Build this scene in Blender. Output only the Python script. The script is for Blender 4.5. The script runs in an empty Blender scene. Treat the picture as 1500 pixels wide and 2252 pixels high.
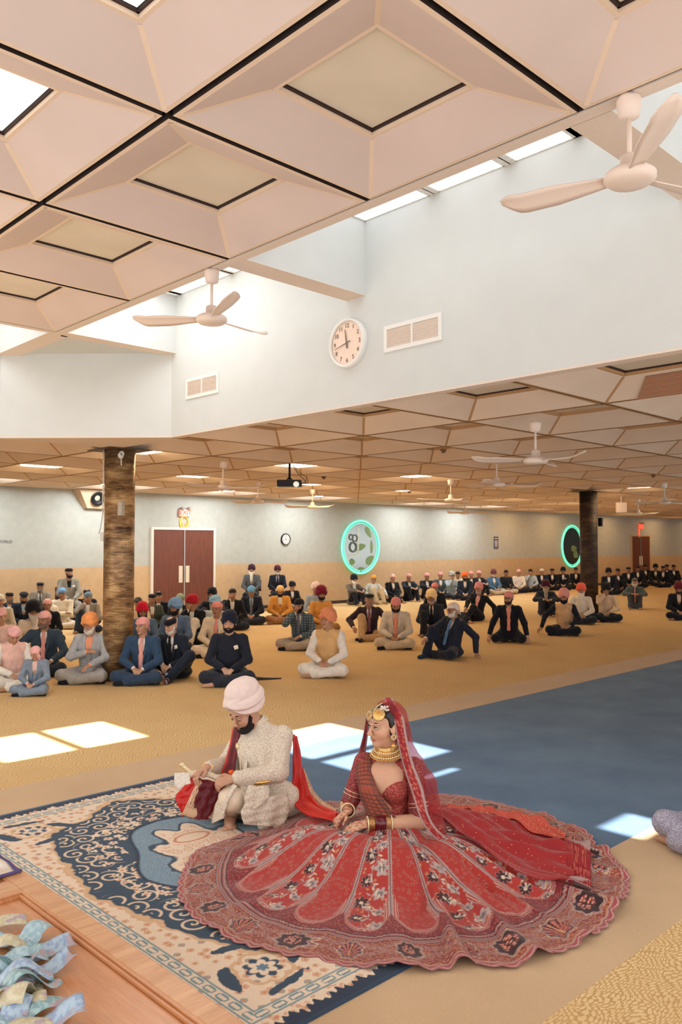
import bpy, math, random
import numpy as np
from mathutils import Matrix, Vector
# ------------------------------------------------------------------ camera, light, exposure
sc = bpy.context.scene
COL = sc.collection
EYE = np.array([0.0, 0.0, 1.76]); FPX = 1797.0
PITCH = math.radians(2.27); HEAD = math.radians(45.95)
FWD = np.array([math.cos(HEAD)*math.cos(PITCH), math.sin(HEAD)*math.cos(PITCH), math.sin(PITCH)])
RGT = np.array([math.sin(HEAD), -math.cos(HEAD), 0.0]); UPV = np.cross(RGT, FWD)
cam = bpy.data.cameras.new('camera'); camo = bpy.data.objects.new('camera', cam); COL.objects.link(camo)
cam.sensor_fit = 'HORIZONTAL'; cam.sensor_width = 24.0; cam.lens = FPX/1500*24.0; cam.clip_end = 200
m = Matrix(((RGT[0], UPV[0], -FWD[0], EYE[0]), (RGT[1], UPV[1], -FWD[1], EYE[1]), (RGT[2], UPV[2], -FWD[2], EYE[2]), (0, 0, 0, 1)))
camo.matrix_world = m; sc.camera = camo
cam.dof.use_dof = True; cam.dof.focus_distance = 5.0; cam.dof.aperture_fstop = 8.0
sc.view_settings.view_transform = 'Standard'; sc.view_settings.look = 'None'
sc.view_settings.exposure = 0.42; sc.view_settings.gamma = 1.0; sc.view_settings.use_curve_mapping = False
sc.cycles.use_denoising = True
sc.cycles.max_bounces = 7; sc.cycles.diffuse_bounces = 4; sc.cycles.transparent_max_bounces = 12
sc.cycles.sample_clamp_indirect = 6
w = bpy.data.worlds.new('daylight'); sc.world = w; w.use_nodes = True
WORLD_STRENGTH = 1.45
w.node_tree.nodes['Background'].inputs[0].default_value = (1.0, 0.975, 0.96, 1)
w.node_tree.nodes['Background'].inputs[1].default_value = WORLD_STRENGTH
SUN_DIR = Vector((0.15, -0.43, -1.0)).normalized()
sl = bpy.data.lights.new('sun', 'SUN'); sl.energy = 17.0; sl.angle = math.radians(0.9); sl.color = (1.0, 0.97, 0.92)
so = bpy.data.objects.new('sun', sl); COL.objects.link(so); so.rotation_euler = SUN_DIR.to_track_quat('-Z', 'Y').to_euler()

def area(name, loc, size, energy, color=(1, 1, 1), direction=(0, 0, -1), size_y=None):
    l = bpy.data.lights.new(name, 'AREA'); l.energy = energy; l.color = color; l.size = size
    if size_y: l.shape = 'RECTANGLE'; l.size_y = size_y
    o = bpy.data.objects.new(name, l); COL.objects.link(o); o.location = loc
    o.rotation_euler = Vector(direction).to_track_quat('-Z', 'Y').to_euler()
    return o

# ------------------------------------------------------------------ layout helpers
def ray(px, py): return FWD + RGT*(px-750)/FPX - UPV*(py-1126)/FPX
def on_z(px, py, z=0.0):
    r = ray(px, py); return EYE + r*((z-EYE[2])/r[2])
def on_x(px, py, x):
    r = ray(px, py); return EYE + r*(x/r[0])
def on_y(px, py, y):
    r = ray(px, py); return EYE + r*(y/r[1])
def lin(c):
    if isinstance(c, str): c = [int(c[i:i+2], 16) for i in (0, 2, 4)]
    return tuple(((v/255)/12.92 if v/255 <= 0.04045 else ((v/255+0.055)/1.055)**2.4) for v in c)
def tag(o, label=None, cat=None, group=None, kind=None):
    if label: o['label'] = label
    if cat: o['category'] = cat
    if group: o['group'] = group
    if kind: o['kind'] = kind
    return o
def empty(name, loc=(0, 0, 0), rz=0.0, label=None, cat=None, group=None, scale=1.0):
    o = bpy.data.objects.new(name, None); COL.objects.link(o); o.location = tuple(loc); o.rotation_euler = (0, 0, rz)
    o.scale = (scale,)*3; o.empty_display_size = 0.05
    return tag(o, label, cat, group)
def link(name, me, parent=None, loc=None):
    o = bpy.data.objects.new(name, me); COL.objects.link(o)
    if parent is not None: o.parent = parent
    if loc is not None: o.location = tuple(loc)
    return o
def copy_tree(o, parent=None):
    c = o.copy(); COL.objects.link(c); c.parent = parent
    for ch in list(o.children): copy_tree(ch, c)
    return c

# ------------------------------------------------------------------ materials
MATS = {}
class NT:
    def __init__(s, mat): s.nt = mat.node_tree; s.n = s.nt.nodes; s.l = s.nt.links
    def node(s, t, **kw):
        n = s.n.new(t)
        for k, v in kw.items(): setattr(n, k, v)
        return n
    def put(s, n, i, v):
        if isinstance(v, bpy.types.NodeSocket): s.l.new(v, n.inputs[i])
        elif v is not None: n.inputs[i].default_value = v
    def math(s, op, a, b=None, c=None, clamp=False):
        n = s.node('ShaderNodeMath', operation=op, use_clamp=clamp)
        s.put(n, 0, a)
        if b is not None: s.put(n, 1, b)
        if c is not None: s.put(n, 2, c)
        return n.outputs[0]
    def mix(s, f, a, b, mode='MIX'):
        n = s.node('ShaderNodeMix', data_type='RGBA', blend_type=mode)
        s.put(n, 0, f)
        for i, v in ((6, a), (7, b)):
            s.put(n, i, v if isinstance(v, bpy.types.NodeSocket) else (*v, 1))
        return n.outputs[2]
    def coord(s, scale=(1, 1, 1), rot=(0, 0, 0), out='Object'):
        t = s.node('ShaderNodeTexCoord'); mp = s.node('ShaderNodeMapping')
        s.l.new(t.outputs[out], mp.inputs[0]); mp.inputs['Scale'].default_value = scale; mp.inputs['Rotation'].default_value = rot
        return mp.outputs[0]
    def noise(s, vec, scale=5, detail=3, rough=0.5):
        n = s.node('ShaderNodeTexNoise'); s.l.new(vec, n.inputs['Vector'])
        n.inputs['Scale'].default_value = scale; n.inputs['Detail'].default_value = detail; n.inputs['Roughness'].default_value = rough
        return n.outputs[0]
    def voronoi(s, vec, scale=5, feature='F1', out='Distance', rnd=1.0):
        n = s.node('ShaderNodeTexVoronoi', feature=feature); s.l.new(vec, n.inputs['Vector'])
        n.inputs['Scale'].default_value = scale; n.inputs['Randomness'].default_value = rnd
        return n.outputs[out]
    def ramp(s, f, stops):
        n = s.node('ShaderNodeValToRGB'); s.put(n, 0, f); e = n.color_ramp.elements
        e[0].position, e[0].color = stops[0][0], (*stops[0][1], 1)
        e[1].position, e[1].color = stops[-1][0], (*stops[-1][1], 1)
        for p, c in stops[1:-1]:
            x = e.new(p); x.color = (*c, 1)
        return n.outputs[0]
    def smooth(s, v, a, b):
        n = s.node('ShaderNodeMapRange', interpolation_type='SMOOTHSTEP'); s.put(n, 0, v)
        n.inputs[1].default_value = a; n.inputs[2].default_value = b; return n.outputs[0]
    def bump(s, h, strength=0.3, dist=0.01):
        b = s.node('ShaderNodeBump'); s.l.new(h, b.inputs['Height']); b.inputs['Strength'].default_value = strength
        b.inputs['Distance'].default_value = dist; return b.outputs[0]
def new_mat(name):
    m = bpy.data.materials.new(name); m.use_nodes = True; t = NT(m); b = t.n['Principled BSDF']; return m, t, b
def mat(name, col=(200, 200, 200), rough=0.7, metal=0.0, spec=0.3, vary=0.06, scale=30, bump=0.0, bscale=200, sheen=0.0, emit=None, estr=1.0, coat=0.0, alpha=1.0, sss=0.0):
    if name in MATS: return MATS[name]
    m, t, b = new_mat(name); c = lin(col)
    co = t.coord()
    if vary:
        nz = t.noise(co, scale, 3)
        dk = tuple(v*(1-vary*2) for v in c); lt = tuple(min(1, v*(1+vary*2)) for v in c)
        t.l.new(t.ramp(nz, [(0.3, dk), (0.7, lt)]), b.inputs['Base Color'])
    else: b.inputs['Base Color'].default_value = (*c, 1)
    b.inputs['Roughness'].default_value = rough; b.inputs['Metallic'].default_value = metal
    b.inputs['Specular IOR Level'].default_value = spec
    if bump: t.l.new(t.bump(t.noise(co, bscale, 2), bump, 0.01), b.inputs['Normal'])
    if sheen: b.inputs['Sheen Weight'].default_value = sheen; b.inputs['Sheen Roughness'].default_value = 0.4
    if coat: b.inputs['Coat Weight'].default_value = coat; b.inputs['Coat Roughness'].default_value = 0.15
    if emit is not None:
        b.inputs['Emission Color'].default_value = (*lin(emit), 1); b.inputs['Emission Strength'].default_value = estr
    if sss: b.inputs['Subsurface Weight'].default_value = sss; b.inputs['Subsurface Radius'].default_value = (0.01, 0.004, 0.002); b.inputs['Subsurface Scale'].default_value = 0.5
    if alpha < 1: b.inputs['Alpha'].default_value = alpha
    MATS[name] = m; return m
def cloth(col, kind='wool'):
    key = 'cloth_%s_%s' % (kind, '_'.join(str(int(v)) for v in col))
    if key in MATS: return MATS[key]
    m, t, b = new_mat(key); c = lin(col); co = t.coord()
    if kind == 'plaid':
        wv = []
        for ax, sc_ in (('X', 1), ('Z', 1)):
            n = t.node('ShaderNodeTexWave', wave_type='BANDS', bands_direction=ax); t.l.new(co, n.inputs['Vector']); n.inputs['Scale'].default_value = 7
            n.inputs['Distortion'].default_value = 0.6
            wv.append(n.outputs['Fac'])
        f = t.math('MULTIPLY', wv[0], wv[1])
        t.l.new(t.ramp(f, [(0.0, tuple(v*0.45 for v in c)), (0.5, c), (1.0, tuple(min(1, v*1.9) for v in c))]), b.inputs['Base Color'])
    elif kind == 'camo':
        t.l.new(t.ramp(t.noise(co, 25, 3), [(0.35, tuple(v*0.3 for v in c)), (0.5, c), (0.65, tuple(min(1, v*2.2) for v in c))]), b.inputs['Base Color'])
    else:
        nz = t.noise(co, 14, 4); t.l.new(t.ramp(nz, [(0.3, tuple(v*0.88 for v in c)), (0.7, tuple(min(1, v*1.1) for v in c))]), b.inputs['Base Color'])
    mp = t.coord(scale=(1, 1, 0.6)); wr = t.noise(mp, 11, 2, 0.45)
    t.l.new(t.bump(wr, 0.55, 0.03), b.inputs['Normal'])
    b.inputs['Roughness'].default_value = 0.85; b.inputs['Specular IOR Level'].default_value = 0.15
    b.inputs['Sheen Weight'].default_value = 0.12
    MATS[key] = m; return m
def attr_mat(name, rough=0.6, spec=0.3, bump=0.0, bscale=150, sheen=0.0, sss=0.0):
    if name in MATS: return MATS[name]
    m, t, b = new_mat(name)
    a = t.node('ShaderNodeVertexColor', layer_name='pattern'); 
    co = t.coord(); nz = t.noise(co, 60, 2)
    t.l.new(t.mix(0.12, a.outputs[0], t.ramp(nz, [(0.3, (0.6, 0.6, 0.6)), (0.7, (1, 1, 1))]), 'MULTIPLY'), b.inputs['Base Color'])
    b.inputs['Roughness'].default_value = rough; b.inputs['Specular IOR Level'].default_value = spec
    if bump: t.l.new(t.bump(t.noise(co, bscale, 2), bump, 0.01), b.inputs['Normal'])
    if sheen: b.inputs['Sheen Weight'].default_value = sheen
    if sss: b.inputs['Subsurface Weight'].default_value = sss; b.inputs['Subsurface Radius'].default_value = (0.01, 0.004, 0.002); b.inputs['Subsurface Scale'].default_value = 0.4
    MATS[name] = m; return m

# ------------------------------------------------------------------ mesh helpers
class MB:
    """collects faces of one part and links them as one mesh object"""
    def __init__(s): s.v = []; s.f = []; s.mi = []; s.mats = []
    def slot(s, m):
        if m not in s.mats: s.mats.append(m)
        return s.mats.index(m)
    def add(s, vs, fs, m=None):
        b = len(s.v); s.v += [tuple(map(float, p)) for p in vs]; k = s.slot(m)
        for f in fs: s.f.append(tuple(b+i for i in f)); s.mi.append(k)
        return s
    def box(s, lo, hi, m=None, mtx=None):
        x0, y0, z0 = lo; x1, y1, z1 = hi
        vs = [(x0, y0, z0), (x1, y0, z0), (x1, y1, z0), (x0, y1, z0), (x0, y0, z1), (x1, y0, z1), (x1, y1, z1), (x0, y1, z1)]
        if mtx is not None: vs = [tuple(mtx @ Vector(v)) for v in vs]
        return s.add(vs, [(0, 3, 2, 1), (4, 5, 6, 7), (0, 1, 5, 4), (1, 2, 6, 5), (2, 3, 7, 6), (3, 0, 4, 7)], m)
    def lathe(s, prof, m=None, seg=32, mtx=None, cap=True):
        vs = []; n = len(prof)
        for r, z in prof:
            for k in range(seg):
                a = 2*math.pi*k/seg; vs.append((r*math.cos(a), r*math.sin(a), z))
        fs = []
        for i in range(n-1):
            for k in range(seg):
                k2 = (k+1) % seg; fs.append((i*seg+k, i*seg+k2, (i+1)*seg+k2, (i+1)*seg+k))
        if cap: fs.append(tuple(range(seg))[::-1]); fs.append(tuple((n-1)*seg+k for k in range(seg)))
        if mtx is not None: vs = [tuple(mtx @ Vector(v)) for v in vs]
        return s.add(vs, fs, m)
    def tube(s, pts, r, m=None, seg=10, closed=False):
        pts = [np.array(p, float) for p in pts]; n = len(pts); vs = []; fs = []
        rr = r if hasattr(r, '__len__') else [r]*n
        up = np.array([0, 0, 1.0])
        pt = None
        for i in range(n):
            if closed: t = pts[(i+1) % n]-pts[i-1]
            else: t = pts[min(i+1, n-1)]-pts[max(i-1, 0)]
            t = t/(np.linalg.norm(t)+1e-12)
            if pt is None:
                u = np.cross(t, up)
                if np.linalg.norm(u) < 1e-3: u = np.cross(t, [1, 0, 0])
            else: u = pu-t*(pu@t)
            u /= np.linalg.norm(u)+1e-12; pu = u; pt = t; v = np.cross(t, u)
            for k in range(seg):
                a = 2*math.pi*k/seg; vs.append(pts[i]+rr[i]*(math.cos(a)*u+math.sin(a)*v))
        for i in range(n if closed else n-1):
            j = (i+1) % n
            for k in range(seg):
                k2 = (k+1) % seg; fs.append((i*seg+k, i*seg+k2, j*seg+k2, j*seg+k))
        if not closed: fs.append(tuple(range(seg))[::-1]); fs.append(tuple((n-1)*seg+k for k in range(seg)))
        return s.add(vs, fs, m)
    def build(s, name, parent=None, m=None, smooth=False, loc=None, bevel=0.0, auto=None):
        me = bpy.data.meshes.new(name); me.from_pydata(s.v, [], s.f)
        if m is not None and s.mats == [None]: s.mats = [m]
        for q in s.mats: me.materials.append(q if q is not None else m)
        me.polygons.foreach_set('material_index', s.mi)
        if smooth: me.polygons.foreach_set('use_smooth', [True]*len(me.polygons))
        me.update(); o = link(name, me, parent, loc)
        if bevel:
            bm = o.modifiers.new('bevel', 'BEVEL'); bm.width = bevel; bm.segments = 2; bm.limit_method = 'ANGLE'
        return o
def struct(o): o['kind'] = 'structure'; return o
def grid_mesh(P, m, name, parent=None, closed_u=False, col=None, thick=0.0, smooth=True):
    """P: (nu,nv,3) points -> one sheet mesh; col: (nu,nv,3) pattern colours"""
    nu, nv = P.shape[:2]
    idx = np.arange(nu*nv).reshape(nu, nv)
    a = idx if closed_u else idx[:-1]; b = np.roll(idx, -1, 0) if closed_u else idx[1:]
    q = np.stack([a[:, :-1], b[:, :-1], b[:, 1:], a[:, 1:]], -1).reshape(-1, 4)
    o = raw_mesh(P.reshape(-1, 3), q, m, name, parent, None if col is None else col.reshape(-1, 3), smooth)
    if thick:
        s = o.modifiers.new('solid', 'SOLIDIFY'); s.thickness = thick; s.offset = 0
    return o
def raw_mesh(V, Q, m, name, parent=None, col=None, smooth=True):
    me = bpy.data.meshes.new(name); nv, nq = len(V), len(Q); k = Q.shape[1]
    me.vertices.add(nv); me.vertices.foreach_set('co', np.ascontiguousarray(V, dtype=np.float32).ravel())
    me.loops.add(nq*k); me.loops.foreach_set('vertex_index', np.ascontiguousarray(Q, dtype=np.int32).ravel())
    me.polygons.add(nq); me.polygons.foreach_set('loop_start', np.arange(0, nq*k, k, dtype=np.int32))
    if smooth: me.polygons.foreach_set('use_smooth', np.ones(nq, dtype=bool))
    me.update(calc_edges=True)
    me.materials.append(m)
    if col is not None:
        at = me.color_attributes.new('pattern', 'FLOAT_COLOR', 'POINT')
        c4 = np.ones((nv, 4), np.float32); c4[:, :3] = col; at.data.foreach_set('color', c4.ravel())
    return link(name, me, parent)
def text_mesh(body, size, m, name, parent, mtx, extrude=0.001, align='CENTER'):
    cu = bpy.data.curves.new(name, 'FONT'); cu.body = body; cu.size = size; cu.extrude = extrude
    cu.align_x = align; cu.align_y = 'CENTER'; cu.resolution_u = 3
    t = bpy.data.objects.new(name+'_curve', cu)
    COL.objects.link(t)
    dg = bpy.context.evaluated_depsgraph_get(); me = bpy.data.meshes.new_from_object(t.evaluated_get(dg))
    bpy.data.objects.remove(t); bpy.data.curves.remove(cu)
    me.transform(mtx); me.materials.clear(); me.materials.append(m)
    return link(name, me, parent)

# ------------------------------------------------------------------ sculpting: blended solids turned into one skin
def rotm(rx=0, ry=0, rz=0):
    cx, sx, cy, sy, cz, sz = math.cos(rx), math.sin(rx), math.cos(ry), math.sin(ry), math.cos(rz), math.sin(rz)
    X = np.array([[1, 0, 0], [0, cx, -sx], [0, sx, cx]]); Y = np.array([[cy, 0, sy], [0, 1, 0], [-sy, 0, cy]]); Z = np.array([[cz, -sz, 0], [sz, cz, 0], [0, 0, 1]])
    return Z@Y@X
class Sculpt:
    def __init__(s): s.p = []; s.R = np.eye(3); s.T = np.zeros(3)
    def frame(s, R=None, T=None): s.R = np.eye(3) if R is None else R; s.T = np.zeros(3) if T is None else np.array(T, float); return s
    def w(s, a): return s.R@np.array(a, float)+s.T
    def cap(s, a, b, ra, rb=None, k=0.02, op=1, flat=None):
        """tapered limb from a to b; flat=(axis, factor) squashes it along an axis"""
        a = s.w(a); b = s.w(b); rb = ra if rb is None else rb; d = b-a; L2 = max(d@d, 1e-9)
        fl = None
        if flat is not None:
            ax = s.R@np.array(flat[0], float); ax = ax/np.linalg.norm(ax); fl = (ax, flat[1])
        def f(P, a=a, d=d, L2=L2, ra=ra, rb=rb, fl=fl):
            q = P-a; t = np.clip((q@d)/L2, 0, 1); e = q-t[..., None]*d
            if fl is not None:
                c = e@fl[0]; e = e+(c*(1/fl[1]-1))[..., None]*fl[0]
                g = np.sqrt((e*e).sum(-1)); r = ra+(rb-ra)*t; return (g-r)*(fl[1] if fl[1] < 1 else 1)
            return np.sqrt((e*e).sum(-1))-(ra+(rb-ra)*t)
        r = max(ra, rb)*(max(1, fl[1]) if fl else 1); s.p.append((f, np.minimum(a, b)-r, np.maximum(a, b)+r, k, op)); return s
    def ell(s, c, r, k=0.02, op=1, rot=None, disp=None):
        c = s.w(c); r = np.array(r, float); R = s.R if rot is None else s.R@rot
        def f(P, c=c, r=r, R=R, disp=disp):
            q = (P-c)@R; k0 = np.sqrt(((q/r)**2).sum(-1)); k1 = np.sqrt(((q/(r*r))**2).sum(-1))+1e-9
            o = k0*(k0-1)/k1
            if disp is not None: o = o+disp(q)
            return o
        e = np.full(3, r.max()); s.p.append((f, c-e, c+e, k, op)); return s
    def box(s, c, h, rad=0.01, k=0.01, op=1, rot=None):
        c = s.w(c); h = np.array(h, float); R = s.R if rot is None else s.R@rot
        def f(P, c=c, h=h, R=R, rad=rad):
            q = np.abs((P-c)@R)-(h-rad); return np.sqrt((np.maximum(q, 0)**2).sum(-1))+np.minimum(q.max(-1), 0)-rad
        e = np.full(3, np.linalg.norm(h)); s.p.append((f, c-e, c+e, k, op)); return s
    def torus(s, c, R0, r, rot=None, k=0.005, op=1, sc=(1, 1, 1)):
        c = s.w(c); R = s.R if rot is None else s.R@rot; sc_ = np.array(sc, float)
        def f(P, c=c, R=R):
            q = ((P-c)@R)/sc_; a = np.sqrt(q[..., 0]**2+q[..., 1]**2)-R0; return np.sqrt(a*a+q[..., 2]**2)-r
        e = np.full(3, (R0+r)*max(sc)); s.p.append((f, c-e, c+e, k, op)); return s
    def chain(s, pts, rad, k=0.02):
        for i in range(len(pts)-1): s.cap(pts[i], pts[i+1], rad[i], rad[i+1], k)
        return s
    def inside(s, V, pr):
        return pr[0](V)
    def field(s, vox):
        un = [p for p in s.p if p[4] > 0]
        lo = np.min([p[1] for p in un], 0)-3*vox; hi = np.max([p[2] for p in un], 0)+3*vox
        if getattr(s, 'zmin', None) is not None: lo[2] = max(lo[2], s.zmin-2*vox)
        n = np.ceil((hi-lo)/vox).astype(int)+1; F = np.full(n, 0.5, np.float32)
        for f, a, b, k, op in s.p:
            mg = k+2.5*vox
            i0 = np.maximum(np.floor((a-mg-lo)/vox).astype(int), 0); i1 = np.minimum(np.ceil((b+mg-lo)/vox).astype(int)+1, n)
            if (i1 <= i0).any(): continue
            ax = [(lo[j]+np.arange(i0[j], i1[j])*vox).astype(np.float32) for j in range(3)]
            P = np.stack(np.meshgrid(*ax, indexing='ij'), -1)
            d = f(P).astype(np.float32); sl_ = tuple(slice(i0[j], i1[j]) for j in range(3)); A = F[sl_]
            if op > 0:
                h = np.maximum(k-np.abs(A-d), 0)/max(k, 1e-6); F[sl_] = np.minimum(A, d)-h*h*k*0.25
            elif op < 0:
                d = -d; h = np.maximum(k-np.abs(A-d), 0)/max(k, 1e-6); F[sl_] = np.maximum(A, d)+h*h*k*0.25
        if getattr(s, 'zmin', None) is not None:
            z = lo[2]+np.arange(n[2])*vox; F = np.maximum(F, (s.zmin-z)[None, None, :].astype(np.float32))
        if getattr(s, 'clip', None) is not None:
            for nrm, off in s.clip:
                ax = [lo[j]+np.arange(n[j])*vox for j in range(3)]
                pl = (ax[0]*nrm[0])[:, None, None]+(ax[1]*nrm[1])[None, :, None]+(ax[2]*nrm[2])[None, None, :]-off
                F = np.maximum(F, pl.astype(np.float32))
        wv = getattr(s, 'wave', 0)
        if wv:
            x = (lo[0]+np.arange(n[0])*vox)[:, None, None]; y = (lo[1]+np.arange(n[1])*vox)[None, :, None]; z = (lo[2]+np.arange(n[2])*vox)[None, None, :]
            a = (x*31+z*19).astype(np.float32)+(y*9).astype(np.float32); b = (y*37-z*23).astype(np.float32)+(x*13).astype(np.float32)
            F = F+wv*(np.sin(a+2*np.sin(b*.5))*np.sin(b+1.3)+.6*np.sin(a*1.9+b*1.1)).astype(np.float32)
        return F, lo
    def mesh(s, vox):
        F, lo = s.field(vox)
        I = F < 0
        c = I[:-1, :-1, :-1].astype(np.int8)
        cnt = np.zeros(c.shape, np.int8)
        for dx in (0, 1):
            for dy in (0, 1):
                for dz in (0, 1): cnt += I[dx:F.shape[0]-1+dx, dy:F.shape[1]-1+dy, dz:F.shape[2]-1+dz]
        act = (cnt > 0) & (cnt < 8); ix = np.argwhere(act)
        if len(ix) == 0: return np.zeros((0, 3)), np.zeros((0, 4), int)
        cid = np.full(act.shape, -1, np.int32); cid[act] = np.arange(len(ix))
        corner = {}
        for dx in (0, 1):
            for dy in (0, 1):
                for dz in (0, 1): corner[(dx, dy, dz)] = F[ix[:, 0]+dx, ix[:, 1]+dy, ix[:, 2]+dz]
        acc = np.zeros((len(ix), 3)); num = np.zeros(len(ix))
        for ax in range(3):
            oth = [j for j in range(3) if j != ax]
            for u in (0, 1):
                for v in (0, 1):
                    a = [0, 0, 0]; a[oth[0]] = u; a[oth[1]] = v; b = list(a); b[ax] = 1
                    fa, fb = corner[tuple(a)], corner[tuple(b)]; cr = (fa < 0) != (fb < 0)
                    t = np.where(cr, fa/np.where(cr, fa-fb, 1), 0)
                    p = np.tile(np.array(a, float), (len(ix), 1)); p[:, ax] = t
                    acc[cr] += p[cr]; num[cr] += 1
        V = lo+(ix+acc/num[:, None])*vox; Q = []
        for ax in range(3):
            o1, o2 = [(1, 2), (2, 0), (0, 1)][ax]
            sl0 = [slice(None)]*3; sl1 = [slice(None)]*3; sl0[ax] = slice(0, -1); sl1[ax] = slice(1, None)
            A, B = I[tuple(sl0)], I[tuple(sl1)]; e = A != B
            idx = np.argwhere(e); ok = (idx[:, o1] > 0) & (idx[:, o2] > 0) & (idx[:, o1] < act.shape[o1]) & (idx[:, o2] < act.shape[o2]) & (idx[:, ax] < act.shape[ax])
            idx = idx[ok]; ins = A[idx[:, 0], idx[:, 1], idx[:, 2]]
            q = []
            for du, dv in ((0, 0), (1, 0), (1, 1), (0, 1)):
                j = idx.copy(); j[:, o1] -= 1-du; j[:, o2] -= 1-dv; q.append(cid[j[:, 0], j[:, 1], j[:, 2]])
            q = np.stack(q, 1); q[~ins] = q[~ins][:, ::-1]; Q.append(q)
        Q = np.concatenate(Q); Q = Q[(Q >= 0).all(1)]
        return V, Q
    def build(s, name, parent, m, vox, col=None, smooth=1):
        V, Q = s.mesh(vox)
        for _ in range(smooth):
            S = np.zeros_like(V); N = np.zeros(len(V))
            for a, b in ((0, 1), (1, 2), (2, 3), (3, 0)):
                for u, v in ((a, b), (b, a)):
                    for c in range(3): S[:, c] += np.bincount(Q[:, u], V[Q[:, v], c], len(V))
                    N += np.bincount(Q[:, u], minlength=len(V))
            V = V*0.5+0.5*S/np.maximum(N, 1)[:, None]
        return raw_mesh(V, Q, m, name, parent, None if col is None else col(V))
# ------------------------------------------------------------------ the hall
GX, GY, MOD = 2.230, 2.085, 1.508
ZN, ZL = 3.97, 3.02              # raised bay over the aisle, low hall
XW, YB = 5.15, 17.65             # clerestory wall, back wall
LED = 0.14
ORD = ['first', 'second', 'third', 'fourth', 'fifth', 'sixth', 'seventh', 'eighth', 'ninth', 'tenth', 'eleventh']
def nx(i): return GX+MOD*i
def ny(j): return GY+MOD*j
def wall_paint():
    m, t, b = new_mat('two tone wall paint'); co = t.coord(out='Object'); sp = t.node('ShaderNodeSeparateXYZ'); t.l.new(co, sp.inputs[0])
    f = t.math('GREATER_THAN', sp.outputs[2], 1.235); nz = t.noise(co, 6, 4)
    up = t.ramp(nz, [(0.3, lin((170, 172, 164))), (0.7, lin((178, 180, 172)))]); dn = t.ramp(nz, [(0.3, lin((190, 160, 122))), (0.7, lin((198, 168, 130)))])
    t.l.new(t.mix(f, dn, up), b.inputs['Base Color']); b.inputs['Roughness'].default_value = 0.7
    t.l.new(t.bump(t.noise(co, 150, 2), 0.05, 0.01), b.inputs['Normal']); return m
WHITE = mat('white plaster', (204, 206, 203), 0.85, vary=0.01, scale=4, spec=0.15)
SOFF = mat('cream painted soffit', (222, 205, 190), 0.8, vary=0.01, spec=0.15)
PINK = mat('acoustic panel pale pink', (213, 195, 186), 0.9, vary=0.015, scale=2, spec=0.1)
TRIM = mat('cream ceiling trim', (226, 202, 178), 0.6, vary=0.01)
GAPM = mat('dark ceiling gap', (52, 40, 36), 0.9, vary=0.1)
PANL = mat('low hall acoustic panel', (226, 206, 186), 0.9, vary=0.02, scale=2, spec=0.1)
TRML = mat('tan ceiling trim', (186, 146, 104), 0.7, vary=0.02)
LAMP_OFF = mat('unlit beige diffuser', (218, 206, 186), 0.45, vary=0.03, scale=2)
LAMP_NEAR = mat('lit white diffuser', (235, 235, 230), 0.5, vary=0.0, emit=(232, 238, 236), estr=0.6)
LAMP_FAR = mat('lit cool diffuser', (235, 235, 230), 0.5, vary=0.0, emit=(255, 226, 180), estr=11.0)
LAMP_WALL = mat('lit wall row diffuser', (235, 235, 230), 0.5, vary=0.0, emit=(232, 240, 244), estr=38.0)
LAMP_WARM = mat('lit warm diffuser', (235, 225, 205), 0.5, vary=0.0, emit=(255, 214, 160), estr=3.6)
LAMP_WARM2 = mat('lit warm wall row diffuser', (235, 225, 205), 0.5, vary=0.0, emit=(255, 208, 150), estr=14.0)
DARKM = mat('dark lamp rim', (60, 44, 40), 0.7)

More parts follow.
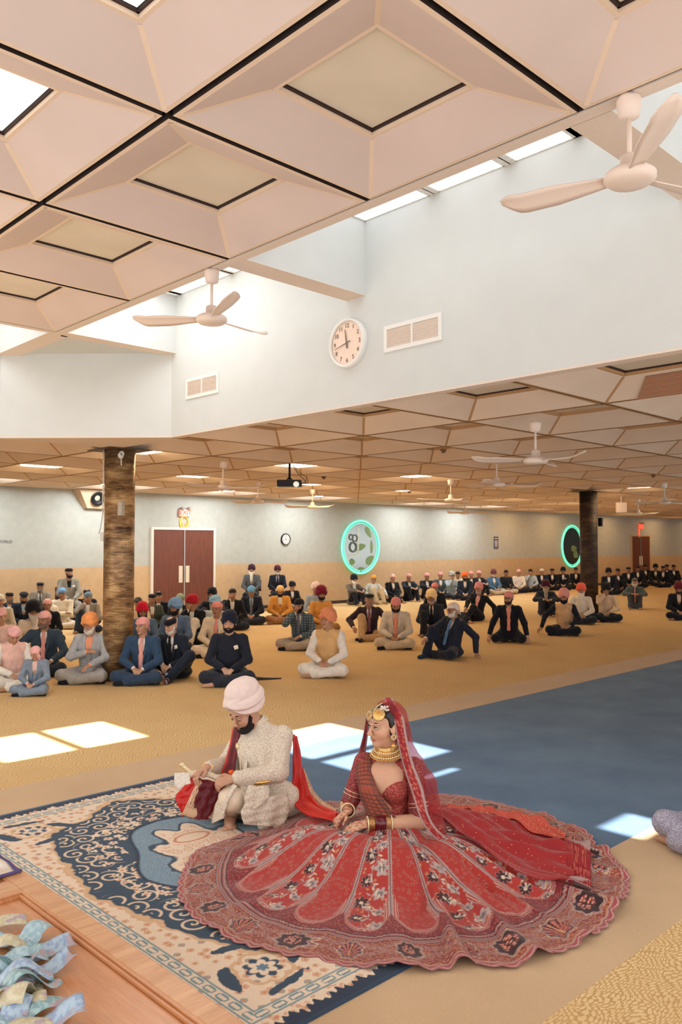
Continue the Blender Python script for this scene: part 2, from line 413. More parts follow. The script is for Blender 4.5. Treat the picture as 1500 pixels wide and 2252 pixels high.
# floor: one sheet, five carpet bands running along x
def carpet_leaf():
    m, t, b = new_mat('mustard leaf carpet'); tc = t.node('ShaderNodeTexCoord'); sp = t.node('ShaderNodeSeparateXYZ'); t.l.new(tc.outputs['Object'], sp.inputs[0])
    base = lin((196, 158, 106)); leaf = lin((226, 198, 148)); masks = []
    wn_ = t.node('ShaderNodeTexNoise'); t.l.new(t.coord(), wn_.inputs['Vector']); wn_.inputs['Scale'].default_value = 7; wn_.inputs['Detail'].default_value = 1
    wv = t.node('ShaderNodeVectorMath', operation='SCALE'); t.l.new(wn_.outputs['Color'], wv.inputs[0]); wv.inputs['Scale'].default_value = 0.10
    wa = t.node('ShaderNodeVectorMath', operation='ADD'); t.l.new(tc.outputs['Object'], wa.inputs[0]); t.l.new(wv.outputs[0], wa.inputs[1])
    for ang in (0.10, -1.15):
        mp = t.node('ShaderNodeMapping'); t.l.new(wa.outputs[0], mp.inputs[0]); mp.inputs['Rotation'].default_value = (0, 0, ang); mp.inputs['Scale'].default_value = (1/0.036, 1/0.0155, 1)
        q = t.node('ShaderNodeSeparateXYZ'); t.l.new(mp.outputs[0], q.inputs[0]); row = t.math('FLOOR', q.outputs[1])
        fx = t.math('FRACT', t.math('ADD', q.outputs[0], t.math('MULTIPLY', row, 0.37))); fy = t.math('ABSOLUTE', t.math('SUBTRACT', t.math('FRACT', q.outputs[1]), 0.5))
        wd_ = t.math('MULTIPLY', t.math('SINE', t.math('MULTIPLY', t.math('POWER', fx, 0.8), math.pi)), 0.42); masks.append(t.smooth(t.math('SUBTRACT', wd_, fy), -0.03, 0.05))
    cm = t.math('PINGPONG', t.math('ADD', sp.outputs[0], t.math('MULTIPLY', t.noise(t.coord(), 9, 1), 0.10)), 0.05)
    sel = t.math('GREATER_THAN', cm, 0.025); f = t.node('ShaderNodeMix', data_type='FLOAT'); t.put(f, 0, sel); t.put(f, 2, masks[0]); t.put(f, 3, masks[1])
    wear = t.noise(t.coord(), 1.3, 3)
    c = t.mix(f.outputs[0], base, leaf); c = t.mix(t.smooth(wear, 0.4, 0.75), c, t.mix(0.5, c, (0.60, 0.38, 0.18)))
    t.l.new(c, b.inputs['Base Color']); b.inputs['Roughness'].default_value = 0.95; b.inputs['Specular IOR Level'].default_value = 0.05
    t.l.new(t.bump(t.noise(t.coord(), 400, 2), 0.35, 0.004), b.inputs['Normal']); return m
def carpet_plain(name, a, c, s=1.5):
    m, t, b = new_mat(name); n1 = t.noise(t.coord(), s, 5, 0.6); n2 = t.noise(t.coord(scale=(1, 2.2, 1)), 60, 3)
    col = t.ramp(n1, [(0.3, lin(a)), (0.72, lin(c))]); t.l.new(t.mix(0.18, col, t.ramp(n2, [(0.3, (0.55, 0.55, 0.55)), (0.7, (1, 1, 1))]), 'MULTIPLY'), b.inputs['Base Color'])
    b.inputs['Roughness'].default_value = 0.95; b.inputs['Specular IOR Level'].default_value = 0.05; b.inputs['Sheen Weight'].default_value = 0.1
    t.l.new(t.bump(t.noise(t.coord(), 350, 2), 0.3, 0.004), b.inputs['Normal']); return m
LEAF = carpet_leaf(); TAN = carpet_plain('plain tan carpet', (198, 168, 132), (209, 179, 142)); BLUE = carpet_plain('steel blue carpet', (80, 104, 132), (104, 130, 154))
fb = MB(); XS = -1.0; XE = 47.0
for y0, y1, mm in ((-1.5, 1.70, LEAF), (1.70, 2.37, TAN), (2.37, 5.415, BLUE), (5.415, 5.97, TAN), (5.97, YB+0.1, LEAF)):
    fb.add([(XS, y0, 0), (XE, y0, 0), (XE, y1, 0), (XS, y1, 0)], [(0, 1, 2, 3)], mm)
struct(fb.build('floor'))

# walls
PAINT = wall_paint()
struct(MB().box((1.0, YB, 0), (XE, YB+0.15, ZL+0.3)).build('wall_back', m=PAINT))
struct(MB().box((1.0, 9.9, 0), (1.15, YB, ZL+0.3)).build('wall_left', m=PAINT))
struct(MB().box((XE-0.2, -1.5, 0), (XE, YB, ZL+0.3)).build('wall_right', m=PAINT))
struct(MB().box((1.15, YB-0.012, 0), (XE-0.2, YB, 0.09)).build('baseboard_back', m=mat('dark rubber base', (70, 56, 48), 0.6)))
ZG = 4.64
MM = math.radians
wb = MB()
wb.box((XW, -2.0, ZL-0.005), (XW+0.09, 8.16, ZG+0.1), WHITE)
CH = [(XW, 8.16), (3.738, 9.60), (3.738+0.064, 9.60+0.064), (XW+0.064, 8.16+0.064)]
wb.add([(*p, ZL-0.005) for p in CH]+[(*p, ZG+0.1) for p in CH], [(0, 1, 5, 4), (1, 2, 6, 5), (2, 3, 7, 6), (3, 0, 4, 7), (0, 3, 2, 1)], WHITE)
wb.box((-2.5, 9.60, ZL-0.005), (3.738, 9.69, ZG+0.1), WHITE)
struct(wb.build('wall_clerestory'))
sb = MB()     # tan edge strip under the clerestory wall
sb.box((XW, -2.0, ZL-0.02), (XW+0.10, 8.17, ZL-0.005), SOFF)
S2 = [(XW, 8.16), (3.738, 9.60), (3.86, 9.72), (XW+0.11, 8.22)]
sb.add([(*p, ZL-0.02) for p in S2]+[(*p, ZL-0.005) for p in S2], [(3, 2, 1, 0), (0, 1, 5, 4), (1, 2, 6, 5), (2, 3, 7, 6), (3, 0, 4, 7)], SOFF)
sb.add([(XW+0.10, 8.19, ZL-0.019), (3.80, 9.62, ZL-0.019), (5.246, 9.625, ZL-0.019)], [(0, 2, 1)], SOFF)
struct(sb.build('trim_1'))

def coffer(mb, x0, y0, x1, y1, z, pm, tm, g=0.019, rib=True, hole=0.35, plate=None):
    cx, cy = (x0+x1)/2, (y0+y1)/2
    def ring(h, zz): return [(cx-h, cy-h, zz), (cx+h, cy-h, zz), (cx+h, cy+h, zz), (cx-h, cy+h, zz)]
    H = (x1-x0)/2-g; r0 = ring(H, z+0.04); r1 = ring(H, z); r2 = ring(H-0.028, z); r3 = ring(hole+0.022, z+LED-0.006); r4 = ring(hole, z+LED-0.006); r5 = ring(hole, z+LED+0.05)
    vs = r0+r1+r2+r3+r4+r5; fs = []; ms = []
    for a, mm in ((0, GAPM), (4, tm), (8, pm), (12, tm), (16, tm)):
        for k in range(4): mb.add([vs[a+k], vs[a+(k+1) % 4], vs[a+4+(k+1) % 4], vs[a+4+k]], [(3, 2, 1, 0)], mm)
    if plate is not None: mb.add(ring(hole, z+LED+0.03), [(3, 2, 1, 0)], plate)
    if rib:
        for k in range(4):
            a = np.array(r2[k]); b = np.array(r3[k]); d = (b-a)[:2]; pn = np.array([-d[1], d[0], 0])/np.hypot(*d)*0.013; up = np.array([0, 0, -0.004])
            mb.add([a-pn+up, b-pn+up, b+pn+up, a+pn+up, a-pn-up, b-pn-up, b+pn-up, a+pn-up], [(0, 1, 2, 3), (0, 4, 5, 1), (2, 6, 7, 3)], tm)
LIT_NEAR = {(-1, 0), (-1, 1), (-1, 2), (0, -2), (-2, 0), (-2, 1), (-1, -1), (-2, -1), (0, -1)}
cb = MB()
near_cells = [(i, j) for i in range(-3, 1) for j in range(-3, 4)]
for i, j in near_cells: coffer(cb, nx(i), ny(j), nx(i+1), ny(j+1), ZN, PINK, TRIM, plate=None if (i, j) in LIT_NEAR or i >= -1 else LAMP_OFF)
cb.box((-2.4, -2.6, ZN+0.2), (3.74, 8.13, ZN+0.24), GAPM)
cb.box((3.725, -2.6, ZN+0.01), (3.74, 8.13, ZN+0.2), GAPM)
cb.box((3.74, -2.6, ZN), (3.83, 8.21, ZG+0.1), SOFF)            # raised bay edge beam
cb.box((-2.4, 8.125, ZN), (3.74, 8.21, ZG+0.1), SOFF)
struct(cb.build('ceiling'))
LIT_LOW = [(i, j) for i in (2, 4, 6, 8, 11, 13, 15, 17, 20, 23, 26) for j in (5, 7, 9)]+[(10, 4)]
OFF_LOW = {(2, 2): 'unlit tan panel in the low ceiling just under the white wall, centre left', (2, 0): 'dull tan square panel in the low ceiling at the right edge', (2, 1): 'unlit tan panel in the low ceiling at the middle of the wall edge'}
lb = MB()
low_cells = []
for i in range(0, 29):
    for j in range(-2, 10):
        x0, y0, x1, y1 = nx(i), ny(j), nx(i+1), ny(j+1)
        if i < 2 and j < 5: continue
        if y1 < 0.42*x0-0.6 or y0 > 2.62*x1+0.8: continue
        low_cells.append((i, j)); coffer(lb, x0, y0, x1, y1, ZL, PANL, TRML, g=0.008, rib=(x0 < 26), plate=None if (i, j) in LIT_LOW or (i, j) in OFF_LOW else LAMP_OFF)
lb.box((nx(0), ny(10)-0.0, ZL), (XE, YB, ZL+0.03), PANL)
lb.box((XW+0.09, -2.6, ZL+0.21), (XE, YB+0.15, ZL+0.25), GAPM)  # unseen slabs added above the low coffers to keep the sun out
lb.box((1.0, 9.7, ZL+0.21), (XW+0.09, YB+0.15, ZL+0.25), GAPM)
lb.add([(XW+0.09, 8.2, ZL+0.22), (3.83, 9.7, ZL+0.22), (XW+0.09, 9.7, ZL+0.22)], [(0, 1, 2)], GAPM)
struct(lb.build('ceiling_low'))
# skylight beams across the strips, slab added above to block the sun
bb = MB()
def beam(lo, hi):
    bb.box((*lo, ZN+0.004), (*hi, ZG+0.1), WHITE); bb.box((lo[0]-0.002, lo[1]-0.002, ZN), (hi[0]+0.002, hi[1]+0.002, ZN+0.004), SOFF)
for y in (2.09, 5.13, 8.13):
    beam((3.83, y-0.115 if y < 8 else y-0.06), (XW, y+0.115))
beam((3.68, 8.21), (3.90, 9.60))
for x in (0.7, -1.2): beam((x-0.11, 8.21), (x+0.11, 9.60))
beam((3.83, -0.93-0.115), (XW, -0.93+0.115))
bb.box((3.75, 8.13, ZN+0.02), (XW+0.1, 9.7, ZN+0.06), WHITE)       # closed corner bay
struct(bb.build('trim_2'))
rf = MB(); rf.box((-2.5, -2.7, ZG+0.1), (3.78, 8.17, ZG+0.2), WHITE); struct(rf.build('ceiling_roof'))  # unseen slab added over the raised bay to block the sun
# glazing of the light strips
def glazing(frost, e=1.5):
    m, t, b = new_mat('frosted skylight' if frost else 'clear skylight'); out = t.n['Material Output']; em = t.node('ShaderNodeEmission')
    em.inputs[0].default_value = (0.96, 0.98, 1.0, 1); em.inputs[1].default_value = e
    if frost: t.l.new(em.outputs[0], out.inputs[0])
    else:
        tr = t.node('ShaderNodeBsdfTransparent'); ad = t.node('ShaderNodeAddShader'); t.l.new(em.outputs[0], ad.inputs[0]); t.l.new(tr.outputs[0], ad.inputs[1]); t.l.new(ad.outputs[0], out.inputs[0])
    return m
FROST = glazing(True); CLEAR = glazing(False)
GREY = mat('grey skylight bar', (228, 228, 224), 0.5)
wn = 1
def pane(x0, y0, x1, y1, clear=False):
    global wn
    e = empty('window_%d' % wn, ((x0+x1)/2, (y0+y1)/2, ZG)); e['kind'] = 'structure'; wn += 1
    hx, hy = (x1-x0)/2, (y1-y0)/2
    MB().box((-hx, -hy, 0.02), (hx, hy, 0.03)).build('window_pane', e, CLEAR if clear else FROST)
    f = MB(); r = 0.035
    g = 0.055
    f.box((-hx-g, -hy-g, 0), (hx+g, -hy+r*0.3, 0.06)); f.box((-hx-g, hy-r*0.3, 0), (hx+g, hy+g, 0.06))
    f.box((-hx-g, -hy, 0), (-hx+0.01, hy, 0.06)); f.box((hx-0.01, -hy, 0), (hx+g, hy, 0.06)); f.build('window_frame', e, GREY)
for y in (-0.80, -0.07, 0.66, 1.39): pane(3.83, y, XW, y+0.68)
pane(3.83, 2.21, XW, 2.89); pane(3.83, 2.91, XW, 3.43); pane(3.83, 3.53, XW, 4.17)
pane(3.83, 4.27, 3.98, 5.01); pane(4.02, 4.30, 4.44, 4.62, True); pane(4.02, 4.66, 4.44, 5.01); pane(4.48, 4.27, XW, 5.01)  # small clear pane cut in to throw a sun patch on the carpet
pane(3.83, 5.25, XW, 5.93); pane(3.83, 5.95, 4.02, 6.32); pane(4.04, 6.0, 4.50, 6.12, True); pane(4.04, 6.14, 4.50, 6.32); pane(4.52, 5.95, XW, 6.32)  # narrow clear slit added to throw a sun streak on the carpet
pane(3.83, 6.40, 4.88, 6.94, True); pane(4.92, 6.40, XW, 6.94); pane(3.83, 7.02, 4.88, 7.95, True); pane(4.92, 7.02, XW, 7.95)  # clear panes sized for the sun patches, frosted strips added to spare the wall
pane(3.36, 8.22, 3.64, 9.60); pane(3.83, 8.01, XW, 8.06)  # filler panes added to stop stray sun beside the beams
for k, x in enumerate((2.68, 1.98)): pane(x, 8.66, x+0.62, 9.58, True); pane(x, 8.22, x+0.62, 8.62)  # clear parts sized to shape the sun patches at the left
for x in (1.26, 0.84, 0.0, -0.7, -1.1): pane(x, 8.21, x+0.6, 9.60)

# recessed troffers
def lamp(i, j, z, m, near, label, group=None):
    cx, cy = (nx(i)+nx(i+1))/2, (ny(j)+ny(j+1))/2
    e = empty('ceiling_light', (cx, cy, z+LED+0.03), 0, label, 'ceiling light', group)
    mb = MB(); mb.box((-0.33, -0.33, 0), (0.33, 0.33, 0.012))
    if not (near or m is LAMP_OFF): mb.add([(-.33, -.33, 0), (.33, -.33, 0), (.33, .33, 0), (-.33, .33, 0), (-.30, -.30, -.10), (.30, -.30, -.10), (.30, .30, -.10), (-.30, .30, -.10)], [(0, 4, 5, 1), (1, 5, 6, 2), (2, 6, 7, 3), (3, 7, 4, 0), (4, 7, 6, 5)])  # glowing lens block added under the panel to light the coffer slopes
    mb.build('diffuser', e, m)
    f = MB()
    for a in range(4): f.box((-0.349, 0.337, -0.012), (0.349, 0.349, 0.014), None, Matrix.Rotation(a*math.pi/2, 4, 'Z'))
    f.build('lamp_frame', e, DARKM); return e
lit_txt = {(-1, 1): 'glowing white square light panel at the left edge of the raised pink ceiling', (-1, 0): 'glowing white square light panel cut off by the top edge, left of centre'}
off_txt = {(0, 0): 'largest unlit beige square light panel overhead, near the top centre', (0, 1): 'unlit beige square light panel second nearest, above the far left ceiling fan',
           (0, 2): 'unlit beige square light panel third along the raised ceiling, near the left side', (0, 3): 'unlit pale light panel farthest along the raised ceiling, at the left edge', (0, -1): 'unlit beige light panel cut off at the top right corner'}
kb = 0
for i, j in near_cells:
    lit = (i, j) in LIT_NEAR and (i, j) != (0, -1)
    if (i, j) in lit_txt or (i, j) in off_txt: lamp(i, j, ZN, LAMP_NEAR if lit else LAMP_OFF, True, lit_txt.get((i, j)) or off_txt.get((i, j)))
    elif lit: kb += 1; lamp(i, j, ZN, LAMP_NEAR, True, '%s glowing ceiling panel behind the photographer' % ORD[kb-1])  # unseen panels set to glow for extra light from overhead
    elif i >= -1: lamp(i, j, ZN, LAMP_OFF, True, 'unlit ceiling panel %s' % {(0, -3): 'far behind the photographer', (0, -2): 'over the aisle out of frame', (-1, 3): 'at the far left out of frame', (-1, -3): 'behind the photographer', (-1, 2): 'left out of frame'}.get((i, j), 'out of frame at %d %d' % (i+3, j+3)))

def lit_label(i, j):
    row = {5: 'near', 7: 'middle', 9: 'far'}.get(j)
    if row is None: return 'glowing coffer lamp standing out of line beside the hanging white box'
    k = [c[0] for c in LIT_LOW if c[1] == j and c in low_cells].index(i); return 'glowing coffer lamp, %s from the left in the %s row of the low hall' % (ORD[k], row)
for i, j in LIT_LOW:
    if (i, j) not in low_cells: continue
    lamp(i, j, ZL, (LAMP_WALL if j == 9 else LAMP_FAR) if i < 14 and not (j == 5 and i >= 8) else (LAMP_WARM2 if j == 9 else LAMP_WARM), False, lit_label(i, j), 'lit coffer lamps of the low hall')
for (i, j), t_ in OFF_LOW.items(): lamp(i, j, ZL, LAMP_OFF, False, t_, 'unlit coffer panels of the low hall')
# ------------------------------------------------------------------ fixtures
PLAST = mat('ivory plastic', (232, 214, 200), 0.4, vary=0.0)
WMET = mat('white enamel', (228, 226, 220), 0.35, vary=0.0)
BLK = mat('black plastic', (24, 24, 30), 0.4, vary=0.0)
STEEL = mat('brushed steel', (196, 194, 188), 0.3, metal=0.8, vary=0.02)
def fan(loc, ang, label, drop=0.36, R=0.66, group='ceiling fans of the low hall', m=None, tilt=0):
    m = m or PLAST
    e = empty('ceiling_fan', loc, ang, label, 'ceiling fan', group)      # loc = ceiling point
    MB().lathe([(0.022, -0.11), (0.05, -0.10), (0.062, -0.02), (0.055, 0)], seg=20).build('canopy', e, m, True)
    MB().lathe([(0.012, -drop+0.02), (0.012, -0.09)], seg=10).build('rod', e, m, True)
    mo = MB().lathe([(0.03, -drop+0.07), (0.045, -drop+0.06), (0.05, -drop+0.0), (0.10, -drop-0.01), (0.125, -drop-0.03), (0.125, -drop-0.055), (0.10, -drop-0.075), (0.03, -drop-0.08)], seg=28).build('motor', e, m, True)
    for k in range(3):
        a = k*2*math.pi/3; P = np.zeros((14, 5, 3)); u = np.linspace(0, 1, 14)
        for i, q in enumerate(u):
            r = 0.12+q*(R-0.12); wd = 0.035+0.035*min(1, q*2.2); 
            if q > 0.88: wd *= max(0.12, 1-(q-0.88)*6.5)
            for j in range(5):
                s_ = (j-2)/2; lift = 0.0 if q < .8 else (q-.8)*0.16
                x, y, z = r, s_*wd, -drop-0.035+s_*wd*0.32-0.006*s_*s_+lift
                P[i, j] = (x*math.cos(a)-y*math.sin(a), x*math.sin(a)+y*math.cos(a), z)
        grid_mesh(P, m, 'blade', e, thick=0.006)
    return e
def face_ang(dx, dy): return math.atan2(dy, dx)
fan((3.775, 5.40, ZN), face_ang(-0.35, 1)+math.radians(20), 'ivory three-blade ceiling fan hanging beside the large white wall, left of the clock', R=0.66, group=None)
fan((3.775, 1.855, ZN), face_ang(-0.2, 1), 'ivory three-blade ceiling fan nearest the camera, at the upper right edge', R=0.68, group=None)
for k, (x, y, lab) in enumerate(((7.25, 4.62, 'ivory ceiling fan nearest in the low hall, right of centre'), (7.29, 10.10, 'small ivory ceiling fan beside the left pillar in the low hall'), (10.2, 12.94, 'small ceiling fan above the wall between double doors and small clock'),
        (12.59, 13.96, 'small ceiling fan above and left of the near oval mirror'), (9.79, 6.89, 'ivory ceiling fan just left of and behind the nearest low hall fan'), (12.58, 9.93, 'ceiling fan half hidden behind others, centre of the low hall'),
        (17.96, 13.69, 'white ceiling fan in front of the wall scallops, above the wall notice'), (16.42, 7.42, 'bright white ceiling fan near the right edge of the photo'), (22.0, 10.70, 'tiny ceiling fan farthest right, above the distant door'))):
    fan((x, y, ZL), 0.3+k*0.8, lab, m=PLAST if k < 7 else WMET)

# clock on the clerestory wall (wall plane x = XW, facing -x)
def wall_x(loc): return Matrix.Translation(loc) @ Matrix(((0, 0, -1), (-1, 0, 0), (0, 1, 0))).to_4x4()   # local x -> -y, y -> up, z -> -x
def wall_y(loc): return Matrix.Translation(loc) @ Matrix(((1, 0, 0), (0, 0, -1), (0, 1, 0))).to_4x4()     # local x -> +x, y -> up, z -> -y
def put(o, M): o.matrix_world = M; return o
def wall_clock(M, R, label, rimm, facem, hands, numerals=True, grp=None):
    e = empty('wall_clock', (0, 0, 0), 0, label, 'clock', grp); e.matrix_world = M
    MB().lathe([(R, 0), (R, 0.03), (R*0.97, 0.05), (R*0.90, 0.05), (R*0.87, 0.034)], seg=56, cap=False).build('clock_rim', e, rimm, True)
    MB().lathe([(0.001, 0.03), (R*0.89, 0.03)], seg=48, cap=False).build('clock_face', e, facem)
    num = mat('clock numeral grey', (120, 100, 88), 0.5, vary=0)
    if numerals:
        for h in range(1, 13):
            a = math.pi/2-h*math.pi/6; r = R*0.70
            text_mesh(str(h), R*0.25, num, 'numeral', e, Matrix.Translation((r*math.cos(a), r*math.sin(a), 0.032)))
    for nm, a, L, wd in (('hour_hand', hands[0], 0.55, 0.030), ('minute_hand', hands[1], 0.70, 0.018)):
        mb = MB(); rot = Matrix.Rotation(-math.radians(a), 4, 'Z')
        mb.add([tuple(rot @ Vector(v)) for v in ((-wd*R*1.4, -0.22*R, 0.038), (wd*R*1.4, -0.22*R, 0.038), (wd*R*0.5, L*R, 0.038), (-wd*R*0.5, L*R, 0.038), (-wd*R*1.4, -0.22*R, 0.040), (wd*R*1.4, -0.22*R, 0.040), (wd*R*0.5, L*R, 0.040), (-wd*R*0.5, L*R, 0.040))],
               [(0, 3, 2, 1), (4, 5, 6, 7), (0, 1, 5, 4), (1, 2, 6, 5), (2, 3, 7, 6), (3, 0, 4, 7)]); mb.build(nm, e, num)
    MB().lathe([(R*0.04, 0.038), (R*0.03, 0.044)], seg=12).build('hand_cap', e, num)
    return e
wall_clock(wall_x((XW-0.001, 5.213, 3.575)), 0.225, 'round white clock with cream face and numerals high on the white wall', WMET, mat('cream clock face', (232, 208, 190), 0.5, vary=0.0), (351, 256))
wall_clock(wall_y((14.885, YB-0.001, 1.905)), 0.165, 'small round black-rimmed wall clock between the double doors and the near oval mirror', BLK, mat('grey clock face', (206, 208, 206), 0.5, vary=0), (350, 250))
def vent(y0, y1, z0, z1, label):
    e = empty('wall_vent', (XW, (y0+y1)/2, (z0+z1)/2), 0, label, 'vent', 'louvred vents on the white wall'); hy, hz = (y1-y0)/2, (z1-z0)/2; f = MB(); b = 0.035
    f.box((-0.012, -hy, -hz), (0, hy, -hz+b)); f.box((-0.012, -hy, hz-b), (0, hy, hz)); f.box((-0.012, -hy, -hz+b), (0, -hy+b, hz-b)); f.box((-0.012, hy-b, -hz+b), (0, hy, hz-b)); f.box((-0.012, -0.009, -hz+b), (0, 0.009, hz-b)); f.build('vent_frame', e, WMET)
    l = MB(); n = 9
    for k in range(n):
        z = -hz+b+(k+0.5)*(2*hz-2*b)/n; R_ = Matrix.Translation((-0.004, 0, z)) @ Matrix.Rotation(0.7, 4, 'Y'); l.box((-0.008, -hy+b, -0.0015), (0.008, hy-b, 0.0015), None, R_)
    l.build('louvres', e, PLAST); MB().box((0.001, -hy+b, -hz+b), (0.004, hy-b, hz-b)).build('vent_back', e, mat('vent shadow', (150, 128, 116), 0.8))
vent(4.142, 4.78, 3.415, 3.645, 'large white double louvred vent right of the round white clock')
vent(7.22, 7.85, 3.40, 3.63, 'small-looking white louvred vent near the left corner of the white wall')

# pillars
def pillar_mat(name, a, b_, c_, rough):
    m, t, b = new_mat(name); co = t.coord(scale=(1, 1, 2.6)); n1 = t.noise(co, 2.6, 5, 0.62); n2 = t.noise(t.coord(scale=(1, 1, 6)), 9, 3)
    base = t.ramp(t.math('ADD', t.math('MULTIPLY', n1, 0.75), t.math('MULTIPLY', n2, 0.25)), [(0.36, lin(a)), (0.5, lin(b_)), (0.66, lin(c_))]); t.l.new(base, b.inputs['Base Color'])
    b.inputs['Roughness'].default_value = rough; b.inputs['Metallic'].default_value = 0.35; t.l.new(t.bump(n2, 0.35, 0.02), b.inputs['Normal']); return m
PM1 = pillar_mat('mottled bronze foil', (72, 54, 42), (156, 124, 88), (228, 198, 150), 0.36)
PM2 = pillar_mat('dark mottled foil', (34, 27, 26), (62, 48, 38), (98, 76, 54), 0.65)
def pillar(x, y, R, pm, label):
    e = empty('pillar', (x, y, 0), 0, label, 'pillar', 'foil covered pillars of the hall'); MB().lathe([(R, 0), (R, ZL-0.03)], seg=48).build('shaft', e, pm, True)
    MB().box((-0.31, -0.31, ZL-0.03), (0.31, 0.31, ZL-0.018)).build('cap_plate', e, mat('dark cap plate', (84, 66, 52), 0.5)); return e
pillar(5.37, 9.74, 0.197, PM1, 'thick golden brown mottled pillar rising among the seated men on the left')
pillar(17.47, 9.72, 0.20, PM2, 'dark mottled pillar in the distance on the right')
tag(MB().box((-0.04, -0.03, -0.09), (0.04, 0.03, 0.09)).build('wall_box', m=mat('grey box', (190, 184, 172), 0.5), bevel=0.006, loc=(5.285, 9.545, 2.22)), 'grey control box with a keyhole mounted on the golden pillar', 'control box').rotation_euler = (0, 0, 0.5)
cc = MB(); cpts = [(5.165, 9.80, 3.0), (5.16, 9.79, 2.6), (5.162, 9.80, 2.3), (5.165, 9.805, 2.15), (5.15, 9.83, 1.98), (5.14, 9.85, 1.9)]
tag(cc.tube(cpts, 0.008).build('cable', m=WMET, smooth=True), 'white cable running down the left side of the golden pillar', 'cable')
so_ = MB().box((-0.02, -0.035, -0.06), (0.02, 0.035, 0.06)).build('power_outlet', m=WMET, bevel=0.005, loc=(5.175, 9.83, 1.86)); so_.rotation_euler = (0, 0, -0.5)
tag(so_, 'white power outlet box hanging at the end of the pillar cable', 'outlet')
for dz in (-0.02, 0.02): MB().box((-0.024, -0.008, dz-0.008), (-0.0195, 0.008, dz+0.008)).build('socket', so_, BLK)
# knot of white cable at the pillar top
kn = MB()
for k in range(4):
    a = k*1.7; kn.tube([(5.27+0.03*math.cos(a+t)*1.0, 9.535+0.018*math.sin(a), 2.93+0.03*math.sin(a+t)+0.01*k-0.03) for t in np.linspace(0, 6.28, 14)], 0.007)
kn.tube([(5.27, 9.53, 2.9), (5.272, 9.53, 2.78)], 0.007)
tag(kn.build('cable_coil', m=WMET, smooth=True), 'white knotted coil of cable at the top of the golden pillar', 'cable coil')
tag(MB().box((-0.03, -0.05, -0.1), (0.03, 0.05, 0.1)).build('speaker', m=BLK, bevel=0.01, loc=(17.62, 9.50, 2.28)), 'small black speaker fixed to the right side of the distant pillar', 'speaker')

# doors
WOOD_D = None
def wood(name, c1, c2, rough=0.4, scale=(1, 14, 1), coat=0.2, s=3):
    m, t, b = new_mat(name); co = t.coord(scale=scale); n = t.noise(co, s, 5, 0.6); n2 = t.noise(co, s*7, 3)
    base = t.ramp(n, [(0.3, lin(c1)), (0.7, lin(c2))]); t.l.new(t.mix(0.25, base, t.ramp(n2, [(0.35, (0.5, 0.5, 0.5)), (0.65, (1, 1, 1))]), 'MULTIPLY'), b.inputs['Base Color'])
    b.inputs['Roughness'].default_value = rough; b.inputs['Coat Weight'].default_value = coat; b.inputs['Coat Roughness'].default_value = 0.2
    t.l.new(t.bump(n2, 0.08, 0.005), b.inputs['Normal']); return m
MAHO = wood('mahogany veneer', (88, 44, 30), (118, 60, 40), 0.45, (14, 14, 1))
def dbl_door(n, x0, x1, zt, trimm):
    e = empty('door_%d' % n, ((x0+x1)/2, YB, 0)); e['kind'] = 'structure'; h = (x1-x0)/2
    for s in (-1, 1):
        lf = MB().box((min(0.012*s, s*h), -0.03, 0.01), (max(0.012*s, s*h), 0, zt)).build('door_leaf', e, MAHO)
        MB().box((0.045*s-0.0+(0 if s > 0 else -0.11), -0.036, 0.80), (0.045*s+(0.11 if s > 0 else 0), -0.03, 1.22)).build('push_plate', lf, mat('ivory push plate', (214, 204, 180), 0.4, vary=0))
    MB().box((-0.014, -0.05, 0), (0.014, -0.004, zt)).build('mullion', e, STEEL)
    f = MB(); t_ = 0.06
    f.box((-h-t_, -0.05, 0), (-h, 0, zt+t_)); f.box((h, -0.05, 0), (h+t_, 0, zt+t_)); f.box((-h, -0.05, zt), (h, 0, zt+t_)); f.build('door_frame', e, trimm)
dbl_door(1, 10.64, 12.42, 2.125, mat('white door frame', (222, 214, 200), 0.5, vary=0))
dbl_door(2, 35.55, 37.3, 2.125, mat('tan door frame', (196, 160, 120), 0.5, vary=0))

# exit signs with battery lamps
EXR = mat('exit sign red glow', (250, 90, 60), 0.5, vary=0, emit=(255, 92, 60), estr=.7)
EXB = mat('exit sign pale face', (240, 190, 180), 0.5, vary=0, emit=(255, 150, 130), estr=0.15)
def exit_sign(x, z, s, label, facem):
    e = empty('exit_sign', (x, YB, z), 0, label, 'exit sign')
    MB().box((-0.15*s, -0.08, -0.09*s), (0.15*s, 0, 0.09*s)).build('sign_box', e, facem)
    text_mesh('EXIT', 0.17*s, EXR, 'lettering', e, wall_y((0, -0.082, 0)), 0.003)
    for sx in (-0.1*s, 0.1*s):
        MB().lathe([(0.035*s, 0), (0.045*s, 0.05), (0.03*s, 0.06)], seg=14, mtx=Matrix.Translation((sx, -0.05, 0.11*s)) @ Matrix.Rotation(math.pi/2, 4, 'X')).build('lamp_head', e, mat('grey lamp head', (140, 130, 124), 0.4), True)
    return e
exit_sign(11.53, 2.56, 1.0, 'lit red exit sign above the near double doors', EXB)
exit_sign(36.46, 2.60, 1.2, 'lit red exit sign above the distant doors on the right', EXR)
yr = MB(); yr.tube([(0.12*math.cos(a), 0, 0.15*math.sin(a)) for a in np.linspace(0, 2*math.pi, 28, endpoint=False)], 0.018, closed=True); yr.tube([(0.05*math.cos(a), -0.01, 0.12*math.sin(a)) for a in np.linspace(math.pi, 2*math.pi, 12)], 0.012)
tag(yr.build('neon_emblem', m=mat('amber neon', (255, 190, 80), 0.4, vary=0, emit=(255, 176, 70), estr=0.45), smooth=True, loc=(11.53, YB-0.02, 2.31)), 'amber oval neon emblem on the wall under the near exit sign', 'neon sign')
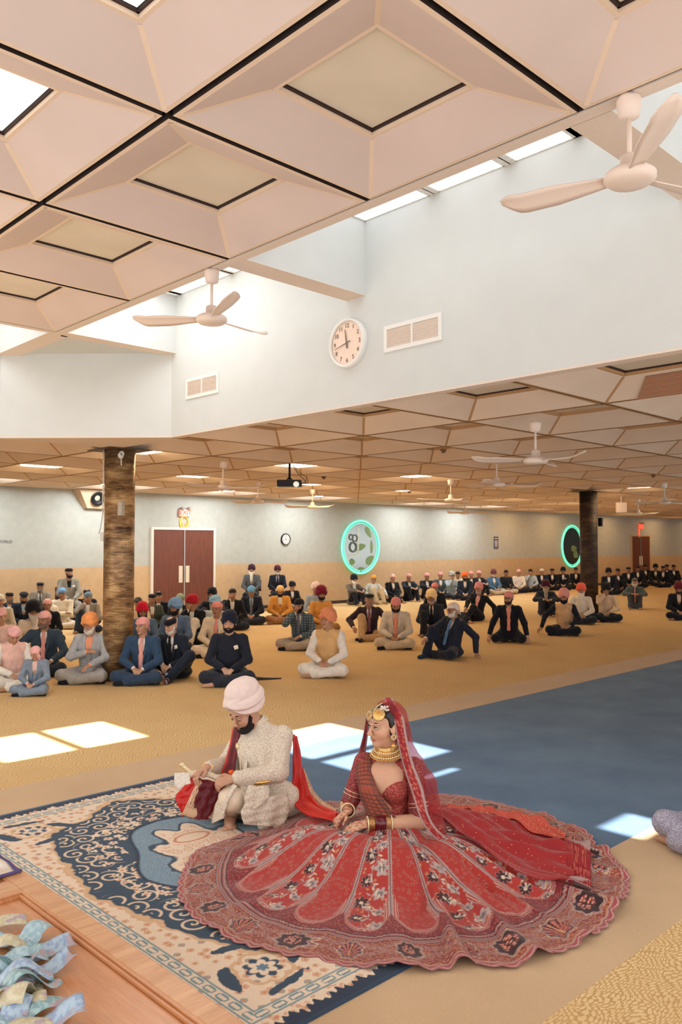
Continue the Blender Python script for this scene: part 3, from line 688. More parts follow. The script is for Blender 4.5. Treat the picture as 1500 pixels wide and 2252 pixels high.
tag(MB().box((-0.05, -0.03, -0.2), (0.05, 0, 0.2)).build('neon_emblem', m=EXR, loc=(36.3, YB, 2.28)), 'small red lit sign under the distant exit sign', 'neon sign')

# oval mirrors ringed with green neon
def mirror_mat():
    m, t, b = new_mat('oval mirror glass'); b.inputs['Metallic'].default_value = 1.0; b.inputs['Roughness'].default_value = 0.12; b.inputs['Base Color'].default_value = (0.30, 0.33, 0.31, 1); return m
MIR = mirror_mat(); NEON = mat('mint neon tube', (140, 240, 205), 0.4, vary=0, emit=(90, 240, 195), estr=.8); NEOC = mat('teal neon casing', (40, 150, 125), 0.5, vary=0, emit=(40, 150, 120), estr=0.15)
def oval(x, z, a, b_, label, plants):
    e = empty('oval_mirror', (x, YB, z), 0, label, 'mirror', 'neon ringed oval mirrors')
    me_ = MB(); n = 64; me_.add([(a*0.93*math.cos(t), -0.03, b_*0.95*math.sin(t)) for t in np.linspace(0, 2*math.pi, n, endpoint=False)]+[(a*0.93*math.cos(t), -0.005, b_*0.95*math.sin(t)) for t in np.linspace(0, 2*math.pi, n, endpoint=False)], [tuple(range(n))]+[(k, (k+1) % n, n+(k+1) % n, n+k) for k in range(n)]); me_.build('mirror_glass', e, MIR)
    tt = np.linspace(-math.pi/2+0.04, 1.5*math.pi-0.04, 80)
    MB().tube([(a*math.cos(t), -0.05, b_*math.sin(t)) for t in tt], 0.034).build('neon_tube', e, NEON, True)
    MB().tube([((a-0.075)*math.cos(t)+0.02, -0.03, (b_-0.07)*math.sin(t)) for t in tt], 0.014).build('inner_neon', e, NEON, True)
    MB().tube([((a-0.045)*math.cos(t)+0.01, -0.035, (b_-0.04)*math.sin(t)) for t in tt], 0.016).build('neon_casing', e, NEOC, True)
    # flat leaf shapes and marks on the glass
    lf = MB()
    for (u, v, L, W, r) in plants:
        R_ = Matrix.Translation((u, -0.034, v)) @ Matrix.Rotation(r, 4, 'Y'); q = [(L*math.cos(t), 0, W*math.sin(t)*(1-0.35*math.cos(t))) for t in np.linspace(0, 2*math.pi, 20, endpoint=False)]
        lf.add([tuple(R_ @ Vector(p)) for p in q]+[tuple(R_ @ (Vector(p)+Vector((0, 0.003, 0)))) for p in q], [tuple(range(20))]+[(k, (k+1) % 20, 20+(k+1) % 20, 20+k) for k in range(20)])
    lf.build('leaf_shapes', e, mat('soft green leaf shapes', (120, 146, 100), 0.7)); return e
o1 = oval(17.87, 1.68, 0.80, 0.80, 'near oval mirror with mint neon ring and leaf reflections on the back wall', [(0.0, -0.0, .24, .11, -0.2), (0.35, 0.45, .2, .09, 0.9), (0.42, -0.4, .2, .12, -0.6), (-.35, -.45, .12, .1, 0), (.05, -.68, .16, .06, 0), (.5, 0.0, .06, .2, 0)])
o2 = oval(30.3, 1.69, 0.80, 0.84, 'far oval mirror with mint neon ring just left of the distant dark pillar', [(0.15, -0.1, .22, .12, 0.0), (0.3, -0.35, .2, .16, 0.5)])
for q, s_ in ((0.14, 1), (0.09, 1)): pass
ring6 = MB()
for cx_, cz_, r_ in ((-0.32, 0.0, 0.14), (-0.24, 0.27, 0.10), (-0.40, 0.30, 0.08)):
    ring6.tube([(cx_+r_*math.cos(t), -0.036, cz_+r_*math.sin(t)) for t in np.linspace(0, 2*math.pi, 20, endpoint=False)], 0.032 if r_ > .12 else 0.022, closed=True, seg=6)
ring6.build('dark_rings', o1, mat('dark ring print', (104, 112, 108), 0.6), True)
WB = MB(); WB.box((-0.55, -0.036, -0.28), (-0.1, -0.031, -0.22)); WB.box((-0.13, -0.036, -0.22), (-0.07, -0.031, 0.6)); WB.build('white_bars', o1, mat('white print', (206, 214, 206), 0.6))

# notice, lettering, speaker box, projector, hanging signs, smoke heads, return grille
nb = MB().box((-0.14, -0.01, -0.225), (0.14, 0, 0.225)).build('notice', m=mat('dark blue notice', (66, 74, 100), 0.5), loc=(25.0, YB, 1.82)); tag(nb, 'small dark blue notice with white print on the back wall between the mirrors', 'notice')
pb = MB()
for k, (w_, z_) in enumerate(((0.2, 0.14), (0.18, 0.05), (0.2, 0.0), (0.16, -0.05), (0.19, -0.1), (0.12, -0.16))): pb.box((-w_/2, -0.0125, z_), (w_/2, -0.0105, z_+0.025))
pb.build('print_lines', nb, WMET)
wl = text_mesh('WORLD', 0.09, mat('black wall lettering', (50, 52, 60), 0.6), 'wall_lettering', None, Matrix.Identity(4)); wl.data.transform(wall_y((0, 0, 0))); wl.location = (7.02, YB-0.004, 1.815); tag(wl, 'tiny dark lettering on the pale wall at the left edge', 'lettering')
e = empty('corner_speaker', (9.05, YB, 2.75), 0, 'tan triangular speaker box with round black cone, high on the wall left of the pillar', 'speaker')
sp = MB(); A_ = [(-0.52, 0, 0.26), (0.55, 0, 0.26), (0.55, 0, -0.16), (-0.24, 0, -0.16)]; B_ = [(-0.47, -0.28, 0.26), (0.5, -0.28, 0.26), (0.5, -0.12, -0.16), (-0.2, -0.12, -0.16)]
sp.add(A_+B_, [(0, 1, 2, 3), (7, 6, 5, 4), (0, 4, 5, 1), (1, 5, 6, 2), (2, 6, 7, 3), (3, 7, 4, 0)]); sp.build('speaker_box', e, mat('tan speaker box', (214, 188, 158), 0.7))
MB().lathe([(0.0, -0.05), (0.05, -0.045), (0.13, 0.0), (0.165, 0.012), (0.165, -0.01)], seg=28, cap=False, mtx=Matrix.Translation((0.0, -0.245, 0.06)) @ Matrix.Rotation(math.pi/2+0.3, 4, 'X')).build('speaker_cone', e, BLK, True)
# projector
P0 = on_z(637, 1020, ZL); e = empty('projector', (P0[0], P0[1], ZL-0.36), math.radians(-44), 'black projector hung on a short pole from the low ceiling', 'projector')
MB().box((-0.19, -0.13, 0), (0.19, 0.13, 0.095)).build('projector_body', e, BLK, bevel=0.01)
MB().box((-0.18, -0.12, 0.096), (0.18, 0.12, 0.103)).build('projector_lid', e, mat('brown lid', (130, 104, 92), 0.5))
MB().lathe([(0.018, 0.14), (0.018, 0.36)], seg=12, mtx=Matrix.Translation((0.0, 0, 0))).build('pole', e, BLK, True)
MB().lathe([(0.05, 0.10), (0.045, 0.125), (0.02, 0.15)], seg=16).build('mount', e, BLK, True)
MB().lathe([(0.035, -0.02), (0.045, 0.01)], seg=18, mtx=Matrix.Translation((0.11, -0.13, 0.03)) @ Matrix.Rotation(math.pi/2, 4, 'X')).build('lens', e, mat('lens glass', (220, 224, 214), 0.1, vary=0, emit=(230, 235, 220), estr=0.5), True)
MB().tube([(0.04, 0, 0.35), (0.12, 0.0, 0.22), (0.24, 0, 0.10), (0.26, 0, 0.03), (0.19, 0, 0.01)], 0.005).tube([(0.04, 0, 0.35), (0.16, 0.02, 0.22), (0.27, 0, 0.14), (0.24, 0, 0.06), (0.19, 0, 0.05)], 0.004).build('projector_cable', e, BLK, True)
# hanging box sign and lamp heads on the right
P1 = on_z(1366, 1092, ZL); e = empty('hanging_box', (P1[0], P1[1], ZL-0.42), math.radians(-44), 'small white box hung from the low ceiling right of the distant pillar', 'hanging box')
MB().box((-0.13, -0.06, 0), (0.13, 0.06, 0.26)).build('box_body', e, PLAST, bevel=0.01); MB().lathe([(0.01, 0.26), (0.01, 0.42)], seg=8).build('hanger', e, PLAST)
for k, (px, py) in enumerate(((975, 988), (712, 1048), (1437, 1044), (900, 1080))):
    q = on_z(px, py, ZL); tag(MB().lathe([(0.02, -0.05), (0.03, -0.03), (0.045, -0.01), (0.045, 0)], seg=16).build('sprinkler_head', m=mat('brass sprinkler', (110, 82, 60), 0.4), smooth=True, loc=tuple(q)), ['brass sprinkler head on the low ceiling above the empty middle carpet', 'small sprinkler head on the ceiling right of the projector', 'sprinkler head on the ceiling toward the right edge', 'sprinkler head on the ceiling near the far wall, left of the fans'][k], 'sprinkler')
# perforated return grille on one coffer slope at the right
def perf():
    m, t, b = new_mat('perforated brown grille'); v = t.voronoi(t.coord(), 90, rnd=0.05); t.l.new(t.ramp(v, [(0.3, lin((70, 44, 34))), (0.45, lin((190, 140, 108)))]), b.inputs['Base Color']); b.inputs['Roughness'].default_value = 0.7; return m
x0, y0 = nx(2), ny(0); cx_, cy_ = x0+MOD/2, y0+MOD/2
a0, a1 = MOD/2-0.05, 0.39
gp = [(cx_+a1+0.02, cy_+0.20, ZL+LED-0.03), (cx_+a0, cy_+0.42, ZL-0.014), (cx_+a0, cy_-0.72, ZL-0.014), (cx_+a1+0.02, cy_-0.39, ZL+LED-0.03)]
gb = MB(); gb.add(gp+[(p[0], p[1], p[2]+0.006) for p in gp], [(0, 1, 2, 3), (4, 7, 6, 5), (0, 4, 5, 1), (1, 5, 6, 2), (2, 6, 7, 3), (3, 7, 4, 0)]); tag(gb.build('air_grille', m=perf()), 'brown perforated air grille on a coffer slope at the right edge', 'air grille')
# ------------------------------------------------------------------ people
def ik(a, b, l1, l2, pole):
    a = np.array(a, float); b = np.array(b, float); d = b-a; L = np.linalg.norm(d)
    if L > (l1+l2)*0.995: b = a+d/L*(l1+l2)*0.995; d = b-a; L = np.linalg.norm(d)
    u = d/L; x = (L*L+l1*l1-l2*l2)/(2*L); h = math.sqrt(max(l1*l1-x*x, 0)); p = np.array(pole, float); p = p-u*(p@u); p /= np.linalg.norm(p)+1e-9
    return a+u*x+p*h, b
LEGS = {  # (right ankle, right pole, left ankle, left pole, seat height)
    'cross': ((-.13, .33, .07), (1, .55, .12), (.14, .42, .06), (-1, .5, .12), 0),
    'up': ((.12, .46, .06), (.1, .3, 1), (-.12, .48, .06), (-.1, .3, 1), 0),
    'wide': ((.10, .44, .06), (.75, .3, .8), (-.10, .46, .06), (-.75, .3, .8), 0),
    'oneup': ((.14, .44, .06), (.1, .3, 1), (.10, .36, .06), (-1, .5, .05), 0),
    'oneupL': ((-.10, .36, .06), (1, .5, .05), (-.14, .44, .06), (-.1, .3, 1), 0),
    'ext': ((.08, .80, .06), (.2, 0, 1), (-.06, .74, .06), (-.2, 0, 1), 0),
    'side': ((.02, .66, .06), (.6, .5, .15), (.12, .62, .06), (-.1, .2, 1), 0),
    'kneel': ((.09, -.06, .06), (.35, 1, -.1), (-.09, -.06, .06), (-.35, 1, -.1), 0.06),
    'chair': ((.13, .44, .07), (.1, 1, .6), (-.13, .42, .07), (-.1, 1, .6), 0.42)}
ARMS = {  # (right wrist, right pole, left wrist, left pole)
    'lap': ((.07, .30, .22), (1, -.4, -.5), (-.07, .31, .21), (-1, -.4, -.5)),
    'knee': ((.30, .32, .26), (1, -.4, -.3), (-.30, .32, .26), (-1, -.4, -.3)),
    'chin': ((.06, .19, .60), (.9, .5, -1), (-.08, .30, .24), (-1, -.4, -.5)),
    'fold': ((-.06, .24, .34), (1, 0, -.6), (.06, .26, .32), (-1, 0, -.6)),
    'chest': ((.00, .22, .40), (1, .1, -.7), (-.10, .34, .25), (-1, -.4, -.5)),
    'down': ((.36, .24, .13), (1, -.5, .1), (-.34, .26, .13), (-1, -.5, .1)),
    'downR': ((.44, .18, .15), (1, -.5, .2), (-.14, .33, .22), (-1, -.4, -.5)),
    'over': ((.10, .44, .44), (1, -.3, -.3), (-.10, .45, .43), (-1, -.3, -.3)),
    'backL': ((.16, .50, .28), (.7, -.2, .4), (-.40, -.16, .085), (-1, -.8, .2)),
    'backR': ((.42, -.16, .12), (1, -.8, .2), (-.12, .40, .36), (-1, -.2, -.3))}
def hand(S, w, d, nrm, side, k=0.006, r=0.0085, curl=0.5, s=1.0):
    """palm, four unequal bent fingers and a thumb leaving the side of the palm"""
    w = np.array(w, float); d = np.array(d, float)/np.linalg.norm(d); nrm = np.array(nrm, float); nrm = nrm-d*(nrm@d); nrm /= np.linalg.norm(nrm)+1e-9; lat = np.cross(d, nrm)*side
    S.cap(w, w+d*0.075*s, 0.027*s, 0.034*s, k*2, flat=(nrm, 0.5))
    for i in range(4):
        o = (i-1.5)*0.0185*s; L = (0.070, 0.080, 0.075, 0.058)[i]*s
        p0 = w+d*0.070*s+lat*o*0.95; c1 = curl*0.6; c2 = curl*1.5
        p1 = p0+(d*math.cos(c1)-nrm*math.sin(c1))*L*0.55; p2 = p1+(d*math.cos(c2)-nrm*math.sin(c2))*L*0.5
        S.cap(p0, p1, r*s*1.05, r*s, k); S.cap(p1, p2, r*s, r*s*0.82, k)
    t0 = w+d*0.018*s-lat*0.022*s; t1 = t0+(d*0.6-lat*0.65-nrm*0.25)*0.042*s; t2 = t1+(d*0.9-lat*0.15-nrm*0.3)*0.034*s
    S.cap(t0, t1, r*s*1.35, r*s*1.1, k); S.cap(t1, t2, r*s*1.1, r*s*0.9, k)
def head_prims(S, fem=False):
    S.ell((0, -.015, .03), (.074, .092, .084), .02); S.ell((0, .022, -.042), (.055, .062, .070), .03)
    S.ell((0, .060, -.094), (.021 if fem else .025, .020, .018), .025)
    for s in (-1, 1):
        S.ell((s*.036, .048, -.028), (.026, .028, .030), .02); S.ell((s*.031, .093, .006), (.019, .014, .013), .012, -1); S.ell((s*.031, .0735, .003), (.0135, .0125, .0115), .003)
        S.ell((s*.0115, .098, -.033), (.0085, .010, .0075), .006); S.ell((s*.0785, -.004, -.005), (.008, .019, .031), .008, rot=rotm(0, s*-.15, s*.35))
        S.cap((s*.012, .086, .024), (s*.048, .072, .026), .008, .006, .012)
    S.cap((0, .082, .008), (0, .106, -.028), .0075, .0115, .010)
    S.ell((0, .0840, -.0575), (.021, .0095, .0055), .006); S.ell((0, .0835, -.0680), (.017, .0098, .0062), .006)
    S.cap((-.018, .0935, -.063), (.018, .0935, -.063), .0022, None, .003, -1)
def face_col(V, R, T, skin, lip, brow, age=0, fem=False, closed=False, stub=None, base=None, fine=False):
    q = (V-T)@R; C = np.tile(np.array(skin, float), (len(V), 1)) if base is None else base
    def blend(mask, c): 
        mm = np.clip(mask, 0, 1)[:, None]; C[:] = C*(1-mm)+np.array(c)*mm
    front = (q[:, 1] > .045)
    bl = np.array(skin)*np.array((1.08, .78, .72))
    for s in (-1, 1): blend(0.45*np.exp(-(((q[:, 0]-s*.042)/.02)**2+((q[:, 2]+.03)/.018)**2))*front, bl)
    if stub is not None:
        jaw = front & (q[:, 2] < -.045) & (q[:, 2] > -.13); blend(jaw*0.9, stub)
    blend((1-np.abs(((q[:, 0]/.023)**2+((q[:, 2]+.063)/.0125)**2)) > 0)*front*0.85*(q[:, 1] > .07), lip)
    for s in (-1, 1):
        x = (q[:, 0]-s*.031); z = q[:, 2]-.0035
        eye = ((x/.0155)**2+(z/(.0062 if not closed else .0032))**2 < 1) & front
        if fine: blend(((x/.021)**2+((z-.001)/.012)**2 < 1)*front*.35, np.array(skin)*.45); continue
        if closed: blend(eye*0.9, (.03, .02, .02))
        else:
            blend(((x/.0175)**2+((z-.001)/.0085)**2 < 1)*front*0.8, (.04, .02, .02)); blend(eye*1.0, (.46, .41, .38)); blend(((x/.0078)**2+(z/.0072)**2 < 1)*front*1.0, (.035, .018, .012))
        bx = (q[:, 0]*s-.031)/.020; bz = q[:, 2]-(.0255+.004*(1-bx*bx)); th = .0042 if not fem else .0032
        blend(((np.abs(bx) < 1.05) & (np.abs(bz) < th*(1.1-.35*bx)))*front*0.92, brow)
    return C
def face_detail(e, R, T, fem=True, closed=False):
    M_ = lambda p: R@np.array(p)+T; dk = mat('dark brown brow', (44, 28, 24), .8, vary=0)
    for s in (-1, 1):
        u = np.linspace(0, 1, 9); rr = .0030 if fem else .0042
        MB().tube([M_((s*(.012+.040*q), .0865-.016*q*q, .0245+.007*math.sin(q*2.6))) for q in u], [rr*(.55+.9*q)*(1.15-q)*1.3 for q in u], seg=8).build('eyebrow', e, dk, True)
        if closed:
            MB().tube([M_((s*(.017+.029*q), .0855-.006*abs(q-.45), .0005-.005*math.sin(q*3.14))) for q in u], [.0016]*9, seg=6).build('eyelashes', e, dk, True); continue
        MB().tube([M_((s*(.017+.031*q), .0868-.010*abs(q-.4), .0045+.0055*math.sin(q*3.14)+.002*q)) for q in u], [.0013+.0012*math.sin(q*3.14) for q in u], seg=6).build('eyelashes', e, dk, True)
        S = Sculpt(); S.frame(R, T); S.ell((s*.0315, .0772, .0030), (.0118, .0098, .0062), .001); ey = S.build('eye', e, mat('eye white', (206, 196, 190), .25, vary=0), .0016)
        S = Sculpt(); S.frame(R, T); S.ell((s*.0315+.002, .0818, .0036), (.0056, .0064, .0056), .001); S.build('iris', ey, mat('dark brown iris', (30, 16, 12), .15, vary=0), .0014)
def turban_prims(S, s=1.0, tall=1.0, tilt=-0.12):
    R0 = S.R.copy(); T0 = S.T.copy(); S.R = R0@rotm(tilt, 0, 0); S.T = T0
    rg = lambda f, a: (lambda q: a*np.sin(q[..., 2]*f+q[..., 1]*12))
    S.ell((0, -.018, .098), (.098*s, .116*s, .074*s*tall), .01, disp=rg(260, .0014))
    for g in (1, -1):
        S.ell((g*.016, -.010, .084), (.108*s, .120*s, .046*s*tall), .005, rot=rotm(.0, g*.50, 0), disp=rg(330, .0022))
        S.ell((g*.030, -.016, .060), (.096*s, .106*s, .032*s), .004, rot=rotm(.0, g*.80, 0), disp=rg(330, .002))
    S.R = R0; S.T = T0
def skirt_clip(q): return q
TIER = {'A': (.0060, .0080, .0052), 'B': (.0085, .0115, .0080), 'C': (.0125, .0155, .0110)}
SKIN_COL = {'f': (.50, .28, .18), 'm': (.40, .21, .125), 'd': (.30, .145, .08), 'l': (.60, .36, .25)}
def person(loc, facing, label, group=None, tier='B', legs='cross', arms='lap', lean=0.08, head=(0.1, 0), fat=1.0, scale=1.0, skin='m', hat=('turban', (40, 40, 60)), beard=None, brow=(.03, .02, .018),
           coat=None, shirt=(225, 222, 215), trousers=(40, 44, 56), tie=None, vest=None, kurta=None, kind='wool', glasses=False, flower=None, socks=(30, 32, 40), barefoot=False, closed=False, over=None, side_lean=0.0, seat=None, watch=False, hat2=None):
    e = empty('person', (loc[0], loc[1], 0), facing, label, 'person', group, scale)
    vb, vc, vh = TIER[tier]
    ra, rp, la, lp, sh = LEGS[legs]; sh = sh if seat is None else seat
    if legs == 'chair': ra = (ra[0], ra[1], ra[2]); 
    P = np.array([0, 0, sh+.11]); c, s_ = math.cos(lean), math.sin(lean); cs, ss = math.cos(side_lean), math.sin(side_lean)
    U = np.array([ss, s_*cs, c*cs]); W = P+U*.17; Cc = P+U*.31+np.array([0, .01, 0]); Nk = P+np.array([ss*.5, (s_+.06)*.50, .50*c]); 
    shx = .172*(0.97+0.03*fat)
    rxy = np.array([c*cs, 0, -ss]); SR = Nk+rxy*shx+np.array([0, -.005, -.055]); SL = Nk-rxy*shx+np.array([0, -.005, -.055])
    HR = P+np.array([.09, .02, 0]); HL = P+np.array([-.09, .02, 0])
    KR, AR_ = ik(HR, np.array(ra), .42, .41, rp); KL, AL_ = ik(HL, np.array(la), .42, .41, lp)
    for K in (KR, KL): K[2] = max(K[2], .095)
    wr, wrp, wl, wlp = ARMS[arms]; off = np.array([0, 0, sh*0.92])
    grounded = {'down': (1, 1), 'downR': (1, 0), 'backL': (0, 1), 'backR': (1, 0)}.get(arms, (0, 0))
    wR = np.array(wr, float)+(0 if grounded[0] else 1)*off; wL = np.array(wl, float)+(0 if grounded[1] else 1)*off
    if arms in ('chin',): wR = Nk+np.array([.05, .13, .02])
    ER, wR = ik(SR, wR, .275, .25, wrp); EL, wL = ik(SL, wL, .275, .25, wlp)
    hp, hy = head; HRm = rotm(-hp, 0, hy); Hc = Nk+np.array([0, .035+.02*hp, .155])+np.array([0, .03*math.sin(hp), -.03*abs(math.sin(hp))])
    sk = np.array(SKIN_COL[skin]) if isinstance(skin, str) else np.array(skin)
    # body: one continuous skin
    S = Sculpt()
    S.chain([P, W, Cc], [.115, .10, .12], .05); S.cap(SL, SR, .045, None, .04); S.cap(Nk+np.array([0, 0, -.05]), Hc+HRm@np.array([0, -.02, -.05]), .062, .050, .03)
    for a, b, d_ in ((SR, ER, wR), (SL, EL, wL)): S.chain([a, b, d_], [.040, .034, .026], .02)
    for a, b, d_ in ((HR, KR, AR_), (HL, KL, AL_)): S.chain([a, b, d_], [.07, .05, .034], .03)
    for sd, A_, K_ in ((1, AR_, KR), (-1, AL_, KL)):
        f = (A_-K_); f[2] = 0; f /= np.linalg.norm(f)+1e-9
        if legs in ('up', 'oneup', 'wide', 'chair', 'oneupL') and A_[1] > .4: f = np.array([sd*.25, 1, 0])/1.03
        fz = 0.035; S.cap(A_+np.array([0, 0, -.015])-f*.03, (A_+f*.13)*np.array([1, 1, 0])+np.array([0, 0, fz*.8]), .034, .026, .02)
        if barefoot:
            lt = np.array([-f[1], f[0], 0])
            for k in range(5): p = (A_+f*(.165-.006*k))*np.array([1, 1, 0])+np.array([0, 0, .022])+lt*sd*(k-2)*.0125; S.cap(p-f*.02, p, .0105, .0095-.0006*k, .006)
    dR = wR-ER; dL = wL-EL
    if grounded[0]: dR = np.array([.12, .35, -.75]) if arms == 'down' else np.array([.5, .3, -.5])
    if grounded[1]: dL = np.array([-.12, .35, -.75]) if arms == 'down' else np.array([-.6, .2, -.45])
    if arms == 'lap': dR = np.array([-.55, .6, -.45]); dL = np.array([.6, .5, -.45])
    if arms == 'chin': dR = np.array([-.2, .15, .5])
    hand(S, wR, dR, (0, .35, .9) if arms != 'chin' else (0, .9, 0), 1, r=.0088 if tier == 'A' else .011); hand(S, wL, dL, (0, .35, .9), -1, r=.0088 if tier == 'A' else .011)
    S.frame(HRm, Hc); head_prims(S)
    if hat and hat[0] == 'none': pass
    S.frame(); S.zmin = 0.004
    stub = None
    def col(V):
        C = face_col(V, HRm, Hc, sk, sk*np.array((.78, .46, .46)), brow, closed=closed or hp > .45); return C
    S.build('body', e, attr_mat('person skin', .55, .35, sss=0.0), vb if tier != 'A' else .0052, col)
    g = 1.0
    def torso(S, o=0.0, hem=True):
        S.ell(P+np.array([0, .005, .0]), (.175*fat+o, .150*fat+o, .115+o), .05); S.ell(W+np.array([0, .012*fat, 0]), (.145*fat+o, .118*fat+o, .145+o), .06)
        S.ell(Cc+np.array([0, -.002, .02]), (.168*(.7+.3*fat)+o, .124+o, .155+o), .05); S.cap(SL+(.01, 0, .004), SR-(.01, 0, -.004), .054+o, None, .05)
        S.cap(Nk+np.array([0, -.005, -.06]), Nk+np.array([0, .0, -.005]), .085+o, .064+o, .04)
    def sleeves(S, o=0.0, end=1.0):
        for a, b, d_ in ((SR, ER, wR), (SL, EL, wL)):
            f = b+(d_-b)*end; S.chain([a, b, f], [.061+o, .053+o, .041+o], .025)
            for q in (-1, 1, 0): S.ell(b+(a-b)*(.12*q+.08), (.050+o, .050+o, .02), .02)
    def legm(S, o=0.0, end=.93):
        for a, b, d_ in ((HR, KR, AR_), (HL, KL, AL_)):
            f = b+(d_-b)*end; S.chain([a, b, f], [.098+o, .076+o, .056+o], .03); S.cap(b+(f-b)*.75, f, .060+o, .068+o, .02)
        S.ell(P+np.array([0, 0, -.01]), (.165*fat, .14*fat, .105), .05)
    def shape(name, fn, c_, vox, kd='wool', cuts=()):
        S = Sculpt(); fn(S)
        for (a, b, r0, r1) in cuts: S.cap(a, b, r0, r1, .012, -1)
        S.zmin = 0.003; S.wave = .0022; return S.build(name, e, cloth(c_, kd), vox)
    fw = np.array([0, c, -s_]); fr = lambda z, d: P+U*z+fw*d
    V1 = (Nk+np.array([0, .105, .02]), fr(.12, .168*fat), .072, .012); Vn = (Nk+np.array([0, .075, .07]), Nk+np.array([0, .11, -.02]), .04, .02)
    neck = (Nk+np.array([0, .03, .09]), Nk+np.array([0, .02, .03]), .062, .058)
    if coat is not None:
        shape('shirt', lambda S: (torso(S, -.004), sleeves(S, -.006, .98)), shirt, vc, cuts=(neck,))
        def fj(S):
            torso(S, .014); sleeves(S, .004, .90)
            for a in (SR, SL): S.ell(a+np.array([0, 0, .004]), (.060, .060, .056), .03)
            for q in (-1, 1): S.cap(Nk+np.array([q*.062, .055, .0]), fr(.30, .150*fat)+np.array([q*.055, 0, 0]), .020, .024, .01, flat=(fw, .5)); S.cap(fr(.30, .150*fat)+np.array([q*.055, 0, 0]), fr(.12, .165*fat)+np.array([q*.012, 0, 0]), .024, .012, .01, flat=(fw, .5))
            S.ell(P+np.array([0, -.02, -.03]), (.20*fat, .175*fat, .10), .04)
        shape('jacket', fj, coat, vc, kind, cuts=(V1, neck, (fr(.12, .168*fat), fr(-.05, .24*fat), .012, .07)) if over is None else (neck,))
    elif kurta is not None:
        shape('kurta', lambda S: (torso(S, .008), sleeves(S, .002, .94), S.ell(P+np.array([0, .06, -.02]), (.22*fat, .24, .10), .06)), kurta, vc, kind, cuts=(neck, Vn))
        if vest is not None: shape('vest', lambda S: torso(S, .020), vest, vc, cuts=(neck, (Nk+np.array([0, .10, .05]), Nk+np.array([0, .12, -.06]), .045, .01), (SR+(.05, 0, .0), SR+(.16, 0, -.02), .085, .085), (SL-(.05, 0, .0), SL-(.16, 0, .02), .085, .085)))
    else:
        shape('shirt', lambda S: (torso(S, .006), sleeves(S, .0, .96)), shirt, vc, kind, cuts=(neck, Vn))
        if vest is not None: shape('vest', lambda S: torso(S, .018), vest, vc, cuts=(neck, (Nk+np.array([0, .10, .05]), Nk+np.array([0, .13, -.10]), .05, .01), (SR+(.05, 0, .0), SR+(.16, 0, -.02), .085, .085), (SL-(.05, 0, .0), SL-(.16, 0, .02), .085, .085)))
    shape('trousers', lambda S: legm(S), trousers, vc)
    if not barefoot and tier != 'C':
        for sd, A_, K_ in ((1, AR_, KR), (-1, AL_, KL)):
            f = (A_-K_); f[2] = 0; f /= np.linalg.norm(f)+1e-9
            if legs in ('up', 'oneup', 'wide', 'chair', 'oneupL') and A_[1] > .4: f = np.array([sd*.25, 1, 0])/1.03
            so = lambda S: S.cap(A_+np.array([0, 0, -.012])-f*.03, (A_+f*.135)*np.array([1, 1, 0])+np.array([0, 0, .03]), .040, .032, .02)
            if socks == 'stripe':
                S = Sculpt(); S.cap(A_+np.array([0, .0, .05]), A_+np.array([0, 0, -.01]), .046, .042, .02); so(S); S.zmin = .002
                def sc_(V):
                    t = V@np.array([.25, 1, .1])*52; k = (np.floor(t) % 4).astype(int); return np.array([(.03, .035, .08), (.30, .32, .40), (.22, .06, .05), (.03, .035, .08)])[k]
                S.build('sock', e, attr_mat('striped socks', .9, .1), vb, sc_)
            else: shape('sock', so, socks, vc)
    if tie is not None:
        S = Sculpt(); p = [Nk+np.array([0, .085, -.015]), fr(.40, .142), fr(.26, .150*fat), fr(.10, .168*fat)]; rr = [.018, .024, .030, .034]
        for k in range(3): S.cap(p[k], p[k+1], rr[k], rr[k+1], .01, flat=(fw, .35))
        S.ell(p[0], (.022, .014, .018), .004); S.build('tie', e, cloth(tie), vc*.7)
    ht, hc = hat[0], hat[1] if len(hat) > 1 else None
    if ht != 'none':
        S = Sculpt(); S.frame(HRm, Hc)
        if ht == 'turban': turban_prims(S, (hat[2] if len(hat) > 2 else 1.06)*.97, (hat[3] if len(hat) > 3 else 1.08)*.92)
        elif ht in ('bandana', 'hair'):
            z = .006 if ht == 'bandana' else 0
            S.ell((0, -.010, .040), (.084+z, .100+z, .082+z), .01, disp=(lambda q: .0015*np.sin(q[..., 2]*140+q[..., 1]*60)) if ht == 'bandana' else None)
            S.box((0, .075, -.045), (.12, .075, .072), .01, .012, -1, rotm(-.10, 0, 0)); S.box((0, 0, -.13), (.14, .14, .085), .01, .012, -1)
            if ht == 'bandana': S.ell((.0, -.112, .0), (.022, .02, .02), .01); S.cap((.01, -.115, .0), (.03, -.125, -.06), .012, .018, .01, flat=((0, 1, 0), .4)); S.cap((-.01, -.115, .0), (-.015, -.13, -.07), .012, .016, .01, flat=((0, 1, 0), .4))
        elif ht == 'knot':     # bandana with big side bow
            S.ell((0, -.010, .040), (.092, .108, .088), .01); S.box((0, .08, -.05), (.12, .075, .070), .01, .012, -1); S.box((0, 0, -.13), (.14, .14, .085), .01, .012, -1)
            for dx, dz, r_ in ((.07, .0, .03), (.09, -.05, .035), (.05, -.06, .03), (.08, .04, .028)): S.ell((-dx, .03, dz), (r_, r_*.6, r_*.9), .012)
            S.cap((-.07, .03, -.06), (-.09, .03, -.12), .03, .018, .01, flat=((0, 1, 0), .4))
        elif ht == 'cap':
            S.ell((0, -.008, .058), (.086, .100, .066), .01); S.box((0, .07, -.05), (.12, .07, .078), .01, .008, -1); S.box((0, 0, -.11), (.14, .14, .11), .01, .008, -1); S.box((0, 0, .16), (.12, .12, .055), .02, .03, -1)
        elif ht == 'flatcap':
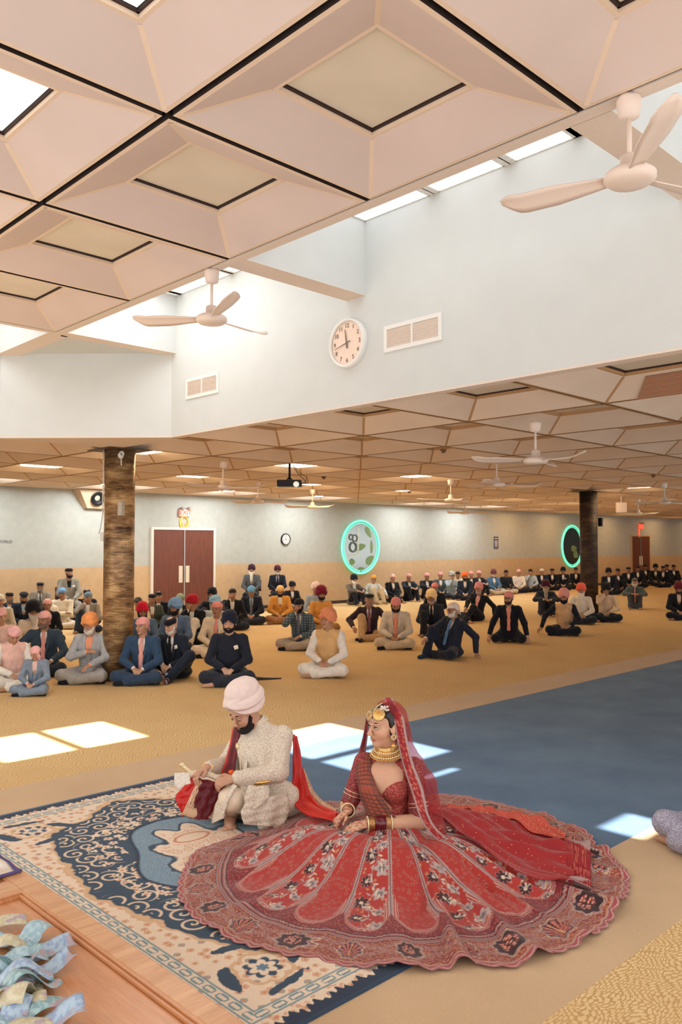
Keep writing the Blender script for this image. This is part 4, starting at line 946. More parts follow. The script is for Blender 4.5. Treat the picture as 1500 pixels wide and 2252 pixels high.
            S.ell((0, -.004, .078), (.098, .112, .042), .01); S.ell((0, .092, .052), (.066, .040, .010), .015)
        nm = {'turban': 'turban', 'bandana': 'bandana', 'knot': 'bandana', 'hair': 'hair', 'cap': 'cap', 'flatcap': 'cap'}[ht]
        S.build(nm, e, cloth(hc, hat[4] if len(hat) > 4 else 'wool') if ht != 'hair' else mat('dark hair', (26, 22, 24), .6), vh)
    if beard:
        bt, bc = beard; S = Sculpt(); S.frame(HRm, Hc)
        L = {'short': 0, 'full': .02, 'long': .10, 'xlong': .16}[bt]; o = .004 if bt == 'short' else .010
        S.ell((0, .028, -.078), (.056+o, .058+o, .044+o+L*.3), .02); S.ell((0, .055, -.092), (.03+o, .026+o, .024+o), .02)
        for s in (-1, 1): S.cap((s*.062, .01, -.02), (s*.045, .05, -.075), .014+o, .02+o, .015)
        if L > .03: S.cap((0, .06, -.10), (0, .055+.25*L, -.12-L), .052, .026, .03, flat=((0, 1, 0), .62))
        S.ell((0, .075, -.025), (.048, .04, .030), .01, -1); S.ell((0, .100, -.064), (.018, .016, .006), .005, -1)
        S.cap((-.028, .088, -.056), (0, .101, -.047), .006, .007, .004); S.cap((.028, .088, -.056), (0, .101, -.047), .006, .007, .004)
        S.build('beard', e, cloth(bc), vh*.9)
    if glasses:
        gb = MB(); M_ = lambda p: tuple(HRm@np.array(p)+Hc)
        for s in (-1, 1):
            gb.tube([M_((s*.032+.022*math.cos(t), .098, .003+.016*math.sin(t))) for t in np.linspace(0, 2*math.pi, 16, endpoint=False)], .0022, closed=True, seg=6); gb.tube([M_((s*.054, .097, .006)), M_((s*.080, .02, .006))], .002, seg=6)
        gb.tube([M_((-.010, .102, .006)), M_((.010, .102, .006))], .002, seg=6); gb.build('glasses', e, BLK, True)
    if flower is not None:
        S = Sculpt(); q = Cc+np.array([-.085, .13, .04]); rn = random.Random(3)
        for k in range(9): S.ell(q+np.array([rn.uniform(-.022, .022), rn.uniform(-.004, .012), rn.uniform(-.022, .022)]), (.015, .010, .014), .004)
        S.build('flower', e, cloth(flower), .005)
    if watch: MB().lathe([(.036, -.012), (.040, -.01), (.040, .01), (.036, .012)], seg=18, mtx=Matrix.Translation(tuple(wL+(EL-wL)*.05)) @ Vector(EL-wL).to_track_quat('Z', 'Y').to_matrix().to_4x4()).build('watch', e, BLK, True)
    return e
def seat_at(px, py): p = on_z(px, py, 0); return p[0], p[1]
def look(loc, fa):
    """fa: turn in degrees away from the lens, positive = toward the left of the photo"""
    c = -np.array(loc[:2])/np.hypot(*loc[:2]); l = np.array([c[1], -c[0]]); 
    a = math.radians(fa); f = c*math.cos(a)-l*math.sin(a)*(1 if (l@RGT[:2]) > 0 else -1); return math.atan2(f[1], f[0])-math.pi/2
# ------------------------------------------------------------------ the seated crowd
PK = (232, 176, 174); NV = (38, 48, 66); BK = (26, 28, 36); GR = (120, 122, 118); CR = (222, 206, 184); WH = (228, 224, 214); LB = (128, 162, 196)
def C(pos, fa, label, group=None, sc_=1.0, **kw):
    if pos[0] == 'f': loc = seat_at(pos[1], pos[2])
    else: q = on_y(pos[1], 1197, pos[2]); loc = (q[0], q[1])
    rz = look(loc, fa); d = np.hypot(*loc)
    # the point given is the front of the folded legs: step back to the seat
    back = 0.30 if pos[0] == 'f' and kw.get('legs', 'cross') != 'chair' else 0.0
    u = np.array(loc)/d; loc = np.array(loc)+u*back
    h_ = kw.pop('head', (0.1, 0)); kw['head'] = (h_[0], -h_[1]); sc_ *= .965
    tier = kw.pop('tier', None) or ('A' if d < 11.6 else 'B' if d < 15 else 'C')
    return person(loc, rz, label, group, tier, scale=sc_, **kw)
T = 'turban'; B = 'bandana'
gl = 'seated guests on the left'; gm = 'seated guests in the middle'; gw = 'guests sitting along the back wall'; gr = 'seated guests on the right'; gd = 'distant guests in dark suits'
# left side, front row
C(('f', 24, 1519), -12, 'boy with bowed pink head cloth and pale pink vest over white kurta, front left', gl, .90, tier='A', head=(.55, 0), skin='f', hat=(B, PK), kurta=WH, vest=(232, 190, 178), trousers=WH, barefoot=True)
C(('f', 82, 1533), 22, 'small child in light blue suit and knotted pink head cloth, front left', gl, .66, tier='A', head=(.35, .25), skin='f', hat=('knot', PK), coat=(128, 142, 158), shirt=(226, 190, 184), trousers=(128, 142, 158), socks=BK)
C(('f', 98, 1488), 8, 'man in slate suit, pink tie and pink head cloth behind the two children', gl, 1.0, tier='A', arms='downR', head=(0, .35), fat=1.12, skin='m', hat=(B, PK), beard=('short', (120, 100, 92)), coat=(56, 72, 88), tie=(226, 158, 150), trousers=(40, 48, 60))
C(('f', 70, 1448), -5, 'old man with huge black turban, grey beard and white clothes, behind the slate-suited man', gl, .97, head=(.1, -.1), hat=(T, BK, 1.25, 1.25), beard=('long', (200, 196, 186)), kurta=(224, 212, 196), trousers=WH, glasses=True)
C(('f', 2, 1472), 10, 'guest in pale pink clothes half cut off at the left edge', gl, 1.0, head=(.2, 0), skin='f', hat=(B, PK), kurta=(230, 196, 186), trousers=WH)
C(('f', -2, 1412), 0, 'guest in beige jacket and pale head cloth at the left edge, behind the pink-clothed guest', gl, 1.0, hat=(B, (206, 200, 186)), coat=(196, 186, 166), trousers=GR)
C(('f', 18, 1392), -8, 'man in flat-topped dark cap and dark suit near the left edge', gl, .95, hat=('cap', BK), coat=NV, head=(.1, -.2), beard=('short', (120, 112, 104)))
C(('f', 50, 1392), -5, 'man in shiny dark cap, navy jacket and light blue shirt, left side', gl, .95, arms='lap', head=(.35, 0), hat=('flatcap', BK), coat=(32, 38, 54), shirt=(160, 182, 206), beard=('short', BK))
C(('w', 90, 16.9), 0, 'man in black cap, grey jacket and grey tie sitting raised against the wall, left', gl, .92, legs='chair', seat=.22, hat=('cap', BK), coat=(142, 134, 122), tie=(90, 88, 86), beard=('short', (150, 140, 130)), glasses=True)
C(('w', 150, 17.05), -14, 'man on a chair at the wall in black cap, grey jacket, black shirt and flower', gl, 1.0, legs='chair', hat=('cap', BK), coat=(146, 142, 132), shirt=BK, trousers=(146, 142, 132), flower=WH, beard=('short', BK), head=(0, -.3))
C(('f', 103, 1418), 0, 'guest mostly hidden behind the black turban, only a pink head cloth showing', gl, .93, hat=(B, PK), coat=BK)
C(('f', 137, 1384), 5, 'man in light blue head cloth and cream kurta with arms folded', gl, 1.0, arms='fold', legs='oneup', hat=(B, (110, 150, 186)), kurta=(226, 212, 186), trousers=CR, head=(.15, .1), glasses=True)
C(('f', 190, 1376), 0, 'man in black cap and dark suit just left of the golden pillar', gl, .93, hat=('cap', BK), coat=BK, head=(.3, 0))
C(('f', 196, 1392), 15, 'man in grey-blue head cloth holding both hands to his mouth beside the pillar', gl, .95, legs='oneup', arms='chin', hat=(B, (112, 134, 152)), coat=(150, 144, 138), trousers=NV, head=(.25, .3))
C(('f', 200, 1503), 18, 'old man in orange turban and light grey suit leaning on the golden pillar', gl, .98, tier='A', legs='cross', arms='chest', lean=-.02, head=(.25, .35), hat=(T, (240, 158, 96), 1.05, 1.1), beard=('full', (214, 208, 198)), coat=(170, 172, 174), shirt=(240, 160, 124), trousers=(164, 160, 154), closed=True, socks=BK, skin='f')
C(('f', 316, 1506), 14, 'man in blue suit, pink tie and pink head cloth just right of the pillar', gl, .97, tier='A', head=(.02, .45), skin='f', hat=(B, (224, 156, 152)), coat=(52, 76, 104), tie=(230, 164, 154), trousers=(50, 68, 92))
C(('f', 312, 1447), 0, 'bright red turbaned man in blue-grey jacket just right of the pillar', gl, .97, head=(.3, -.2), hat=(T, (196, 24, 46), 1.0, 1.05), beard=('full', BK), coat=(84, 106, 132))
C(('f', 303, 1412), 0, 'guest in dark patterned head scarf and cream shirt beside the pillar', gl, .93, hat=(B, (66, 74, 72), 1, 1, 'camo'), shirt=(220, 196, 166))
C(('f', 332, 1398), -10, 'man in black cap and plaid jacket between pillar and double doors', gl, .95, hat=('cap', BK), coat=(82, 92, 88), kind='plaid', head=(.1, .3))
C(('f', 348, 1386), 0, 'man in black cap behind the plaid-jacketed man', gl, .93, hat=('cap', BK), coat=BK)
C(('f', 388, 1440), 12, 'man in light blue turban, black beard and blue jacket before the double doors', gl, 1.0, head=(.1, .45), hat=(T, (116, 156, 200), 1.12, 1.1), beard=('full', BK), coat=(92, 114, 146), shirt=WH)
C(('f', 396, 1400), 0, 'guest in sage green head cloth behind the light blue turban', gl, .95, hat=(B, (140, 164, 140)), coat=BK)
C(('f', 428, 1418), 24, 'man in dark red turban and black suit with hand to mouth, pale trousers drawn up', gl, .98, legs='up', arms='chin', head=(.15, .5), hat=(T, (168, 24, 44), 1.08, 1.05), coat=BK, trousers=(222, 214, 202), skin='m')
C(('f', 388, 1498), 26, 'older man in black cap and dark suit with white flower and striped socks', gl, .98, tier='A', legs='wide', arms='lap', lean=.22, fat=1.08, head=(.35, .25), hat=('cap', BK), beard=('short', (214, 204, 194)), coat=(34, 42, 54), shirt=WH, tie=BK, flower=(236, 226, 208), trousers=(34, 42, 56), socks='stripe', skin='l', closed=True)
pb_ = C(('f', 505, 1508), 4, 'heavy-set man in black turban and black coat with white flower and wristwatch', gl, 1.04, tier='A', head=(.12, .08), fat=1.22, hat=(T, (28, 34, 54), 1.02, 1.02), beard=('short', (30, 26, 28)), kurta=(36, 40, 52), trousers=(44, 48, 60), barefoot=True, flower=(236, 226, 206), watch=True, closed=True, skin='l')
_p = [(-.20, .02, .10), (-.34, -.06, .03), (-.50, -.12, .012), (-.66, -.16, .010)]; _q = [(-.10, -.20, .10), (-.26, -.22, .03), (-.46, -.20, .012), (-.66, -.17, .010)]
grid_mesh(np.array([[np.array(a)*(1-t)+np.array(b)*t for t in np.linspace(0, 1, 8)] for a, b in zip(_p, _q)]), cloth((30, 32, 44)), 'coat_tail', pb_, thick=.01)
C(('f', 480, 1446), 14, 'man in pink head cloth and cream suit behind the black embroidered coat', gl, 1.0, tier='A', head=(0, .2), hat=(B, (220, 140, 136)), coat=(222, 208, 186), trousers=(226, 212, 192), tie=(226, 150, 140))
C(('f', 478, 1418), 22, 'man in light blue turban and white shirt seen from the side, behind the cream suit', gl, .97, hat=(T, (140, 182, 212), 1.02, .95), shirt=(206, 214, 214), head=(.2, .7), beard=('short', (190, 186, 180)))
C(('f', 468, 1390), 10, 'black-bearded man in black turban and dark suit just right of the double doors', gl, 1.0, legs='up', arms='over', hat=(T, BK, 1.0, 1.05), beard=('full', BK), coat=BK, shirt=(176, 180, 186), head=(.1, .2))
C(('f', 512, 1386), 5, 'short-haired man in dark suit resting his face on his hand', gl, 1.0, legs='oneup', arms='chin', hat=('hair', BK), coat=BK, shirt=WH, skin='m')
C(('w', 555, 17.1), 8, 'long-bearded man in dark maroon turban and grey jacket on a chair at the wall', gl, .96, legs='chair', hat=(T, (58, 32, 48), 1.05, 1.0), beard=('xlong', (216, 210, 196)), coat=(78, 82, 86), trousers=BK)
C(('w', 610, 17.1), -4, 'white-bearded man in maroon turban and dark suit on a chair at the wall', gl, .93, legs='chair', hat=(T, (82, 34, 50), 1.05, .95), beard=('full', (206, 202, 196)), coat=(34, 38, 50), shirt=(196, 206, 220), tie=BK, trousers=BK)
C(('f', 553, 1374), 2, 'man in light blue head cloth with head bowed and hands folded, dark suit', gl, 1.0, head=(.55, 0), hat=(B, (104, 160, 200)), coat=(30, 36, 48), shirt=(176, 186, 200), tie=(110, 116, 124))
# middle
C(('f', 616, 1372), 0, 'man in yellow head cloth and mustard jacket with head bowed', gm, 1.0, head=(.5, 0), hat=(B, (236, 190, 120)), coat=(212, 150, 70), shirt=WH, trousers=(150, 106, 66), beard=('full', BK))
C(('f', 640, 1346), -18, 'dark-suited man behind the mustard jacket, black turban turned away', gm, .9, hat=(T, BK, 1, .95), coat=BK, head=(.2, -.4))
C(('f', 705, 1392), -8, 'man in tall maroon turban and mustard sweater behind the plaid blazer', gm, 1.02, head=(.0, -.1), hat=(T, (112, 22, 46), 1.2, 1.3), beard=('short', BK), shirt=(208, 146, 74), skin='m', trousers=(150, 110, 70))
C(('f', 694, 1368), 0, 'guest with pale pink-white turban mostly hidden behind the maroon turban', gm, 1.0, hat=(T, (226, 200, 192), 1.1, 1.2), shirt=(150, 160, 170))
C(('f', 662, 1430), 14, 'man in plaid blazer and grey trousers resting his chin in his hand', gm, 1.0, tier='A', legs='cross', arms='chin', lean=.15, head=(.1, .15), hat=(B, BK), beard=('full', BK), coat=(96, 112, 122), kind='plaid', shirt=WH, tie=(104, 112, 124), trousers=(166, 156, 142), skin='m')
C(('f', 724, 1490), 12, 'young man in peach turban, gold vest and white kurta, looking up', gm, 1.0, tier='A', head=(-.12, .4), hat=(T, (230, 146, 104), 1.14, 1.2), kurta=(232, 226, 218), vest=(218, 176, 122), trousers=(232, 228, 220), barefoot=True, skin='f')
C(('f', 812, 1410), 0, 'older man in black cap and brown blazer with one khaki knee raised', gm, 1.0, tier='A', legs='oneup', arms='knee', hat=('flatcap', (24, 28, 36)), coat=(54, 40, 48), shirt=(222, 206, 190), tie=(130, 88, 100), trousers=(186, 152, 112), head=(0, -.2), beard=('short', (150, 120, 110)))
C(('f', 872, 1428), 4, 'black-bearded man in pink head cloth, cream suit and salmon tie looking down', gm, 1.02, tier='A', head=(.5, -.1), hat=(B, (220, 136, 130)), beard=('full', (26, 22, 26)), coat=(206, 192, 170), shirt=(220, 196, 176), tie=(230, 146, 118), trousers=(196, 178, 152), fat=1.1)
C(('f', 950, 1400), 4, 'man in pale yellow turban and grey beard, dark suit, behind the leaning man', gm, 1.0, legs='oneup', head=(.2, .1), hat=(T, (236, 204, 148), 1.12, 1.1), beard=('full', (170, 150, 136)), coat=(40, 44, 54), shirt=(220, 200, 176), tie=BK, trousers=BK, skin='d')
C(('f', 958, 1362), 6, 'man in pink head cloth and black suit hidden behind the yellow turban', gm, 1.0, hat=(B, (226, 140, 136)), coat=BK, trousers=BK, legs='side')
C(('f', 990, 1450), 38, 'man in white head cloth, glasses and blue tie leaning back on one hand', gm, 1.0, tier='A', legs='oneup', arms='backL', lean=-.12, side_lean=-.14, head=(.02, .3), fat=1.1, hat=(B, (226, 210, 200)), beard=('short', (214, 208, 202)), coat=(36, 42, 56), shirt=(226, 206, 190), tie=(92, 126, 164), trousers=(32, 38, 52), socks=(36, 56, 78), glasses=True)
C(('f', 1048, 1368), 14, 'man in pink turban with pink scarf and black suit leaning back on one hand', gm, 1.0, legs='side', arms='backL', lean=-.15, side_lean=-.12, hat=(T, (224, 152, 152), 1.02, 1.2), beard=('short', (170, 150, 146)), coat=BK, shirt=(226, 190, 176), tie=(232, 158, 150), trousers=BK, head=(.1, .1))
# right
C(('f', 1120, 1416), 2, 'man in pink head cloth, glasses, black suit and salmon tie, hands on the carpet', gr, 1.0, tier='A', arms='down', legs='kneel', head=(.05, .3), hat=(B, (222, 142, 134)), beard=('short', (60, 40, 36)), coat=(24, 26, 36), shirt=(224, 180, 156), tie=(230, 142, 118), trousers=(24, 26, 36), glasses=True, skin='f', fat=1.08)
C(('f', 1242, 1398), 4, 'black-bearded man in pink turban, tan vest and black sleeves', gr, 1.0, tier='A', arms='downR', head=(.15, 0), hat=(T, (230, 158, 150), 1.1, 1.25), beard=('full', BK), shirt=(30, 32, 42), vest=(206, 168, 126), trousers=(26, 30, 42), fat=1.0)
C(('f', 1200, 1356), -6, 'old man with long grey beard, dark maroon turban, dark suit and drawn-up knees', gr, 1.0, legs='up', arms='over', hat=(T, (70, 24, 44), 1.08, 1.0), beard=('xlong', (176, 164, 148)), coat=(44, 48, 58), trousers=(40, 40, 48), head=(.2, 0))
C(('f', 1279, 1373), 0, 'old man in coral turban, long white beard and white kurta by the far pillar', gr, 1.0, hat=(T, (236, 104, 84), 1.12, 1.15), beard=('xlong', (226, 218, 204)), kurta=(218, 208, 192), trousers=(40, 44, 54))
C(('f', 1333, 1368), -4, 'man in black turban and cream shirt holding his hand to his face, dark trousers', gr, 1.0, arms='chin', hat=(T, (28, 30, 34), 1.1, 1.1), shirt=(212, 186, 156), trousers=(28, 32, 40), head=(.35, 0), fat=1.12)
C(('f', 1397, 1340), 0, 'white-bearded man in patterned grey cap and grey jacket with knees up', gr, 1.0, legs='up', arms='over', hat=('cap', (92, 94, 88)), beard=('full', (196, 188, 174)), coat=(82, 92, 92), tie=(206, 140, 128), shirt=(60, 66, 76), trousers=(66, 70, 74))
C(('f', 1492, 1364), -10, 'man in maroon turban and black suit cut off by the right edge', gr, 1.0, hat=(T, (96, 28, 40), 1.1, 1.1), coat=BK, shirt=(220, 200, 176), trousers=BK, head=(.4, 0), beard=('short', BK))
# along the back wall
wall = [(777, 16.9, -28, 'old man with black turban and long white beard under the near oval mirror', T, BK, dict(beard=('long', (222, 214, 200)), coat=(98, 88, 76), shirt=WH, legs='up', arms='over')),
 (820, 16.9, -30, 'man in yellow head cloth, white t-shirt and khaki trousers beside the near mirror', B, (240, 176, 70), dict(shirt=(216, 220, 216), trousers=(200, 180, 146), legs='up', arms='knee')),
 (862, 16.9, -28, 'dark-suited man with pale pink head cloth, second right of the near mirror', B, (226, 180, 170), dict(coat=BK, legs='side')),
 (898, 16.9, -24, 'dark-suited man with pink head cloth clasping his raised hands', B, (224, 150, 146), dict(coat=(32, 38, 50), legs='up', arms='over')),
 (938, 16.9, -16, 'dark-suited man in pink head cloth, left of the grey-suited man at the wall', B, (224, 150, 150), dict(coat=BK, arms='over', legs='oneup')),
 (968, 17.1, -10, 'man in pink head cloth and grey suit sitting tall at the wall', B, (226, 156, 156), dict(coat=(76, 84, 88))),
 (992, 16.6, -20, 'grey-bearded man in grey turban and pale blue shirt with hand to mouth', T, (168, 166, 158), dict(beard=('full', (196, 190, 178)), shirt=(160, 176, 184), arms='chin', trousers=(40, 44, 54))),
 (1006, 17.2, -16, 'guest in cream clothes half hidden behind the pale blue shirt', 'hair', (60, 50, 46), dict(shirt=(206, 190, 160))),
 (1022, 16.0, -2, 'black-bearded man in vivid orange turban, dark suit and open white shirt', T, (240, 104, 44), dict(beard=('full', BK), coat=(32, 40, 54), shirt=(216, 206, 190))),
 (1036, 16.9, 0, 'guest in pink head cloth just behind the vivid orange turban', B, (228, 150, 146), dict(coat=BK)),
 (1052, 17.1, -30, 'dark-suited man in pink head cloth with arm stretched on his knee', B, (216, 150, 150), dict(coat=BK, legs='up', arms='over')),
 (1084, 17.0, -26, 'grey-bearded man in brown-maroon turban and blue denim jacket', T, (108, 58, 64), dict(beard=('full', (180, 170, 160)), coat=(78, 108, 134), shirt=WH, trousers=(180, 164, 140))),
 (1112, 17.0, -16, 'bare-headed man in black jacket under the wall notice', 'hair', BK, dict(shirt=(28, 32, 38), trousers=(196, 180, 156), skin='d')),
 (1140, 17.0, -6, 'man in pale pink head cloth and bright white shirt, black trousers', B, (230, 172, 172), dict(shirt=(226, 216, 200), trousers=BK)),
 (1166, 17.0, -6, 'dark-haired man in light blue shirt, hand raised to his chin', 'hair', BK, dict(shirt=(168, 184, 196), trousers=BK, arms='chin')),
 (1191, 17.0, 0, 'man in white head cloth and navy clothes', B, (220, 214, 204), dict(coat=(32, 42, 62))),
 (1214, 17.0, 0, 'man in black cap and black suit beside the white head cloth', 'cap', BK, dict(coat=BK)),
 (1238, 16.8, 0, 'man in dark turban and dark suit with white flower left of the far mirror', T, (24, 30, 44), dict(coat=(28, 34, 46), flower=WH)),
 (1266, 16.9, 0, 'dark-clad guest beneath the far oval mirror', 'hair', BK, dict(coat=BK))]
for px, y, fa, lab, ht, hc, kw in wall:
    kw.setdefault('trousers', BK); kw.setdefault('lean', -.05); C(('w', px, y), fa, lab, gw, 1.0, tier='C', hat=(ht, hc), **kw)
far = [(1337, 14.2, -12, 'dark-turbaned man in black suit and pale tie, first right of the dark pillar', T, BK), (1357, 14.4, -20, 'dark-haired man in black suit clasping his hands, second right of the dark pillar', 'hair', BK), (1381, 15.2, -5, 'man in black cap and black suit at the left edge of the distant door', 'cap', BK),
       (1401, 15.6, -10, 'dark-clad guest in front of the distant door', 'hair', BK), (1418, 16.4, -15, 'dark-clad guest at the right edge of the distant door', 'hair', BK), (1441, 15.8, 0, 'first dark-suited guest right of the distant door', T, BK),
       (1458, 15.0, 5, 'dark-suited guest with hands joined, in the group right of the distant door', 'cap', (44, 40, 44)), (1466, 16.0, 0, 'dark-suited guest sitting tallest in the group right of the distant door', 'cap', BK), (1480, 15.4, -15, 'last dark-suited guest at the right, in shadow', 'hair', BK)]
for px, y, fa, lab, ht, hc in far: C(('w', px, y), fa, lab, gd, 1.05, tier='C', hat=(ht, hc), coat=(24, 26, 34), trousers=BK, skin='d', legs='up' if px in (1357, 1418, 1480) else 'cross', lean=-.03)
# plain stacking chairs for the men sitting high at the wall
def chair(px, y, fa, label, z=.40):
    q = on_y(px, 1197, y); e = empty('chair', (q[0], q[1], 0), look((q[0], q[1]), fa), label, 'chair', 'chairs at the back wall')
    MB().box((-.22, -.20, z-.03), (.22, .20, z)).build('seat', e, mat('maroon chair fabric', (84, 40, 44), .8), bevel=.01)
    if z > .3: MB().box((-.21, -.24, z+.12), (.21, -.21, z+.42)).build('backrest', e, mat('maroon chair fabric'), bevel=.01)
    for sx in (-.2, .2):
        for sy in (-.19, .17): MB().tube([(sx, sy, 0), (sx*.95, sy*.95, z-.02)], .011).build('leg', e, STEEL, True)
chair(150, 17.05, -14, 'chair under the tall-sitting man in grey jacket with the flower'); chair(555, 17.1, 8, 'chair under the long-bearded man in grey jacket at the wall'); chair(610, 17.1, -4, 'chair under the white-bearded man in dark suit at the wall'); chair(90, 16.9, 0, 'low seat under the man in grey jacket and tie at the wall', .2)
# ------------------------------------------------------------------ rug, wooden box, money
RCX, RCY, RHX, RHY = 2.81, 3.83, 1.05, 1.535
def hash2(x, y, k=0): v = np.sin(x*127.1+y*311.7+k*74.7)*43758.5453; return v-np.floor(v)
def vnoise(x, y, k=0):
    xi, yi = np.floor(x), np.floor(y); fx, fy = x-xi, y-yi; fx = fx*fx*(3-2*fx); fy = fy*fy*(3-2*fy)
    a = hash2(xi, yi, k); b = hash2(xi+1, yi, k); c = hash2(xi, yi+1, k); d = hash2(xi+1, yi+1, k)
    return (a*(1-fx)+b*fx)*(1-fy)+(c*(1-fx)+d*fx)*fy
def fbm(x, y, k=0): return .55*vnoise(x, y, k)+.3*vnoise(2.1*x+3, 2.1*y+7, k+1)+.15*vnoise(4.3*x, 4.3*y, k+2)
def cells(x, y, s, k=0):
    """nearest jittered cell: offset in cell units, cell hash"""
    X, Y = x/s, y/s; bd = np.full(x.shape, 9.0); bx = np.zeros(x.shape); by = np.zeros(x.shape); bh = np.zeros(x.shape)
    xi, yi = np.floor(X), np.floor(Y)
    for i in (-1, 0, 1):
        for j in (-1, 0, 1):
            cx = xi+i; cy = yi+j; px = cx+.5+(hash2(cx, cy, k)-.5)*.7; py = cy+.5+(hash2(cx, cy, k+9)-.5)*.7
            dx, dy = X-px, Y-py; d = dx*dx+dy*dy; m_ = d < bd; bd = np.where(m_, d, bd); bx = np.where(m_, dx, bx); by = np.where(m_, dy, by); bh = np.where(m_, hash2(cx, cy, k+5), bh)
    return bx, by, bh
def petals(dx, dy, R, n, depth=.35, ph=0): a = np.arctan2(dy, dx); r = np.hypot(dx, dy); return r-R*(1-depth+depth*np.abs(np.cos(a*n/2+ph)))
def scroll(x, y, s, k=0):
    """curled vine: spirals in jittered cells"""
    dx, dy, h = cells(x, y, s, k); a = np.arctan2(dy, dx)*np.where(h > .5, 1, -1)+h*6.28; r = np.hypot(dx, dy)
    return np.abs(((r*2.9-a/(2*np.pi)) % 1)-.5)*2, r, h
def rug():
    x = np.linspace(RCX-RHX, RCX+RHX, 560); y = np.linspace(RCY-RHY, RCY+RHY, 800); X, Y = np.meshgrid(x, y, indexing='ij')
    mx, my = np.abs(X-RCX), np.abs(Y-RCY)                    # four-fold symmetric design
    NAVY, NAVY2, CREAM, SAND, TEAL, CORAL, ICE, SKY = [np.array(lin(c)) for c in ((62, 80, 98), (50, 62, 80), (232, 212, 188), (214, 178, 140), (120, 152, 160), (206, 140, 108), (150, 174, 188), (106, 132, 152))]
    col = np.tile(CREAM, X.shape+(1,)); 
    def put_(m_, c): m_ = np.clip(m_, 0, 1)[..., None]; col[:] = col*(1-m_)+c*m_
    S_ = lambda d, w=.003: np.clip(.5-d/w, 0, 1)
    wob = (fbm(mx*9, my*9)-.5)
    # cream field: little sprigs
    dx, dy, h = cells(mx, my, .062, 3); fl = petals(dx, dy, .30, 5); put_(S_(fl, .06)*.75, SAND); put_(S_(np.hypot(dx, dy)-.12, .06), CORAL)
    put_(S_(np.abs(fl+.02)-.035, .04)*(h > .45)*.8, CORAL); put_(S_(np.abs(petals(dx, dy, .22, 4))-.05, .05)*(h < .22)*.9, TEAL)
    # navy body of the field
    ex, ey = mx/.80, my/1.24; rr = (ex**2.3+ey**2.3)**(1/2.3); edge = rr+.10*wob-.035*np.cos(np.arctan2(ey, ex)*8)-1
    put_(S_(edge, .012), NAVY); put_(S_(np.abs(edge)-.014, .01), SAND)
    body = edge < -.02
    sp, r, h2 = scroll(mx, my, .135, 11); vine = (edge < -.04) & (edge > -.36)
    put_(S_(sp-.30, .18)*S_(r-.56, .1)*vine, CREAM); put_(S_(sp-.10, .10)*S_(r-.5, .1)*vine, SAND)
    dx, dy, h = cells(mx, my, .072, 21); band2 = (edge < -.20) & (edge > -.44); fl = petals(dx, dy, .42, 5, .5, h*3)
    put_(S_(fl, .08)*band2*(fbm(mx*14, my*14, 8) > .42), CREAM); put_(S_(np.hypot(dx, dy)-.14, .07)*band2*(h > .4), CORAL)
    # light blue star-shaped band and cream medallion
    e2 = ((mx/.50)**1.5+(my/.80)**1.5)**(1/1.5)-.05*np.cos(np.arctan2(my/.8, mx/.5)*6)-1
    put_(S_(e2, .02), SKY); d_, r_, h_ = scroll(mx, my, .022, 31); put_((d_ < .5)*(e2 < -.03)*.85, ICE); put_(S_(np.abs(e2)-.02, .02), NAVY2)
    e3 = ((mx/.34)**1.7+(my/.60)**1.7)**(1/1.7)-.10*np.cos(np.arctan2(my/.6, mx/.34)*10)-1+.25*wob
    put_(S_(e3, .03), NAVY); put_(S_(e3+.07, .03), CREAM); dx, dy, h = cells(mx, my, .075, 41); fl = petals(dx, dy, .36, 6)
    put_(S_(np.abs(fl)-.05, .05)*(e3 < -.15)*.8, CORAL); put_(S_(np.hypot(dx, dy)-.12, .06)*(e3 < -.15)*.7, SAND)
    e4 = np.hypot(mx/.15, (my-.36)/.085)-1+.3*wob; put_(S_(e4, .08), CREAM); put_(S_(np.abs(e4+.25)-.08, .08), CORAL)
    # corner roundels
    ux, uy = mx-.64, my-1.12; rr_ = np.hypot(ux, uy)
    put_(S_(np.abs(petals(ux, uy, .13, 8, .15))-.010, .008), SAND); put_(S_(petals(ux, uy, .085, 8, .3), .008), NAVY); put_(S_(petals(ux, uy, .065, 6, .4), .008), CREAM); put_(S_(petals(ux, uy, .03, 6, .4), .006), SKY)
    for (cx, cy, a, b, t) in ((.46, 1.10, .10, .030, .9), (.80, 1.10, .035, .11, -.3), (.64, 1.28, .12, .022, .2), (.62, .90, .10, .026, -.2)):
        c_, s_ = math.cos(t), math.sin(t); qx, qy = (mx-cx)*c_+(my-cy)*s_, -(mx-cx)*s_+(my-cy)*c_; put_(S_(np.hypot(qx/a, qy/b)-1+.9*(fbm(mx*26, my*26, 3)-.5), .12), NAVY)
    # guard stripe with chain
    gx, gy = RHX-mx, RHY-my; g = np.minimum(gx, gy); al = np.where(gx < gy, my, mx)
    put_(S_(np.abs(g-.155)-.030, .004), CREAM); chain = np.abs(((al/.085) % 1)-.5); put_(S_(np.abs(g-.155)-.014-.006*(chain > .25), .004)*(chain > .12), TEAL)
    put_(S_(np.abs(g-.155)-.008, .003)*(chain > .2), CREAM); put_(S_(np.abs(g-.184)-.0045, .003), TEAL); put_(S_(np.abs(g-.126)-.0045, .003), TEAL)
    # outer border: navy with a scalloped flower edge
    sc_ = .055+.028*np.abs(np.sin(al*2*np.pi/.24))+.03*(fbm(X*30, Y*30, 5)-.5)+.012*np.sin(al*2*np.pi/.04)
    put_(S_(g-sc_, .004), NAVY2); dx, dy, h = cells(X, Y, .05, 51); put_(S_(petals(dx, dy, .28, 5), .06)*(g > sc_+.01)*(g < .115)*.7, CORAL)
    put_(S_(g-.012, .003), np.array(lin((58, 74, 94))))
    Z_ = .010+.0012*fbm(X*60, Y*60, 2)
